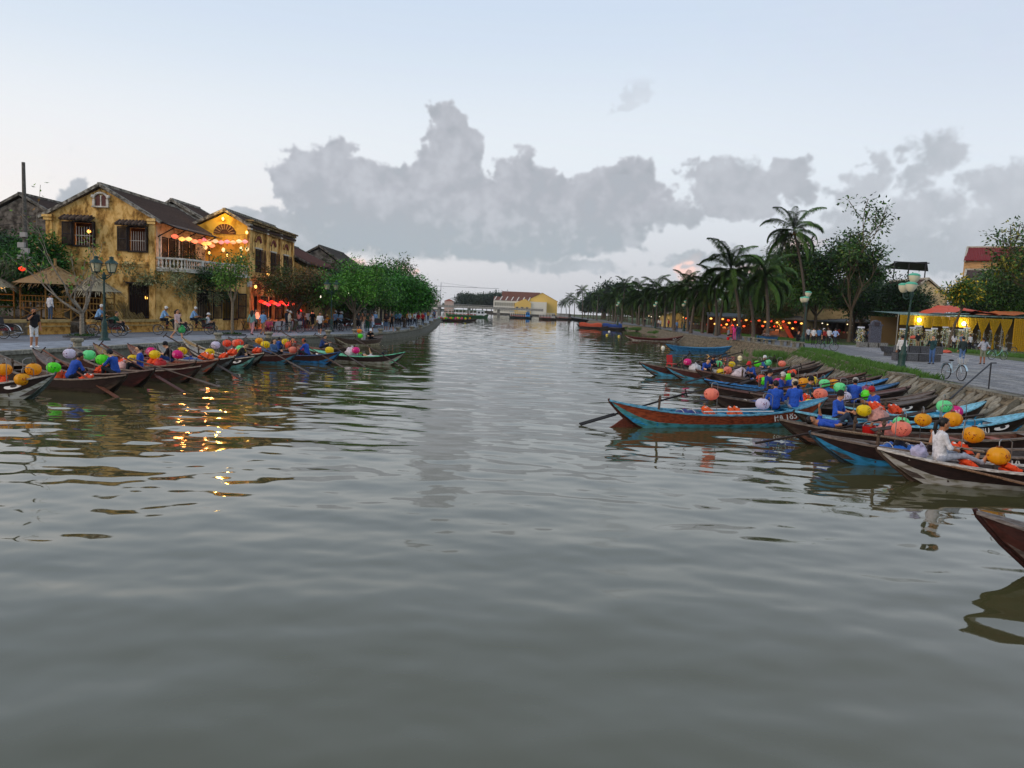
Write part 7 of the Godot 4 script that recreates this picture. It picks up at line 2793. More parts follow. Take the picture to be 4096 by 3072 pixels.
func left_street() -> void:
	rng.seed = 91
	# low ochre garden wall in two runs with steps between, and the terrace behind it
	var ochre := mat("c89a50", 0.9, "plaster", 3.0)
	var A := V(-31.6, 0.6, -32.0); var B1 := V(-27.6, 0.6, -47.6); var C := V(-27.2, 0.6, -49.2); var D := V(-25.7, 0.6, -55.4)
	for r in [[A, B1, "long low ochre wall with moulded cap left of the steps"], [C, D, "low ochre wall with moulded cap right of the steps"]]:
		var w := thing("garden_wall", r[2], "wall")
		var mb := MB.new()
		mb.bar(r[0] + V(0, 0.36, 0), r[1] + V(0, 0.36, 0), 0.34, 0.72)
		part(w, "wall_face", mb, ochre)
		mb = MB.new()
		mb.bar(r[0] + V(0, 0.8, 0), r[1] + V(0, 0.8, 0), 0.48, 0.16)
		part(w, "cap", mb, mat("b39a66", 0.9, "mould2", 1.5))
		mb = MB.new()
		mb.bar(r[0] + V(0, 0.5, 0), r[1] + V(0, 0.5, 0), 0.44, 0.07)
		part(w, "moulding", mb, mat("b39a66", 0.9, "mould2", 1.5))
	var ter := MB.new()
	ter.box(V(-34.0, 0.95, -49.0), V(11.6, 0.72, 12.0))
	struct("garden_terrace", ter, mat("7a6a54", 0.9, "blotch", 2.0))
	var stp := thing("brick_steps", "short flight of dark steps through the ochre wall", "steps", V(-27.4, 0.6, -48.4), 0.25)
	for i in 4:
		var mb := MB.new()
		mb.box(V(0.9 - i * 0.3, 0.09 + i * 0.18, 0), V(0.32, 0.18, 1.45))
		part(stp, "step", mb, mat("6e6458", 0.9, "blotch", 0.9))
	hut(V(-26.8, 0.6, -51.6) + V(-1.3, 0.7, 0.2), 2.0, 1.6, 0.75, 2.0, 3.0, "straw topped bamboo hut nearest the barred window", true)
	hut(V(-30.6, 1.3, -51.4), 3.3, 2.2, 0.75, 2.35, 3.55, "largest bamboo hut with layered straw roof before the ochre house", false)
	hut(V(-33.9, 1.3, -49.6), 2.2, 1.8, 0.75, 2.0, 2.9, "bamboo hut with pale ribbed straw roof left of the big hut", true)
	hut(V(-36.6, 1.3, -49.8), 2.2, 1.8, 0.75, 2.0, 2.9, "bamboo hut cut off at the left edge", true)
	for p in [V(-33.9, 3.3, -48.6), V(-33.2, 3.35, -48.7), V(-34.4, 3.2, -48.8), V(-32.8, 3.3, -49.4)]:
		lit_lantern(p, "ffc45c", "small warm lamp under the straw roof, " + ("leftmost" if p.x < -34 else ("middle" if p.x < -33.5 else ("right of middle" if p.x < -33 else "rightmost"))), "lamps under the straw roofs", 0.55, 0.9, 2.2, 0.4)
	for p in [V(-34.2, 4.35, -48.7), V(-31.9, 4.55, -50.0)]:
		lit_lantern(p, "ff3a24", "red lantern above the straw roofs" + (", left" if p.x < -33 else ", right"), "red lanterns above the straw roofs", 0.9, 0.9, 1.2, 0.5)
	lamp_light(V(-33.8, 3.0, -48.7), "ffb050", 1.2)
	# bundles of bamboo and straw brooms beside the grille
	for i in 3:
		var o := thing("bamboo_bundle", ["bundle of split bamboo leaning by the grille", "pile of straw brooms on the terrace edge", "stack of dry palm leaves under the frangipani"][i], "bundle", V(-28.2 + i * 0.75, 1.35 if i < 2 else 0.65, -54.2 - i * 0.7))
		var mb := MB.new()
		for k in 26:
			var a := rng.randf_range(-0.5, 0.5)
			mb.tube([V(rng.randfn(0, 0.2), 0, rng.randfn(0, 0.15)), V(sin(a) * 1.0 - 0.5, 0.9 + rng.randf() * 0.4, rng.randfn(0, 0.15))], 0.025, 4)
		part(o, "stalks", mb, mat("a58a54", 0.9, "grain", 0.5))
		mb = MB.new()
		mb.ring(V(-0.25, 0.5, 0), 0.28, 0.03, 12, 5)
		part(o, "tie", mb, mat("6a5230", 0.9))
	# utility pole with boxes and cables
	var up := thing("utility_pole", "tall concrete utility pole with meter boxes at far left", "utility pole", V(-33.3, 1.3, -52.6))
	var mb := MB.new()
	mb.tube([V(0, 0, 0), V(-0.05, 10.4, 0)], [0.19, 0.11], 8)
	part(up, "pole", mb, mat("6c6862", 0.9, "blotch", 1.0))
	for q in [[0.0, 5.6, 0.3], [-0.15, 4.9, 0.35], [0.1, 4.5, 0.4], [-0.2, 4.1, 0.3], [0.35, 4.0, 0.25]]:
		mb = MB.new()
		mb.box(V(q[0], q[1], 0.2), V(q[2] + 0.1, q[2], 0.22))
		part(up, "meter_box", mb, mat("9a9894", 0.6))
	mb = MB.new()
	mb.box(V(0, 6.9, 0.05), V(1.3, 0.08, 0.08))
	mb.box(V(-0.2, 7.2, 0.05), V(0.1, 0.4, 0.08))
	part(up, "cross_arm", mb, mat("4a4642", 0.8))
	for i in 3:
		mb = MB.new()
		var y := 6.4 - i * 0.5
		mb.tube([V(0, y, 0.1), V(-3, y - 0.5, 0.4), V(-9, y + 0.2, 0.6)], 0.015, 4)
		part(up, "cable", mb, mat("1c1c1c", 0.8))
	street_lamp(V(-21.72, 0.7, -40.79), 0.15, "green iron lamp post with two glass lanterns near the bare frangipani")
	street_lamp(V(-15.82, 0.7, -66.52), 0.2, "second green lamp post, further along under the trees")
	var bp := [V(-19.93, 0.7, -35.09), V(-17.86, 0.7, -46.48), V(-14.28, 0.7, -59.12), V(-13.17, 0.7, -63.78), V(-11.77, 0.7, -67.87), V(-11.21, 0.7, -74.37), V(-10.62, 0.7, -80.03), V(-10.67, 0.7, -87.69), V(-11.53, 0.7, -99.98), V(-12.66, 0.7, -116.28), V(-13.88, 0.7, -133.7)]
	for i in bp.size():
		bollard(bp[i], nth(i) + " pale stone bollard from the left along the quay")
	bollard(V(-16.22, 0.7, -50.95), "stone bollard that the person in the striped shirt sits on")
	# ring beds round two of the trees
	for q in [[V(-23.95, 0.7, -42.66), "square kerbed bed of dark plants round the frangipani"], [V(-19.13, 0.7, -52.29), "square kerbed bed round the slender young tree"]]:
		var o := thing("tree_bed", q[1], "planter", q[0])
		mb = MB.new()
		for s in [-1, 1]:
			mb.box(V(0, 0.05, s * 0.62), V(1.4, 0.12, 0.12))
			mb.box(V(s * 0.64, 0.05, 0), V(0.12, 0.12, 1.12))
		part(o, "kerb", mb, mat("5a5a5c", 0.8, "blotch", 0.8))
		mb = MB.new()
		for k in 160:
			var p := V(rng.randf_range(-0.52, 0.52), 0.02, rng.randf_range(-0.5, 0.5))
			var d := V(rng.randfn(0, 0.12), rng.randf_range(0.1, 0.26), rng.randfn(0, 0.12))
			mb.leaf(p, d, d.cross(V(rng.randf() - 0.5, 0.2, rng.randf() - 0.5)).normalized() * 0.04, Color("2c4a1a").srgb_to_linear() * rng.randf_range(0.7, 1.4))
		part(o, "plants", mb, leaf_mat())

	# cycles and riders
	var hats := {"hat": ["cap", "e6e4de"], "shoe": "8a4a30"}
	var cy := [[V(-24.45, 0.66, -46.21), "cyclo passing behind the lamp post"], [V(-22.28, 0.66, -49.97), "cyclo behind the woman with the green bag"], [V(-21.76, 0.66, -53.33), "cyclo with green hood below the balustrade"]]
	for i in 3:
		cyclo(cy[i][0], PI / 2 + 0.12, cy[i][1])
		var b := Basis(Vector3.UP, PI / 2 + 0.12)
		person(cy[i][0] + b * V(0, 0.98, -0.56), PI / 2 + 0.12, "ride", "cyclo driver in light blue shirt and white cap, " + ["by the lamp post", "in the middle", "nearest the balustrade"][i], "86b4e0", "22242c", hats)
		person(cy[i][0] + b * V(0, 0.57, 0.5), PI / 2 + 0.12, "sit", "cyclo passenger seated " + ["behind the lamp post", "behind the woman with the green bag", "under the green hood"][i], ["1c4a34", "2a2c30", "d8d8dc"][i], "26282e", {"hat": ["brim", "e0ded8"]} if i == 2 else {})
	cyclo(V(-26.79, 0.66, -39.68), PI / 2, "parked cyclo cut off by the left edge", false)
	cyclo(V(-15.59, 0.66, -72.58), -0.4, "cyclo with green hood parked under the bright green tree")
	cyclo(V(-14.6, 0.66, -82.39), 0.2, "cyclo with open seat right of the floral shirt man", false)
	cyclo(V(-16.11, 0.66, -68.32), -PI / 2 - 0.3, "cyclo carrying a person in orange", false)
	person(V(-16.11, 0.66, -68.32) + Basis(Vector3.UP, -PI / 2 - 0.3) * V(0, 0.57, 0.5), -PI / 2 - 0.3, "sit", "person in bright orange seated in a cyclo", "e8861c", "c87a20", {"hat": ["brim", "d8b070"]})
	bicycle(V(-17.4, 0.68, -60.59), PI / 2 + 0.3, "green bicycle with red basket pushed by a woman", "2a5a3c")
	bicycle(V(-16.39, 0.68, -66.38), PI / 2 - 0.2, "dark bicycle beside the orange cyclo passenger", "2a2c30", false)
	bicycle(V(-12.67, 0.68, -87.38), PI / 2, "bicycle leaning by the corner tree", "3a3c40", false)

	# strollers
	var tiny := "cc9a78"
	var P := [
		[V(-21.02, 0.7, -33.67), 50, "phone", "man in black printed shirt and white shorts holding a phone", "1c1a1e", "e8e6e2", {"leg": "s", "shoe": "e8e6e2", "skin": 1}],
		[V(-29.05, 1.3, -48.2), 160, "stand", "man in pale shirt and jeans standing by the bamboo hut", "d4d6da", "4a5a70", {"arm": "l"}],
		[V(-19.65, 0.7, -44.89), 75, "walk", "woman in pink top walking with green carrier bag", "e0c0bc", "c8b49c", {"leg": "s", "hair": "tail", "shoe": "b89078"}],
		[V(-24.14, 0.7, -67.37), 190, "hold", "woman in yellow shirt and white cap with black trousers", "d8c838", "1c1c22", {"hat": ["cap", "e6e4de"], "hair": "tail"}],
		[V(-25.14, 0.7, -71.78), 200, "stand", "person in long pink tunic at the restaurant door", "d8606c", "d8606c", {"arm": "l", "skirt": "gown"}],
		[V(-25.08, 0.7, -69.67), 20, "stand", "waiter in white shirt in the restaurant doorway", "dcdad6", "1c1c20", {}],
		[V(-24.87, 0.7, -67.98) + V(0, 0, -0.6), 90, "stand", "man in dark blue shirt behind the young tree", "23407c", "22242c", {}],
		[V(-18.21, 0.7, -53.48), 175, "walk", "woman in teal blouse and pink trousers walking away", "7ca8a0", "e0a0a0", {"arm": "l", "hair": "long"}],
		[V(-21.66, 0.7, -64.49), 10, "hold", "woman in grey sleeveless dress near the white tablecloth", "8a8480", "6a6460", {"skirt": "skirt", "arm": "n", "leg": "s", "hair": "long"}],
		[V(-17.67, 0.7, -54.18), 160, "walk", "man in light blue polo and tan shorts", "7aa8d8", "a8825a", {"leg": "s", "shoe": "2a2c34"}],
		[V(-16.89, 0.7, -53.06) + V(0, 0.42, 0), 10, "sit", "person in red striped shirt and maroon trousers on a bollard", "b0405c", "6a1c2c", {"skin": 1}],
		[V(-19.57, 0.7, -66.28), 150, "stand", "man in dark vest and white hat", "2a3444", "22242c", {"hat": ["brim", "dcd8d0"]}],
		[V(-17.67, 0.68, -61.55) + V(-0.2, 0, 0.35), 100, "hold", "woman with sun hat pushing the green bicycle", "d8c8b4", "a89c8c", {"hat": ["brim", "d0c8bc"], "leg": "s"}],
		[V(-19.9, 0.7, -71.21), 170, "stand", "woman in white top and jeans", "e0dedc", "4c6890", {"hair": "long"}],
		[V(-20.25, 0.7, -73.65), 30, "hold", "person in brown top and blue jeans", "6a4a3c", "3c5478", {"hair": "long"}],
		[V(-18.45, 0.7, -69.01), 15, "stand", "woman in white crop top and black shorts holding a straw hat", "e6e2de", "18181c", {"leg": "s", "hair": "long", "shoe": "e0dcd6"}],
		[V(-18.03, 0.7, -68.84), 180, "walk", "person in black top and dark shorts", "18181c", "20222a", {"leg": "s"}],
		[V(-14.87, 0.7, -58.95), 10, "walk", "man in white T-shirt and black shorts with a shoulder bag", "e4e4e4", "141418", {"leg": "s", "shoe": "d8d8d8"}],
		[V(-16.87, 0.7, -72.6), 170, "stand", "cyclo man in light blue shirt seen from behind", "86b4e0", "20222a", {"hat": ["cap", "e6e4de"]}],
		[V(-15.9, 0.7, -70.53), 60, "hold", "cyclo man in light blue patterned shirt leaning on the hood", "9ac0e0", "20222a", {"hat": ["brim", "e6e4de"]}],
		[V(-14.27, 0.7, -70.52), 20, "hold", "woman in floral top and black skirt", "5c5a5c", "18181a", {"skirt": "skirt", "leg": "s", "hair": "long"}],
		[V(-13.46, 0.7, -68.49), -60, "phone", "woman in brown top and white wide trousers", "5c4a3c", "e0dcd4", {"hair": "long", "arm": "n"}],
		[V(-13.64, 0.7, -71.5), 30, "hold", "woman in green trousers with white handbag", "3a5444", "1f5c40", {"hair": "long", "arm": "n"}],
		[V(-12.66, 0.7, -68.87), -80, "hold", "man in pink floral shirt and pale blue shorts", "e4c8c4", "9cb4d0", {"leg": "s", "shoe": "d8d4cc"}],
		[V(-14.9, 0.7, -82.42), 175, "stand", "driver in light blue shirt and white cap right of floral shirt man", "86b4e0", "20222a", {"hat": ["cap", "e6e4de"]}],
		[V(-12.27, 0.7, -73.62), 20, "hold", "man in dark shirt and blue shorts, arms folded", "3c2e2c", "5c7ca0", {"leg": "s", "shoe": "d8d4cc"}],
		[V(-11.62, 0.7, -72.87), 30, "walk", "woman in black short outfit walking", "141416", "141416", {"leg": "s", "hair": "long", "shoe": "e0dcd6", "arm": "n"}],
		[V(-14.61, 0.7, -95.13), 175, "stand", "first of two drivers in light blue beyond the couple", "86b4e0", "20222a", {"hat": ["cap", "e6e4de"]}],
		[V(-14.48, 0.7, -96.97), 170, "stand", "second of two drivers in light blue beyond the couple", "86b4e0", "20222a", {"hat": ["cap", "dcdad4"]}],
		[V(-11.7, 0.7, -93.62), 10, "hold", "person in red shirt near the white chair", "b01c24", "20222a", {}],
		[V(-12.15, 0.7, -101.96), 15, "stand", "second person in red shirt near the white chair", "b8202c", "1c1c20", {"hair": "long"}],
		[V(-14.04, 0.7, -101.27), 20, "stand", "person in orange yellow top beside the corner tree", "d89a30", "2a2c34", {"hair": "long"}],
		[V(-13.71, 0.7, -102), 160, "stand", "person in mustard top beside the corner tree", "c88a28", "2a2c34", {}],
		[V(-12.81, 0.7, -98.9), 30, "walk", "person in white shirt left of the red shirts", "dcdcdc", "2a2c34", {}]]
	for q in P:
		person(q[0], deg_to_rad(q[1]), q[2], q[3], q[4], q[5], q[6])
	# carrier bag, straw hat, handbags
	bundle(V(-19.52, 0.7, -45.03) + V(0.12, 0.38, 0.1), V(0.2, 0.22, 0.14), "3ca858", "green carrier bag in the walking woman's hand", "carrier_bag", 0.4, 51)
	# small far figures along the quay
	var shades := ["d8d8d8", "2a2c34", "a02830", "6a86a8", "c8a050", "3c5a48", "8a5a6a", "e0d8cc"]
	for i in 30:
		var z := -98.0 - i * 3.4
		var edge := -11.3 - maxf(0, (-z - 97.0)) * 0.072
		var at := V(edge - 1.0 - rng.randf() * 3.6, 0.7, z)
		person(at, rng.randf() * TAU, ["stand", "walk", "hold"][i % 3], "%s far stroller on the quay past the corner tree, %s top" % [nth(i), ["white", "black", "red", "blue", "yellow", "green", "mauve", "cream"][i % 8]], shades[i % 8], ["2a2c34", "4a4a50", "8a7a68"][i % 3], {"group": "far strollers on the quay"})
	# restaurant tables before the arcade
	var tz := [-63.4, -65.6, -68.2, -70.6, -73.0, -75.6]
	for i in tz.size():
		var o := thing("restaurant_table", ["dark folding table nearest the terrace wing", "dark folding table, second from the terrace wing", "table under white cloth by the yellow shirt woman", "table under white cloth before the first arch", "table under red cloth before the middle arch", "table under red cloth before the last arch"][i], "table", V(-20.9 + (0.0 if i else -1.0), 0.6, tz[i]))
		mb = MB.new()
		mb.box(V(0, 0.74, 0), V(0.9, 0.04, 0.9))
		part(o, "table_top", mb, mat("2c2420", 0.5))
		if i < 2:
			for s in [-1, 1]:
				mb = MB.new()
				mb.bar(V(s * 0.4, 0, -0.4), V(s * 0.4, 0.73, 0.4), 0.04)
				mb.bar(V(s * 0.38, 0, 0.4), V(s * 0.38, 0.73, -0.4), 0.04)
				part(o, "crossed_leg", mb, mat("2c2420", 0.5))
		else:
			mb = MB.new()
			mb.lathe([V2(0.02, 0.775), V2(0.62, 0.77), V2(0.68, 0.4), V2(0.72, 0.02)], 24, Vector3.ZERO, 8, 0.1)
			part(o, "tablecloth", mb, mat("d4d4d8" if i < 4 else "7a1c28", 0.8, "cloth", 0.6, {"own": true}))
		chair(V(-19.9, 0.6, tz[i] + 0.3), -PI / 2, "33251e", "dark chair on the river side of the " + nth(i) + " restaurant table")
	for q in [[V(-21.5, 0.6, -64.4), "rose lampshade glowing on a stand near the terrace wing"], [V(-20.6, 0.6, -78.6), "orange lampshade glowing beside the last arch"]]:
		var o := thing("standing_lantern", q[1], "lamp", q[0])
		mb = MB.new()
		mb.lathe([V2(0.16, 0.0), V2(0.03, 0.04), V2(0.03, 1.0)], 8)
		part(o, "stand", mb, mat("2a2220", 0.6))
		mb = MB.new()
		mb.lathe([V2(0.28, 1.0), V2(0.18, 1.3), V2(0.1, 1.55), V2(0.08, 1.56)], 14)
		part(o, "lamp_shade", mb, mat("ff9c7c", 0.6, "", 1.0, {"glow": 1.1, "glow_color": "ff8a60"}))
	# bulbs strung through the green trees
	for i in 16:
		var o := thing("festoon_bulb", nth(i) + " white festoon bulb strung between the promenade trees", "lamp", V(-17.0 + rng.randf_range(-2, 2), 4.6 + rng.randf_range(-0.9, 0.7), -70.0 - i * 2.1), 0.0, "festoon bulbs in the promenade trees")
		mb = MB.new()
		mb.ball(Vector3.ZERO, V(0.09, 0.11, 0.09), 8, 6)
		part(o, "lamp_bulb", mb, mat("fff4e0", 0.3, "", 1.0, {"glow": 5.0, "glow_color": "fff0d8"}))
		mb = MB.new()
		mb.lathe([V2(0.03, 0.1), V2(0.03, 0.17), V2(0.01, 0.18)], 6)
		mb.tube([V(0, 0.16, 0), V(0.3, 0.34, -1.0)], 0.008, 3)
		part(o, "holder", mb, mat("1c1c1c", 0.6))
	var wc := thing("white_chair", "white wooden chair standing at the quay edge", "chair", V(-11.3, 0.7, -91.63))
	mb = MB.new()
	mb.box(V(0, 0.45, 0), V(0.45, 0.05, 0.45))
	part(wc, "seat", mb, mat("dcdcd8", 0.6))
	for x in [-0.2, 0.2]:
		for z in [-0.2, 0.2]:
			mb = MB.new()
			mb.bar(V(x, 0, z), V(x, 0.95 if z < 0 else 0.44, z), 0.05)
			part(wc, "leg", mb, mat("dcdcd8", 0.6))
	mb = MB.new()
	for y in [0.68, 0.88]:
		mb.box(V(0, y, -0.2), V(0.36, 0.1, 0.03))
	part(wc, "back_slat", mb, mat("dcdcd8", 0.6))



# ---------------------------------------------------------------- right bank
func globe_lamp(at: Vector3, lean: float, label: String, size := 1.0) -> void:
	var t := thing("globe_lamp_post", label, "lamp post", at, 0.3, "triple globe lamp posts on the right walk")
	t.rotation.z = -lean
	t.scale = Vector3.ONE * size
	var green := mat("24483f", 0.5, "blotch", 0.8)
	var mb := MB.new()
	mb.lathe([V2(0.26, -0.05), V2(0.25, 0.2), V2(0.17, 0.3), V2(0.18, 0.75), V2(0.22, 0.8), V2(0.12, 0.95), V2(0.14, 1.15), V2(0.08, 1.25), V2(0.055, 1.4), V2(0.045, 3.7), V2(0.1, 3.75), V2(0.1, 3.9), V2(0.04, 4.0), V2(0.035, 4.45)], 12)
	part(t, "post", mb, green)
	for k in 3:
		var a := TAU * k / 3 + 0.4
		var d := V(cos(a), 0, sin(a))
		var h := Node3D.new()
		h.name = "globe"
		t.add_child(h, true)
		h.position = d * 0.52 + V(0, 4.0, 0) if k else V(0, 4.5, 0)
		mb = MB.new()
		mb.lathe([V2(0.04, -0.06), V2(0.14, -0.02), V2(0.24, 0.14), V2(0.27, 0.28), V2(0.27, 0.32)], 16)
		part(h, "bowl", mb, mat("cdc8ac", 0.3))
		mb = MB.new()
		mb.lathe([V2(0.285, 0.31), V2(0.27, 0.38), V2(0.16, 0.44), V2(0.001, 0.46)], 16)
		part(h, "lid", mb, mat("4fa98a", 0.4))
		if k:
			mb = MB.new()
			mb.tube([V(0, 3.75, 0), d * 0.25 + V(0, 3.6, 0), d * 0.48 + V(0, 3.7, 0), d * 0.52 + V(0, 3.96, 0)], 0.03, 6)
			var pa := []
			for i in 12:
				var u := i / 11.0 * 5.5
				pa.append(d * (0.3 + cos(u) * 0.11 * (1.0 - i / 16.0)) + V(0, 3.8 + sin(u) * 0.11 * (1.0 - i / 16.0), 0))
			mb.tube(pa, 0.015, 5)
			part(t, "scroll_arm", mb, green)


# gathered curtain between two posts, tied at the waist
func curtain(parent: Node3D, c: Vector3, w: float, h: float, hex: String, tied: bool) -> void:
	var mb := MB.new()
	var rows := []
	for i in 11:
		var v := i / 10.0
		var k := 1.0
		if tied:
			k = lerpf(1.0, 0.1, smoothstep(0.0, 0.62, v)) if v < 0.62 else lerpf(0.1, 0.22, (v - 0.62) / 0.38)
		var row := PackedVector3Array()
		for j in 21:
			var u := j / 20.0 - 0.5
			row.append(c + V(u * w * k, -v * h, sin(u * 40.0) * 0.05 * k))
		rows.append(row)
	mb.grid(rows)
	part(parent, "curtain", mb, mat(hex, 0.7, "cloth", 1.0, {"back": hex}))


func wreath(at: Vector3, s: float, label: String) -> void:
	var t := thing("flower_stand", label, "flower stand", at, rng.randf_range(-0.2, 0.2), "flower stands before the pavilion")
	var mb := MB.new()
	for x in [-0.4, 0.4]:
		mb.tube([V(x, 0, 0.25), V(x * 0.3, 1.9 * s, 0)], 0.03, 5)
	mb.tube([V(0, 0, -0.4), V(0, 1.9 * s, 0)], 0.03, 5)
	part(t, "easel", mb, mat("9ab89a", 0.7))
	for tier in 2:
		var fm := MB.new()
		var c := V(0, (1.5 - tier * 0.75) * s, 0.12)
		var cols := [Color("e8e4d8"), Color("e0c030"), Color("d8d4e4"), Color("3c5a2c"), Color("f0ead0")]
		for k in 150:
			var a := rng.randf() * TAU
			var r := sqrt(rng.randf()) * 0.5 * s
			var p := c + V(cos(a) * r, sin(a) * r * 0.7, 0.14 * (1.0 - r / (0.5 * s)))
			var d := V(rng.randfn(0, 1), rng.randfn(0, 1), 0.7).normalized() * 0.11
			fm.leaf(p, d, d.cross(V(rng.randf(), 0.3, 0.5)).normalized() * 0.05, (cols[rng.randi() % 5] as Color).srgb_to_linear() * rng.randf_range(0.85, 1.1))
		part(t, "flowers", fm, leaf_mat()).set_meta("kind", "stuff")
	mb = MB.new()
	mb.box(V(0, 1.95 * s, 0.14), V(0.7, 0.16, 0.03))
	part(t, "name_board", mb, mat("d8dce4", 0.6))


func right_side() -> void:
	rng.seed = 131
	globe_lamp(V(19.97, 1, -39.57), 0.07, "near green lamp post with three cream globes, leaning right")
	globe_lamp(V(25.37, 1, -67.85), 0.05, "second green lamp post with three cream globes by the dark bench sitter")
	for i in 4:
		globe_lamp([V(22.05, 1, -165.24), V(26.44, 1, -145.14), V(27.15, 1, -123.6), V(27.34, 1, -105)][i], 0.0, nth(i) + " far globe lamp post from the left under the palms")
	# pavilion with yellow curtains and coloured sheets on its roof
	var pv := thing("curtained_pavilion", "long marquee hung with yellow curtains and orange sheets on its roof", "marquee", V(0, 0, 0))
	var z := -86.0
	var x0 := 42.6
	var x1 := 60.0
	var mb := MB.new()
	mb.quad(V(x0, 4.6, z), V(x1, 4.9, z), V(x1, 5.2, z - 7), V(x0, 4.9, z - 7))
	mb.bar(V(x0, 4.55, z), V(x1, 4.85, z), 0.12, 0.14)
	part(pv, "roof_sheet", mb, mat("7c9c98", 0.6, "blotch", 2.0))
	mb = MB.new()
	mb.box(V((x0 + x1) / 2, 2.6, z - 6.6), V(x1 - x0, 3.4, 0.1))
	part(pv, "back_cloth", mb, mat("6a583a", 0.9))
	for i in 10:
		mb = MB.new()
		mb.tube([V(lerpf(x0, x1, i / 9.0), 0.95, z), V(lerpf(x0, x1, i / 9.0), 4.6 + 0.03 * i, z)], 0.05, 6)
		part(pv, "post", mb, mat("8a8a84", 0.5))
	for i in 8:
		var x := x0 + 0.6 + i * 0.92
		curtain(pv, V(x, 4.5, z + 0.12), 0.84, 1.1 if i != 3 else 1.3, "e0b814", false)
	for i in 4:
		curtain(pv, V(50.7 + i * 1.28, 4.5, z + 0.16), 1.26, 3.4, "e0b414", true)
	curtain(pv, V(56.1, 4.6, z + 0.3), 1.5, 3.6, "dfae12", false)
	for q in [[47.4, 53.6, "e0501c", 1.0], [53.4, 62.0, "d8742c", 0.6]]:
		mb = MB.new()
		var rows := []
		for i in 7:
			var row := PackedVector3Array()
			for k in 15:
				var u := k / 14.0
				row.append(V(lerpf(q[0], q[1], u), 4.85 + 0.12 * u + q[3] * sin(PI * u) * (0.35 + 0.65 * i / 6.0) + 0.08 * sin(u * 23.0 + i), z + 0.3 - i * 0.9))
			rows.append(row)
		mb.grid(rows)
		part(pv, "roof_tarpaulin", mb, mat(q[2], 0.6, "cloth", 1.2))
	for p in [V(44.7, 4.0, z + 0.5), V(49.6, 3.8, z + 0.6)]:
		var o := thing("pavilion_bulb", "bright white bulb hanging at the %s of the pavilion front" % ("left" if p.x < 47 else "middle"), "lamp", p)
		mb = MB.new()
		mb.ball(Vector3.ZERO, V(0.2, 0.22, 0.2), 10, 7)
		part(o, "lamp_bulb", mb, mat("fffcf0", 0.3, "", 1.0, {"glow": 6.0, "glow_color": "fff6e4"}))
		mb = MB.new()
		mb.tube([V(0, 0.2, 0), V(0, 0.65, -0.4)], 0.02, 4)
		part(o, "cable", mb, mat("1c1c1c", 0.6))
		lamp_light(p, "fff0d8", 2.5)
	for q in [[51.6, "ffa030"], [54.2, "ffa030"], [56.8, "ffb040"]]:
		lit_lantern(V(q[0], 3.5, z - 1.6), q[1], "orange paper lantern glowing inside the marquee, " + ("left" if q[0] < 53 else ("middle" if q[0] < 55 else "right")) + " one", "paper lanterns inside the marquee", 0.9, 1.0, 1.5, 1.0)
	for i in 9:
		wreath(V(42.4 + i * 0.88, 0.98, z + 1.4 + 0.5 * (i % 2)), 1.0 + 0.1 * (i % 3), nth(i) + " white and yellow flower stand from the left before the marquee")
	for i in 5:
		wreath(V(50.2 + i * 1.3, 0.98, z - 1.6), 1.1, "flower stand inside the marquee behind the " + nth(i) + " tied curtain")
	# carved grey stone stele on blocks, with fruit and flowers beside it
	var sb := thing("carved_stele", "dark carved stone stele on grey blocks left of the marquee", "monument", V(35.71, 1, -76.86))
	mb = MB.new()
	for i in 3:
		mb.box(V(-1.0 + i * 1.0, 0.25, 0), V(0.85, 0.5, 0.7))
	part(sb, "plinth", mb, mat("8a8a86", 0.9, "blotch", 1.0))
	mb = MB.new()
	mb.box(V(0.2, 1.35, 0), V(1.1, 1.7, 0.4))
	mb.box(V(0.2, 2.25, 0), V(1.3, 0.14, 0.5))
	mb.prism(PackedVector2Array([V2(-0.3, 2.3), V2(-0.2, 2.6), V2(0.2, 2.75), V2(0.6, 2.6), V2(0.7, 2.3)]), -0.2, 0.2)
	part(sb, "slab", mb, mat("5c5e6c", 0.7, "blotch", 0.9))
	mb = MB.new()
	mb.box(V(0.2, 2.35, 0.24), V(0.5, 0.36, 0.06))
	part(sb, "niche", mb, mat("3c3438", 0.7))
	wreath(V(35.17, 1, -77.44) + V(-0.3, 0, -0.4), 1.0, "yellow flower stand leaning by the carved stele")
	# grey stone retaining blocks at the lamp
	var rk := thing("stone_block_wall", "low dark grey stone block wall behind the near lamp post", "wall", V(25.98, 1, -49.6), 0.1)
	for i in 8:
		mb = MB.new()
		mb.box(V(-1.2 + (i % 4) * 0.78 + 0.1 * (i / 4), 0.27 + (i / 4) * 0.5, 0), V(0.72, 0.46, 0.5))
		part(rk, "stone_block", mb, mat(["5c5e64", "66686c", "525459"][i % 3], 0.9, "blotch", 0.7))
	var tr := thing("stone_trough", "dark stone trough left of the near lamp post", "trough", V(27.99, 1, -57.03))
	mb = MB.new()
	mb.prism(PackedVector2Array([V2(-0.8, 0.7), V2(-0.6, 0.3), V2(0.7, 0.3), V2(0.8, 0.7)]), -0.3, 0.3)
	part(tr, "basin", mb, mat("4c4e54", 0.9, "blotch", 0.8))
	mb = MB.new()
	mb.box(V(0, 0.15, 0), V(0.9, 0.3, 0.5))
	part(tr, "foot", mb, mat("5a5c60", 0.9, "blotch", 0.8))
	bundle(V(42.06, 1, -81.3) + V(0, 0.95, 0), V(0.35, 0.2, 0.3), "d8644c", "coral coloured sack on the stone blocks", "cloth_bag", 0.7, 61)
	bundle(V(38.62, 1, -68.72), V(0.4, 0.16, 0.3), "d8644c", "crumpled coral sack on the grass by the blossom tree", "cloth_bag", 0.7, 62)
	# cycles and mopeds
	bicycle(V(19, 1, -33.12), 0.05, "pale blue bicycle with white basket parked at the bank edge", "a8c0cc")
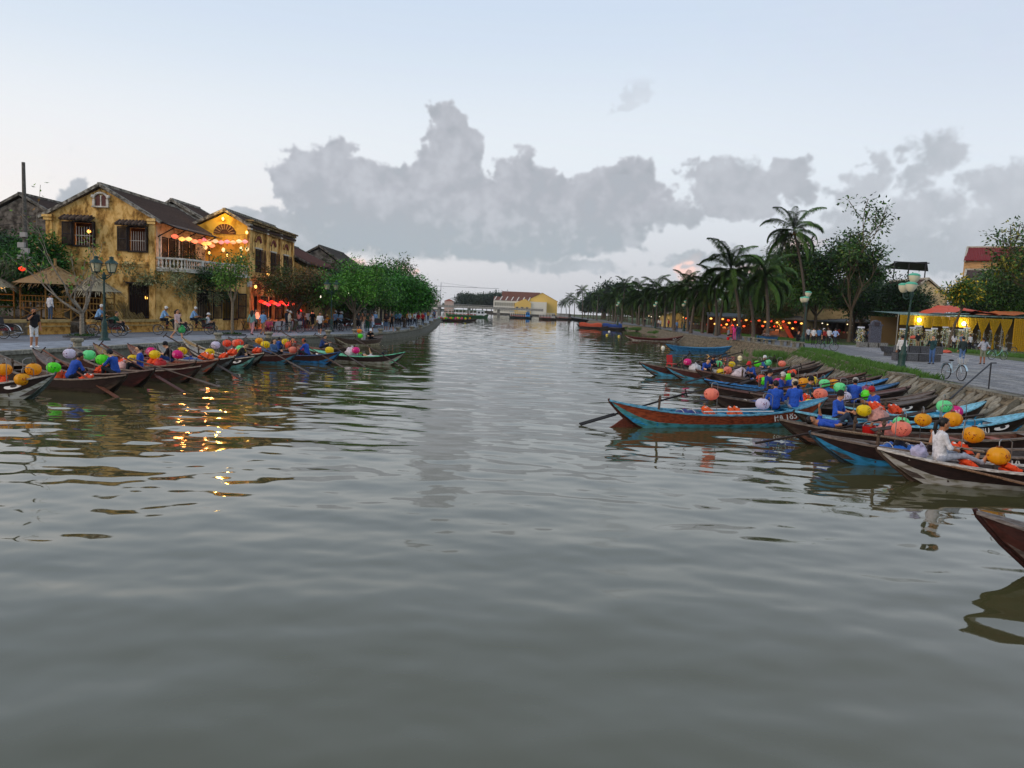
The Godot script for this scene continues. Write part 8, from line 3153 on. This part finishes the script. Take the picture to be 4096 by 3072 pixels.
	bicycle(V(25.56, 1, -62.92), 1.2, "green bicycle on the walk behind the far lamp", "5c8a7c", false)
	bicycle(V(36.36, 1, -57.87), PI / 2 + 0.2, "mint green bicycle with basket by the last curtain", "7cb0a0")
	bicycle(V(48.05, 1, -74.96), PI / 2, "dark bicycle behind the mint green one", "2a2c30", false)
	for i in 4:
		moped([V(39.12, 1, -71.18), V(46.76, 1, -78.54), V(49.05, 1, -80.84), V(42.13, 1, -93.86)][i], [0.4, 0.7, 0.6, 1.3][i], ["black moped beside the blossom tree", "dark moped before the second tied curtain", "grey moped before the third tied curtain", "dark moped behind the carved stele"][i], ["1c1c20", "24242a", "5a5c60", "1e2228"][i])
	# iron stair rail down to the water
	var sr := thing("stair_rail", "bent iron handrail leading down the bank at right", "handrail")
	mb = MB.new()
	mb.tube([V(17.95, 2, -28.61), V(17.65, 2, -28.42), V(14.71, 0.85, -25.71)], 0.028, 6)
	part(sr, "rail", mb, mat("26262a", 0.6))
	mb = MB.new()
	var rp := V(17.65, 2, -28.42)
	mb.tube([rp, V(rp.x, 0.9, rp.z)], 0.025, 6)
	part(sr, "post", mb, mat("26262a", 0.6))
	# benches of stone along the coping
	var bs := [V(24.35, 1, -79.91), V(24.1, 1, -75.98), V(24.36, 1, -73.42), V(25.19, 1, -71.57), V(24.82, 1, -67.37)]
	for i in bs.size():
		var o := thing("stone_bench", nth(i) + " stone bench from the left on the right coping", "bench", bs[i], 0.1)
		mb = MB.new()
		mb.box(V(0, 0.44, 0), V(1.1, 0.12, 0.45))
		part(o, "seat", mb, mat("96917f", 0.85, "blotch", 0.9))
		for x in [-0.32, 0.32]:
			mb = MB.new()
			mb.box(V(x, 0.19, 0), V(0.2, 0.38, 0.36))
			part(o, "leg", mb, mat("8a8575", 0.85, "blotch", 0.9))
	# covered boat and orange slide on the grass
	var cb := boat(V(25.7, 1, -81.32) + V(0, -0.55, 0), V(28.75, 1, -84.49) + V(0, -0.55, 0), "small blue boat hauled out on the grass, part covered in brown", "the hauled out boat", ["2f78b0", "3a84b8", "2a5a80", "3a6a90", "5a4a44"], {"posts": [], "name": "hauled_out_boat", "beam": 0.8})
	cb.root.position.y = 1.2
	tarp(cb, 0.4, 1.3, "6a4c48", "brown cover on the hauled out blue boat")
	var dp := get_node("folded_tarpaulin_%03d" % (used["folded_tarpaulin"] - 1))
	dp.position.y = 1.62
	var ls := thing("orange_poles", "bundle of bright orange poles leaning beside the hauled out boat", "poles", V(35.67, 1, -100.59))
	for i in 5:
		mb = MB.new()
		mb.tube([V(0.3 + i * 0.12, 0, 0.2), V(-0.9 + i * 0.12, 2.0, -0.1)], 0.05, 6)
		part(ls, "pole", mb, mat("e0502c", 0.5))
	# market row under the trees: open fronted stalls with awnings, posts, goods and lights
	var stalls := ["6a5c50", "74624e", "606266", "786452", "66584c", "6c6058"]
	var awn := ["5c6468", "4a4e50", "6a5a4c", "566066", "70665a", "48504c"]
	for i in 17:
		var u := i / 14.0
		var p := V(lerpf(54.0, 33.5, u), 0.95, lerpf(-100.0, -178.0, u))
		var yaw := -1.2
		if i > 14:
			p = [V(31.6, 0.95, -113.0), V(37.8, 0.95, -110.5)][i - 15]
			yaw = -0.2
		var s := thing("market_stall", nth(i) + " open fronted stall going left from the marquee" if i < 15 else "brightly lit restaurant front behind the big palms, " + ["left half", "right half"][i - 15], "stall", p, yaw)
		mb = MB.new()
		mb.box(V(0, 1.5, -3.2), V(6.4, 3.0, 0.12))
		mb.box(V(-3.15, 1.5, -1.6), V(0.1, 3.0, 3.2))
		mb.box(V(3.15, 1.5, -1.6), V(0.1, 3.0, 3.2))
		part(s, "back_wall", mb, mat(stalls[i % 6], 0.9, "blotch", 1.5))
		mb = MB.new()
		mb.quad(V(-3.4, 3.1, -3.3), V(3.4, 3.1, -3.3), V(3.4, 2.6, 1.2), V(-3.4, 2.6, 1.2))
		mb.quad(V(-3.4, 3.18, -3.3), V(3.4, 3.18, -3.3), V(3.4, 2.68, 1.2), V(-3.4, 2.68, 1.2))
		mb.box(V(0, 2.58, 1.2), V(6.8, 0.2, 0.04))
		part(s, "awning", mb, mat(awn[i % 6], 0.7, "blotch", 1.5))
		for x in [-3.2, 0.0, 3.2]:
			mb = MB.new()
			mb.tube([V(x, 0, 1.1), V(x, 2.65, 1.1)], 0.05, 5)
			part(s, "post", mb, mat("4a4038", 0.8))
		mb = MB.new()
		mb.box(V(rng.randf_range(-1, 1), 0.45, -0.6), V(3.4, 0.9, 0.8))
		part(s, "counter", mb, mat(["6a4a34", "8a7a6a", "5a5048"][i % 3], 0.8, "wood", 0.8))
		for k in 5:
			mb = MB.new()
			mb.box(V(-1.6 + k * 0.75, 1.02, -0.6), V(0.5, 0.26, 0.5))
			part(s, "goods_box", mb, mat(["b04a34", "c8b080", "4a7a8a", "a8a8a0", "7a9a4a"][(k + i) % 5], 0.7))
		var hot := i >= 6 and i <= 11 or i > 14
		for k in (14 if i > 14 else 6) if hot else 2:
			var lp := p + Basis(Vector3.UP, yaw) * V(-2.9 + (k * 0.82 if i > 14 else k * 1.1) - (5.9 if k > 7 else 0.0), 2.25 - 0.15 * (k % 2) - (0.75 if k > 7 else 0.0), 1.3 if k < 8 else 0.4)
			lit_lantern(lp, (["ff5a2c", "ffa848", "ff3c20", "ffc060"] if hot else ["ffe0a8", "fff0d0"])[(k + i) % (4 if hot else 2)], "%s %s lantern along the %s market stall" % [nth(k), "glowing orange" if hot else "pale", nth(i) if i < 15 else ["left lit", "right lit"][i - 15]], "lanterns along the market stalls", 0.8 if hot else 0.45, 0.9, 1.8, 0.3)
		if hot and (i % 2 == 0 or i > 14):
			lamp_light(p + Basis(Vector3.UP, yaw) * V(0, 1.8, 1.0), "ff8a48", 3.0)
	# houses behind: cream gable, tiled roofs, red roof
	var tile := mat("5c4a44", 0.9, "blotch", 1.2)
	var cream := mat("d8c49c", 0.9, "mould2", 3.0)
	var defs := [[V(62.42, 5.86, -118), 6.5, 9.4, "cream gabled house with pale verge behind the near lamp", "e6d6b0", "5c4a46", 12.0], [V(63.88, 5.93, -132), 15.0, 8.5, "long brown tiled house behind the big tree", "c8b088", "6a5048", 12.0], [V(54.85, 5.55, -125), 12.0, 7.5, "low tiled house with skylights behind the large tree", "b8a478", "665248", 10.0], [V(78.34, 6.52, -112), 13.0, 11.0, "brown tiled house below the red roof at the right edge", "cfb27c", "57453f", 12.0], [V(86.31, 6.86, -126), 15.0, 15.8, "house with bright red roof at the right edge", "c8a070", "8e2a2c", 12.0], [V(53.76, 5.51, -140), 14.0, 6.5, "yellow house behind the tallest palm", "d0a84c", "5c4a44", 11.0], [V(48.42, 5.29, -150), 14.0, 6.2, "yellow house behind the lit stalls", "cfa84c", "5c4a44", 11.0], [V(41.01, 4.99, -165), 16.0, 5.6, "pale yellow house behind the palm row", "d8bc70", "5c4a44", 11.0]]
	for q in defs:
		var w: float = q[1]
		var e: float = q[2] - 2.4
		var h := thing("right_bank_house", q[3], "house", V(q[0].x, 0.95, q[0].z), 1.02 if q[3].contains("right edge") or q[3].contains("tiled") else 0.0)
		mb = MB.new()
		mb.prism(PackedVector2Array([V2(-w / 2, 0), V2(-w / 2, e), V2(0, q[2]), V2(w / 2, e), V2(w / 2, 0)]), -q[6], 0.0)
		part(h, "wall", mb, mat(q[4], 0.9, "mould2", 3.0))
		roof(h, -w / 2, w / 2, 0.3, -q[6], e, 0.0, q[2] + 0.1, mat(q[5], 0.9, "blotch", 1.2), mat("b4b0a4", 0.9, "mould2", 1.5), 0.6)
		for k in 3:
			mb = MB.new()
			mb.box(V(-w * 0.28 + k * w * 0.28, e * 0.72, 0.03), V(1.0, 1.3, 0.1))
			var wd := part(h, "window", mb, mat("b8b0a0", 0.7))
			mb = MB.new()
			mb.box(V(-w * 0.28 + k * w * 0.28, e * 0.72, 0.09), V(0.8, 1.1, 0.06))
			part(wd, "pane", mb, mat("1c2024", 0.15))
	var rt := thing("steel_roof_canopy", "dark steel canopy on a rooftop above the cream gable", "canopy", V(71.64, 12.98, -140))
	mb = MB.new()
	mb.quad(V(-4, 1.6, 0), V(2, 2.0, 0), V(4.5, 0.6, -4), V(-4, 0.8, -4))
	mb.box(V(-0.8, 1.75, 0.05), V(6.4, 0.2, 0.15))
	part(rt, "sheet", mb, mat("23252a", 0.6))
	for x in [-3.8, -1.2, 1.8]:
		mb = MB.new()
		mb.bar(V(x, -7.0, 0), V(x, 1.7, 0), 0.16)
		part(rt, "post", mb, mat("2c2c30", 0.6))

	# people on the right
	var P := [
		[V(25.39, 1, -46.7), -60, "photo", "person in teal jacket and jeans taking a photo", "24484a", "4a6c9c", {"arm": "l", "hair": "bun"}],
		[V(21.56, 1, -42.61) + V(0.1, 0, -0.4), 160, "stand", "man in white shirt and black trousers behind the near lamp", "dcdcd8", "1a1a1e", {"arm": "l"}],
		[V(28.18, 1, -48.38), 175, "stand", "person in dark green hoodie and jeans seen from behind", "2c3a38", "5c7ca8", {"arm": "l"}],
		[V(30.23, 1, -49.61), 170, "hips", "woman in grey T-shirt and khaki shorts seen from behind", "b8bcc4", "8c9078", {"leg": "s", "hair": "tail"}],
		[V(39.16, 1, -74.82), 170, "hold", "person in black shirt and tan trousers behind the stone blocks", "18181a", "a08a68", {}],
		[V(46.14, 1, -78.05), 200, "stand", "man in white shirt at the marquee opening", "e0e0e0", "1c1c22", {}],
		[V(45.53, 1, -78.53), 20, "stand", "person in blue grey shirt at the marquee opening", "6c84a0", "2a2e38", {}],
		[V(44.13, 1, -77.4), 170, "stand", "person in white blouse behind the blossom tree", "d8d8dc", "24262c", {"hair": "long"}],
		[V(30.19, 1, -77.84), 175, "stand", "man in white shirt with black strap, left of the group", "e0e0de", "17171b", {}],
		[V(32.19, 1, -81.5), 160, "stand", "man in blue shirt in the middle of the group", "4c7cb0", "22242c", {}],
		[V(27.92, 1, -69.61), 185, "walk", "man in dark clothes and white cap with red pack", "33282a", "1c1c20", {"hat": ["cap", "d8d8d4"], "pack": "a02c24"}],
		[V(33.12, 1, -81.18), 170, "stand", "man in white shirt, right of the blue shirt", "dcdcd8", "1c1c20", {}],
		[V(32.63, 1, -78.42), 165, "hips", "man in light blue shirt at the right of the group", "9cb4dc", "24262e", {}],
		[V(31.88, 1, -83.7), 190, "stand", "man in pale shirt behind the far lamp post", "c8ccd0", "22242c", {}],
		[V(26.08, 1, -70.37) + V(-0.2, 0.5, 0), 30, "sit", "person in black seated on the bench by the far lamp", "141416", "161618", {"arm": "l"}],
		[V(23.25, 1, -80.06), 180, "stand", "man in navy jacket and jeans by the bank edge", "1c2a44", "2a3a5c", {"arm": "l"}],
		[V(23.23, 1, -81.37), 175, "hold", "woman in bright pink at the bank edge", "e83c8c", "e04a94", {"arm": "l", "hair": "long"}],
		[V(22.87, 1, -82.35) + V(0, 0.42, 0), 60, "sit", "person in grey shirt on a red stool", "8c9098", "1c1c20", {}],
		[V(25.74, 1, -91.7), 20, "stand", "person in coral dress beside the pink woman", "e0604c", "d8584c", {"skirt": "gown"}],
		[V(24.15, 1, -114.82), 30, "stand", "person in light blue at the bank under the palms", "7ca8d8", "4a5c7c", {}],
		[V(25.66, 1, -135.98), 30, "stand", "person in white near the reeds", "dcd8d4", "5c5c64", {"hair": "long"}]]
	for q in P:
		person(q[0], deg_to_rad(q[1]), q[2], q[3], q[4], q[5], q[6])
	bucket(V(22.87, 1, -82.35), "c8202c", "red stool under the person in grey")
	# people among the stalls
	for i in 34:
		var u := rng.randf()
		var p := V(lerpf(47.0, 28.5, u) + rng.randf_range(-3, 3), 0.97, lerpf(-90.0, -165.0, u))
		person(p, rng.randf() * TAU, ["stand", "hold", "walk", "stand"][i % 4], "%s market visitor under the trees, %s top" % [nth(i), ["white", "black", "red", "blue", "tan", "green", "pink", "grey"][i % 8]], ["dcdcd8", "1c1c20", "a83028", "4c78b0", "a88a64", "3c6a4c", "d88a94", "84888c"][i % 8], ["22242c", "4a5468", "5a5048"][i % 3], {"group": "visitors among the market stalls", "hat": ["cone", "d8c8a0"]} if i % 7 == 3 else {"group": "visitors among the market stalls"})


func moped(at: Vector3, turn: float, label: String, hex: String) -> void:
	var t := thing("moped", label, "moped", at, turn)
	wheel(t, V(0, 0.29, -0.6), 0.29)
	wheel(t, V(0, 0.29, 0.62), 0.29)
	var m := mat(hex, 0.3)
	var mb := MB.new()
	mb.grid([PackedVector3Array([V(-0.1, 0.5, -0.75), V(0, 0.72, -0.8), V(0.1, 0.5, -0.75)]), PackedVector3Array([V(-0.15, 0.42, -0.3), V(0, 0.74, -0.3), V(0.15, 0.42, -0.3)]), PackedVector3Array([V(-0.14, 0.32, 0.05), V(0, 0.5, 0.05), V(0.14, 0.32, 0.05)]), PackedVector3Array([V(-0.17, 0.55, 0.38), V(0, 0.6, 0.5), V(0.17, 0.55, 0.38)]), PackedVector3Array([V(-0.1, 0.95, 0.34), V(0, 0.98, 0.4), V(0.1, 0.95, 0.34)])])
	part(t, "body", mb, m)
	mb = MB.new()
	mb.ball(V(0, 0.76, -0.4), V(0.13, 0.06, 0.36), 10, 6)
	part(t, "seat", mb, mat("161618", 0.6))
	mb = MB.new()
	mb.tube([V(-0.32, 1.02, 0.22), V(0, 1.0, 0.34), V(0.32, 1.02, 0.22)], 0.02, 6)
	for x in [-0.3, 0.3]:
		mb.tube([V(x * 0.8, 1.02, 0.26), V(x, 1.22, 0.28)], 0.01, 4)
		mb.ball(V(x, 1.24, 0.28), V(0.06, 0.04, 0.02), 7, 5)
	part(t, "handlebar", mb, mat("2a2a2c", 0.4))
	mb = MB.new()
	mb.tube([V(0, 0.9, 0.4), V(0, 0.29, 0.62)], 0.035, 6)
	mb.tube([V(0, 0.4, -0.1), V(0, 0.29, -0.6)], 0.04, 6)
	part(t, "fork", mb, mat("5c5e60", 0.4, "", 1.0, {"metal": 0.6}))
	mb = MB.new()
	mb.ball(V(0, 0.92, 0.44), V(0.09, 0.08, 0.05), 8, 6)
	part(t, "headlight", mb, mat("c8ccd0", 0.2))



# ---------------------------------------------------------------- far end
func tour_boat(a: Vector3, long: float, turn: float, hull: String, cabin: String, top: String, label: String, deck2 := false) -> void:
	var t := thing("tour_boat", label, "boat", a, turn, "tour boats far down the river")
	var mb := MB.new()
	var rows := []
	for i in 9:
		var u := i / 8.0 * 2.0 - 1.0
		var w := 1.4 * pow(1.0 - pow(absf(u), 4.0), 0.6) + 0.05
		var s := 0.8 + 0.5 * pow(absf(u), 3.0)
		rows.append(PackedVector3Array([V(u * long / 2, s, w), V(u * long * 0.47, -0.3, w * 0.7), V(u * long * 0.47, -0.3, -w * 0.7), V(u * long / 2, s, -w)]))
	mb.grid(rows)
	part(t, "hull", mb, mat(hull, 0.5, "worn", 2.0))
	mb = MB.new()
	mb.box(V(0, 0.75, 0), V(long * 0.9, 0.1, 2.3))
	part(t, "deck", mb, mat("8a7a68", 0.7))
	mb = MB.new()
	mb.box(V(-long * 0.04, 2.65, 0), V(long * 0.86, 0.14, 2.7))
	part(t, "roof", mb, mat(top, 0.6))
	for i in 9:
		for sz in [-1, 1]:
			mb = MB.new()
			mb.box(V(lerpf(-0.44, 0.22, i / 8.0) * long, 1.7, sz * 1.15), V(0.12, 1.8, 0.1))
			part(t, "post", mb, mat("d8d8d4", 0.6))
	mb = MB.new()
	mb.box(V(long * 0.31, 1.7, 0), V(long * 0.17, 1.85, 2.3))
	part(t, "wheelhouse", mb, mat(cabin, 0.5))
	for k in 2:
		mb = MB.new()
		mb.box(V(long * (0.27 + 0.08 * k), 1.9, 1.16), V(long * 0.05, 0.7, 0.06))
		part(t, "window", mb, mat("20262c", 0.15))
	mb = MB.new()
	for i in 14:
		mb.box(V(lerpf(-0.42, 0.18, i / 13.0) * long, 1.0, 0.5 * (1 if i % 2 else -1)), V(0.4, 0.5, 0.4))
	var st := part(t, "seats", mb, mat("a83c2c", 0.7))
	st.set_meta("kind", "stuff")
	if deck2:
		mb = MB.new()
		for i in 8:
			mb.bar(V(lerpf(-0.1, 0.4, i / 7.0) * long, 2.7, 1.2), V(lerpf(-0.1, 0.4, i / 7.0) * long, 3.3, 1.2), 0.06)
		mb.bar(V(-0.1 * long, 3.3, 1.2), V(0.4 * long, 3.3, 1.2), 0.07)
		mb.bar(V(-0.1 * long, 3.0, 1.2), V(0.4 * long, 3.0, 1.2), 0.05)
		part(t, "deck_rail", mb, mat("d0dce4", 0.5))


func far_end() -> void:
	rng.seed = 171
	tour_boat(V(-17.29, 0, -279.41), 15.6, 0.1, "3c7a4c", "d8dcdc", "8ca89c", "long white and green tour boat crossing at the river bend")
	tour_boat(V(2.34, 0, -314.57), 9.4, -0.05, "2c3a40", "2f86d0", "7c9cb0", "bright blue tour boat right of centre far away", true)
	tour_boat(V(12.77, 0, -300.53), 7.0, 0.0, "4a3a30", "b8b4ac", "d4d0c8", "low white roofed boat right of the blue tour boat")
	tour_boat(V(20.14, 0, -325.31) + V(1, 0, -6), 7.0, 0.05, "3a302a", "6a6058", "7a7c78", "grey roofed boat moored by the far palms")
	var g := "far sampans at the quay bend"
	for i in 6:
		var p := V(-17.6 + (i % 3) * 2.2, 0, -176.0 - i * 5.0)
		var B := boat(p + V(-3.4, 0.7, 0), p + V(3.6, 0.7, 1.0), nth(i) + " far sampan with coloured lanterns at the quay bend", "the " + nth(i) + " far sampan", [["3a221c", "5a3424", "2c2c30"][i % 3], "4a4038", "30271f", "5a4a40", "6a5c50"], {"group": g})
		for k in 4:
			boat_lantern(B, 0.25 + k * 0.15, 0.1 * (k % 2), ["yellow", "coral", "lime", "gold", "magenta"][(k + i) % 5], 0.7, 1.1)
	# low concrete bridge
	var br := thing("concrete_bridge", "low pale concrete road bridge far down on the left", "bridge", V(0, 0, -470))
	var mb := MB.new()
	mb.box(V(-58, 4.0, 0), V(150, 1.5, 9))
	part(br, "deck", mb, mat("a5a49e", 0.9, "blotch", 6.0))
	mb = MB.new()
	mb.box(V(-58, 5.3, 4.4), V(150, 0.16, 0.16))
	part(br, "parapet", mb, mat("b4b4ae", 0.8))
	for i in 7:
		mb = MB.new()
		mb.box(V(-100 + i * 18, 1.6, 0), V(1.6, 3.6, 7))
		part(br, "pier", mb, mat("8f8e88", 0.9, "blotch", 6.0))
	# yellow gabled warehouses
	var y := thing("yellow_riverside_building", "long yellow riverside building with ribbed brown roofs and white arcades", "building", V(0, 1.2, 0))
	var Z := -500.0
	var yl := mat("dcb860", 0.9)
	mb = MB.new()
	mb.box(V(3, 4.0, Z - 1.5), V(34, 8.0, 9))
	var hs := []
	for i in 10:
		for k in 2:
			hs.append([-13.05 + i * 1.5, -12.15 + i * 1.5, 1.1 + k * 3.4, 3.3 + k * 3.4])
	holed(mb, [-14.0, 20.0, 0.0, 8.0], hs, Z + 6.0, 0.4)
	mb.quad(V(-14, 8.0, Z + 6.0), V(20, 8.0, Z + 6.0), V(20, 8.0, Z + 2.0), V(-14, 8.0, Z + 2.0))
	mb.quad(V(-14, 0, Z + 6.0), V(-14, 8.0, Z + 6.0), V(-14, 8.0, Z + 2.0), V(-14, 0, Z + 2.0))
	part(y, "wing", mb, mat("d8d4c4", 0.9))
	mb = MB.new()
	mb.prism(PackedVector2Array([V2(7, 0), V2(7, 8.6), V2(17, 14.0), V2(27, 9.0), V2(27, 0)]), Z - 16, Z + 2)
	part(y, "gable_block", mb, yl)
	mb = MB.new()
	mb.prism(PackedVector2Array([V2(-0.5, 0), V2(-0.5, 6.5), V2(6.0, 9.6), V2(10.0, 7.2), V2(10.0, 0)]), Z + 2.1, Z + 7)
	part(y, "front_block", mb, yl)
	var rr := mat("7a4c3c", 0.9, "blotch", 4.0)
	for q in [[-14.0, 8.0, 8.0, 10.4, 6.2, -6.2], [-9.0, 16.0, 9.0, 14.2, -1.0, -16.0]]:
		mb = MB.new()
		mb.quad(V(q[0], q[2], Z + q[4]), V(q[1], q[2], Z + q[4]), V(q[1], q[3], Z + q[4] - 6), V(q[0], q[3], Z + q[4] - 6))
		mb.quad(V(q[0], q[3], Z + q[4] - 6), V(q[1], q[3], Z + q[4] - 6), V(q[1], q[2], Z + q[5]), V(q[0], q[2], Z + q[5]))
		part(y, "roof", mb, rr)
	for i in 7:
		mb = MB.new()
		mb.bar(V(-13.5 + i * 3.6, 8.15, Z + 6.2), V(-12.2 + i * 3.6, 10.6, Z + 0.2), 0.5, 0.3)
		part(y, "roof_rib", mb, mat("cfc8bc", 0.8))
	mb = MB.new()
	mb.quad(V(17, 14.1, Z + 2.4), V(17, 14.1, Z - 16), V(27.6, 8.7, Z - 16), V(27.6, 8.7, Z + 2.4))
	mb.quad(V(17, 14.1, Z + 2.4), V(6.4, 8.3, Z + 2.4), V(6.4, 8.3, Z - 16), V(17, 14.1, Z - 16))
	part(y, "gable_roof", mb, rr)
	for i in 3:
		mb = MB.new()
		mb.box(V(1.2 + i * 3.2, 3.6, Z + 7.05), V(1.6, 1.6, 0.1))
		part(y, "window", mb, mat("3a2c20", 0.6))
	# trees of the far bank
	var g2 := "trees on the far bank"
	var proto := tree("far_bank_tree", "dark tree left of the yellow riverside building", V(-22, 1.2, -520), {"seed": 71, "trunk": 3.0, "thick": 0.3, "limbs": 6, "fork": 0.8, "long": 3.4, "depth": 3, "kids": 4, "open": 0.65, "leaves": 14, "leaf_from": 2, "leaf": 1.0, "spread": 2.0, "hues": ["2a3a2a", "33442e", "263428"]}, g2)
	for i in 11:
		copy(proto, V(-34 + i * 3.4 + rng.randf() * 2, 1.2, -520 - rng.randf() * 14), rng.randf() * TAU, rng.randf_range(0.6, 1.15), nth(i + 1) + " dark tree of the far bank clump")
	for i in 14:
		copy(proto, V(-140 + i * 8.0, 1.2, -640 - rng.randf() * 30), rng.randf() * TAU, rng.randf_range(0.45, 0.8), nth(i) + " small hazy tree from the left beyond the bridge")
	for i in 26:
		copy(proto, V(33 + rng.randf() * 14 + i * 0.4, 1.2, -258 - i * 9.0), rng.randf() * TAU, rng.randf_range(0.7, 1.1), nth(i) + " dark tree going back behind the far palms")
	for i in 8:
		var h := thing("far_town_house", nth(i) + " tiny pale house from the left beyond the bridge", "house", V(-130 + i * 11, 1.5, -620))
		mb = MB.new()
		mb.box(V(0, 3.0, 0), V(7, 6.0 + (i % 3) * 2, 8))
		part(h, "wall", mb, mat(["c8c0b4", "b49a8c", "d0ccc4"][i % 3], 0.9))
		mb = MB.new()
		mb.prism(PackedVector2Array([V2(-4, 5.8 + (i % 3)), V2(0, 7.6 + (i % 3)), V2(4, 5.8 + (i % 3))]), -4.2, 4.2)
		part(h, "roof", mb, mat("9a5c4c", 0.9))
	# tower crane
	var cr := thing("tower_crane", "thin tower crane on the horizon beyond the bridge", "crane", V(-62, 1.5, -640))
	mb = MB.new()
	mb.bar(V(0, 0, 0), V(0, 22, 0), 0.4)
	part(cr, "mast", mb, mat("7c8088", 0.7))
	mb = MB.new()
	mb.bar(V(-12, 19, 0), V(48, 19, 0), 0.3)
	mb.bar(V(0, 22, 0), V(30, 19.3, 0), 0.15)
	part(cr, "jib", mb, mat("7c8088", 0.7))
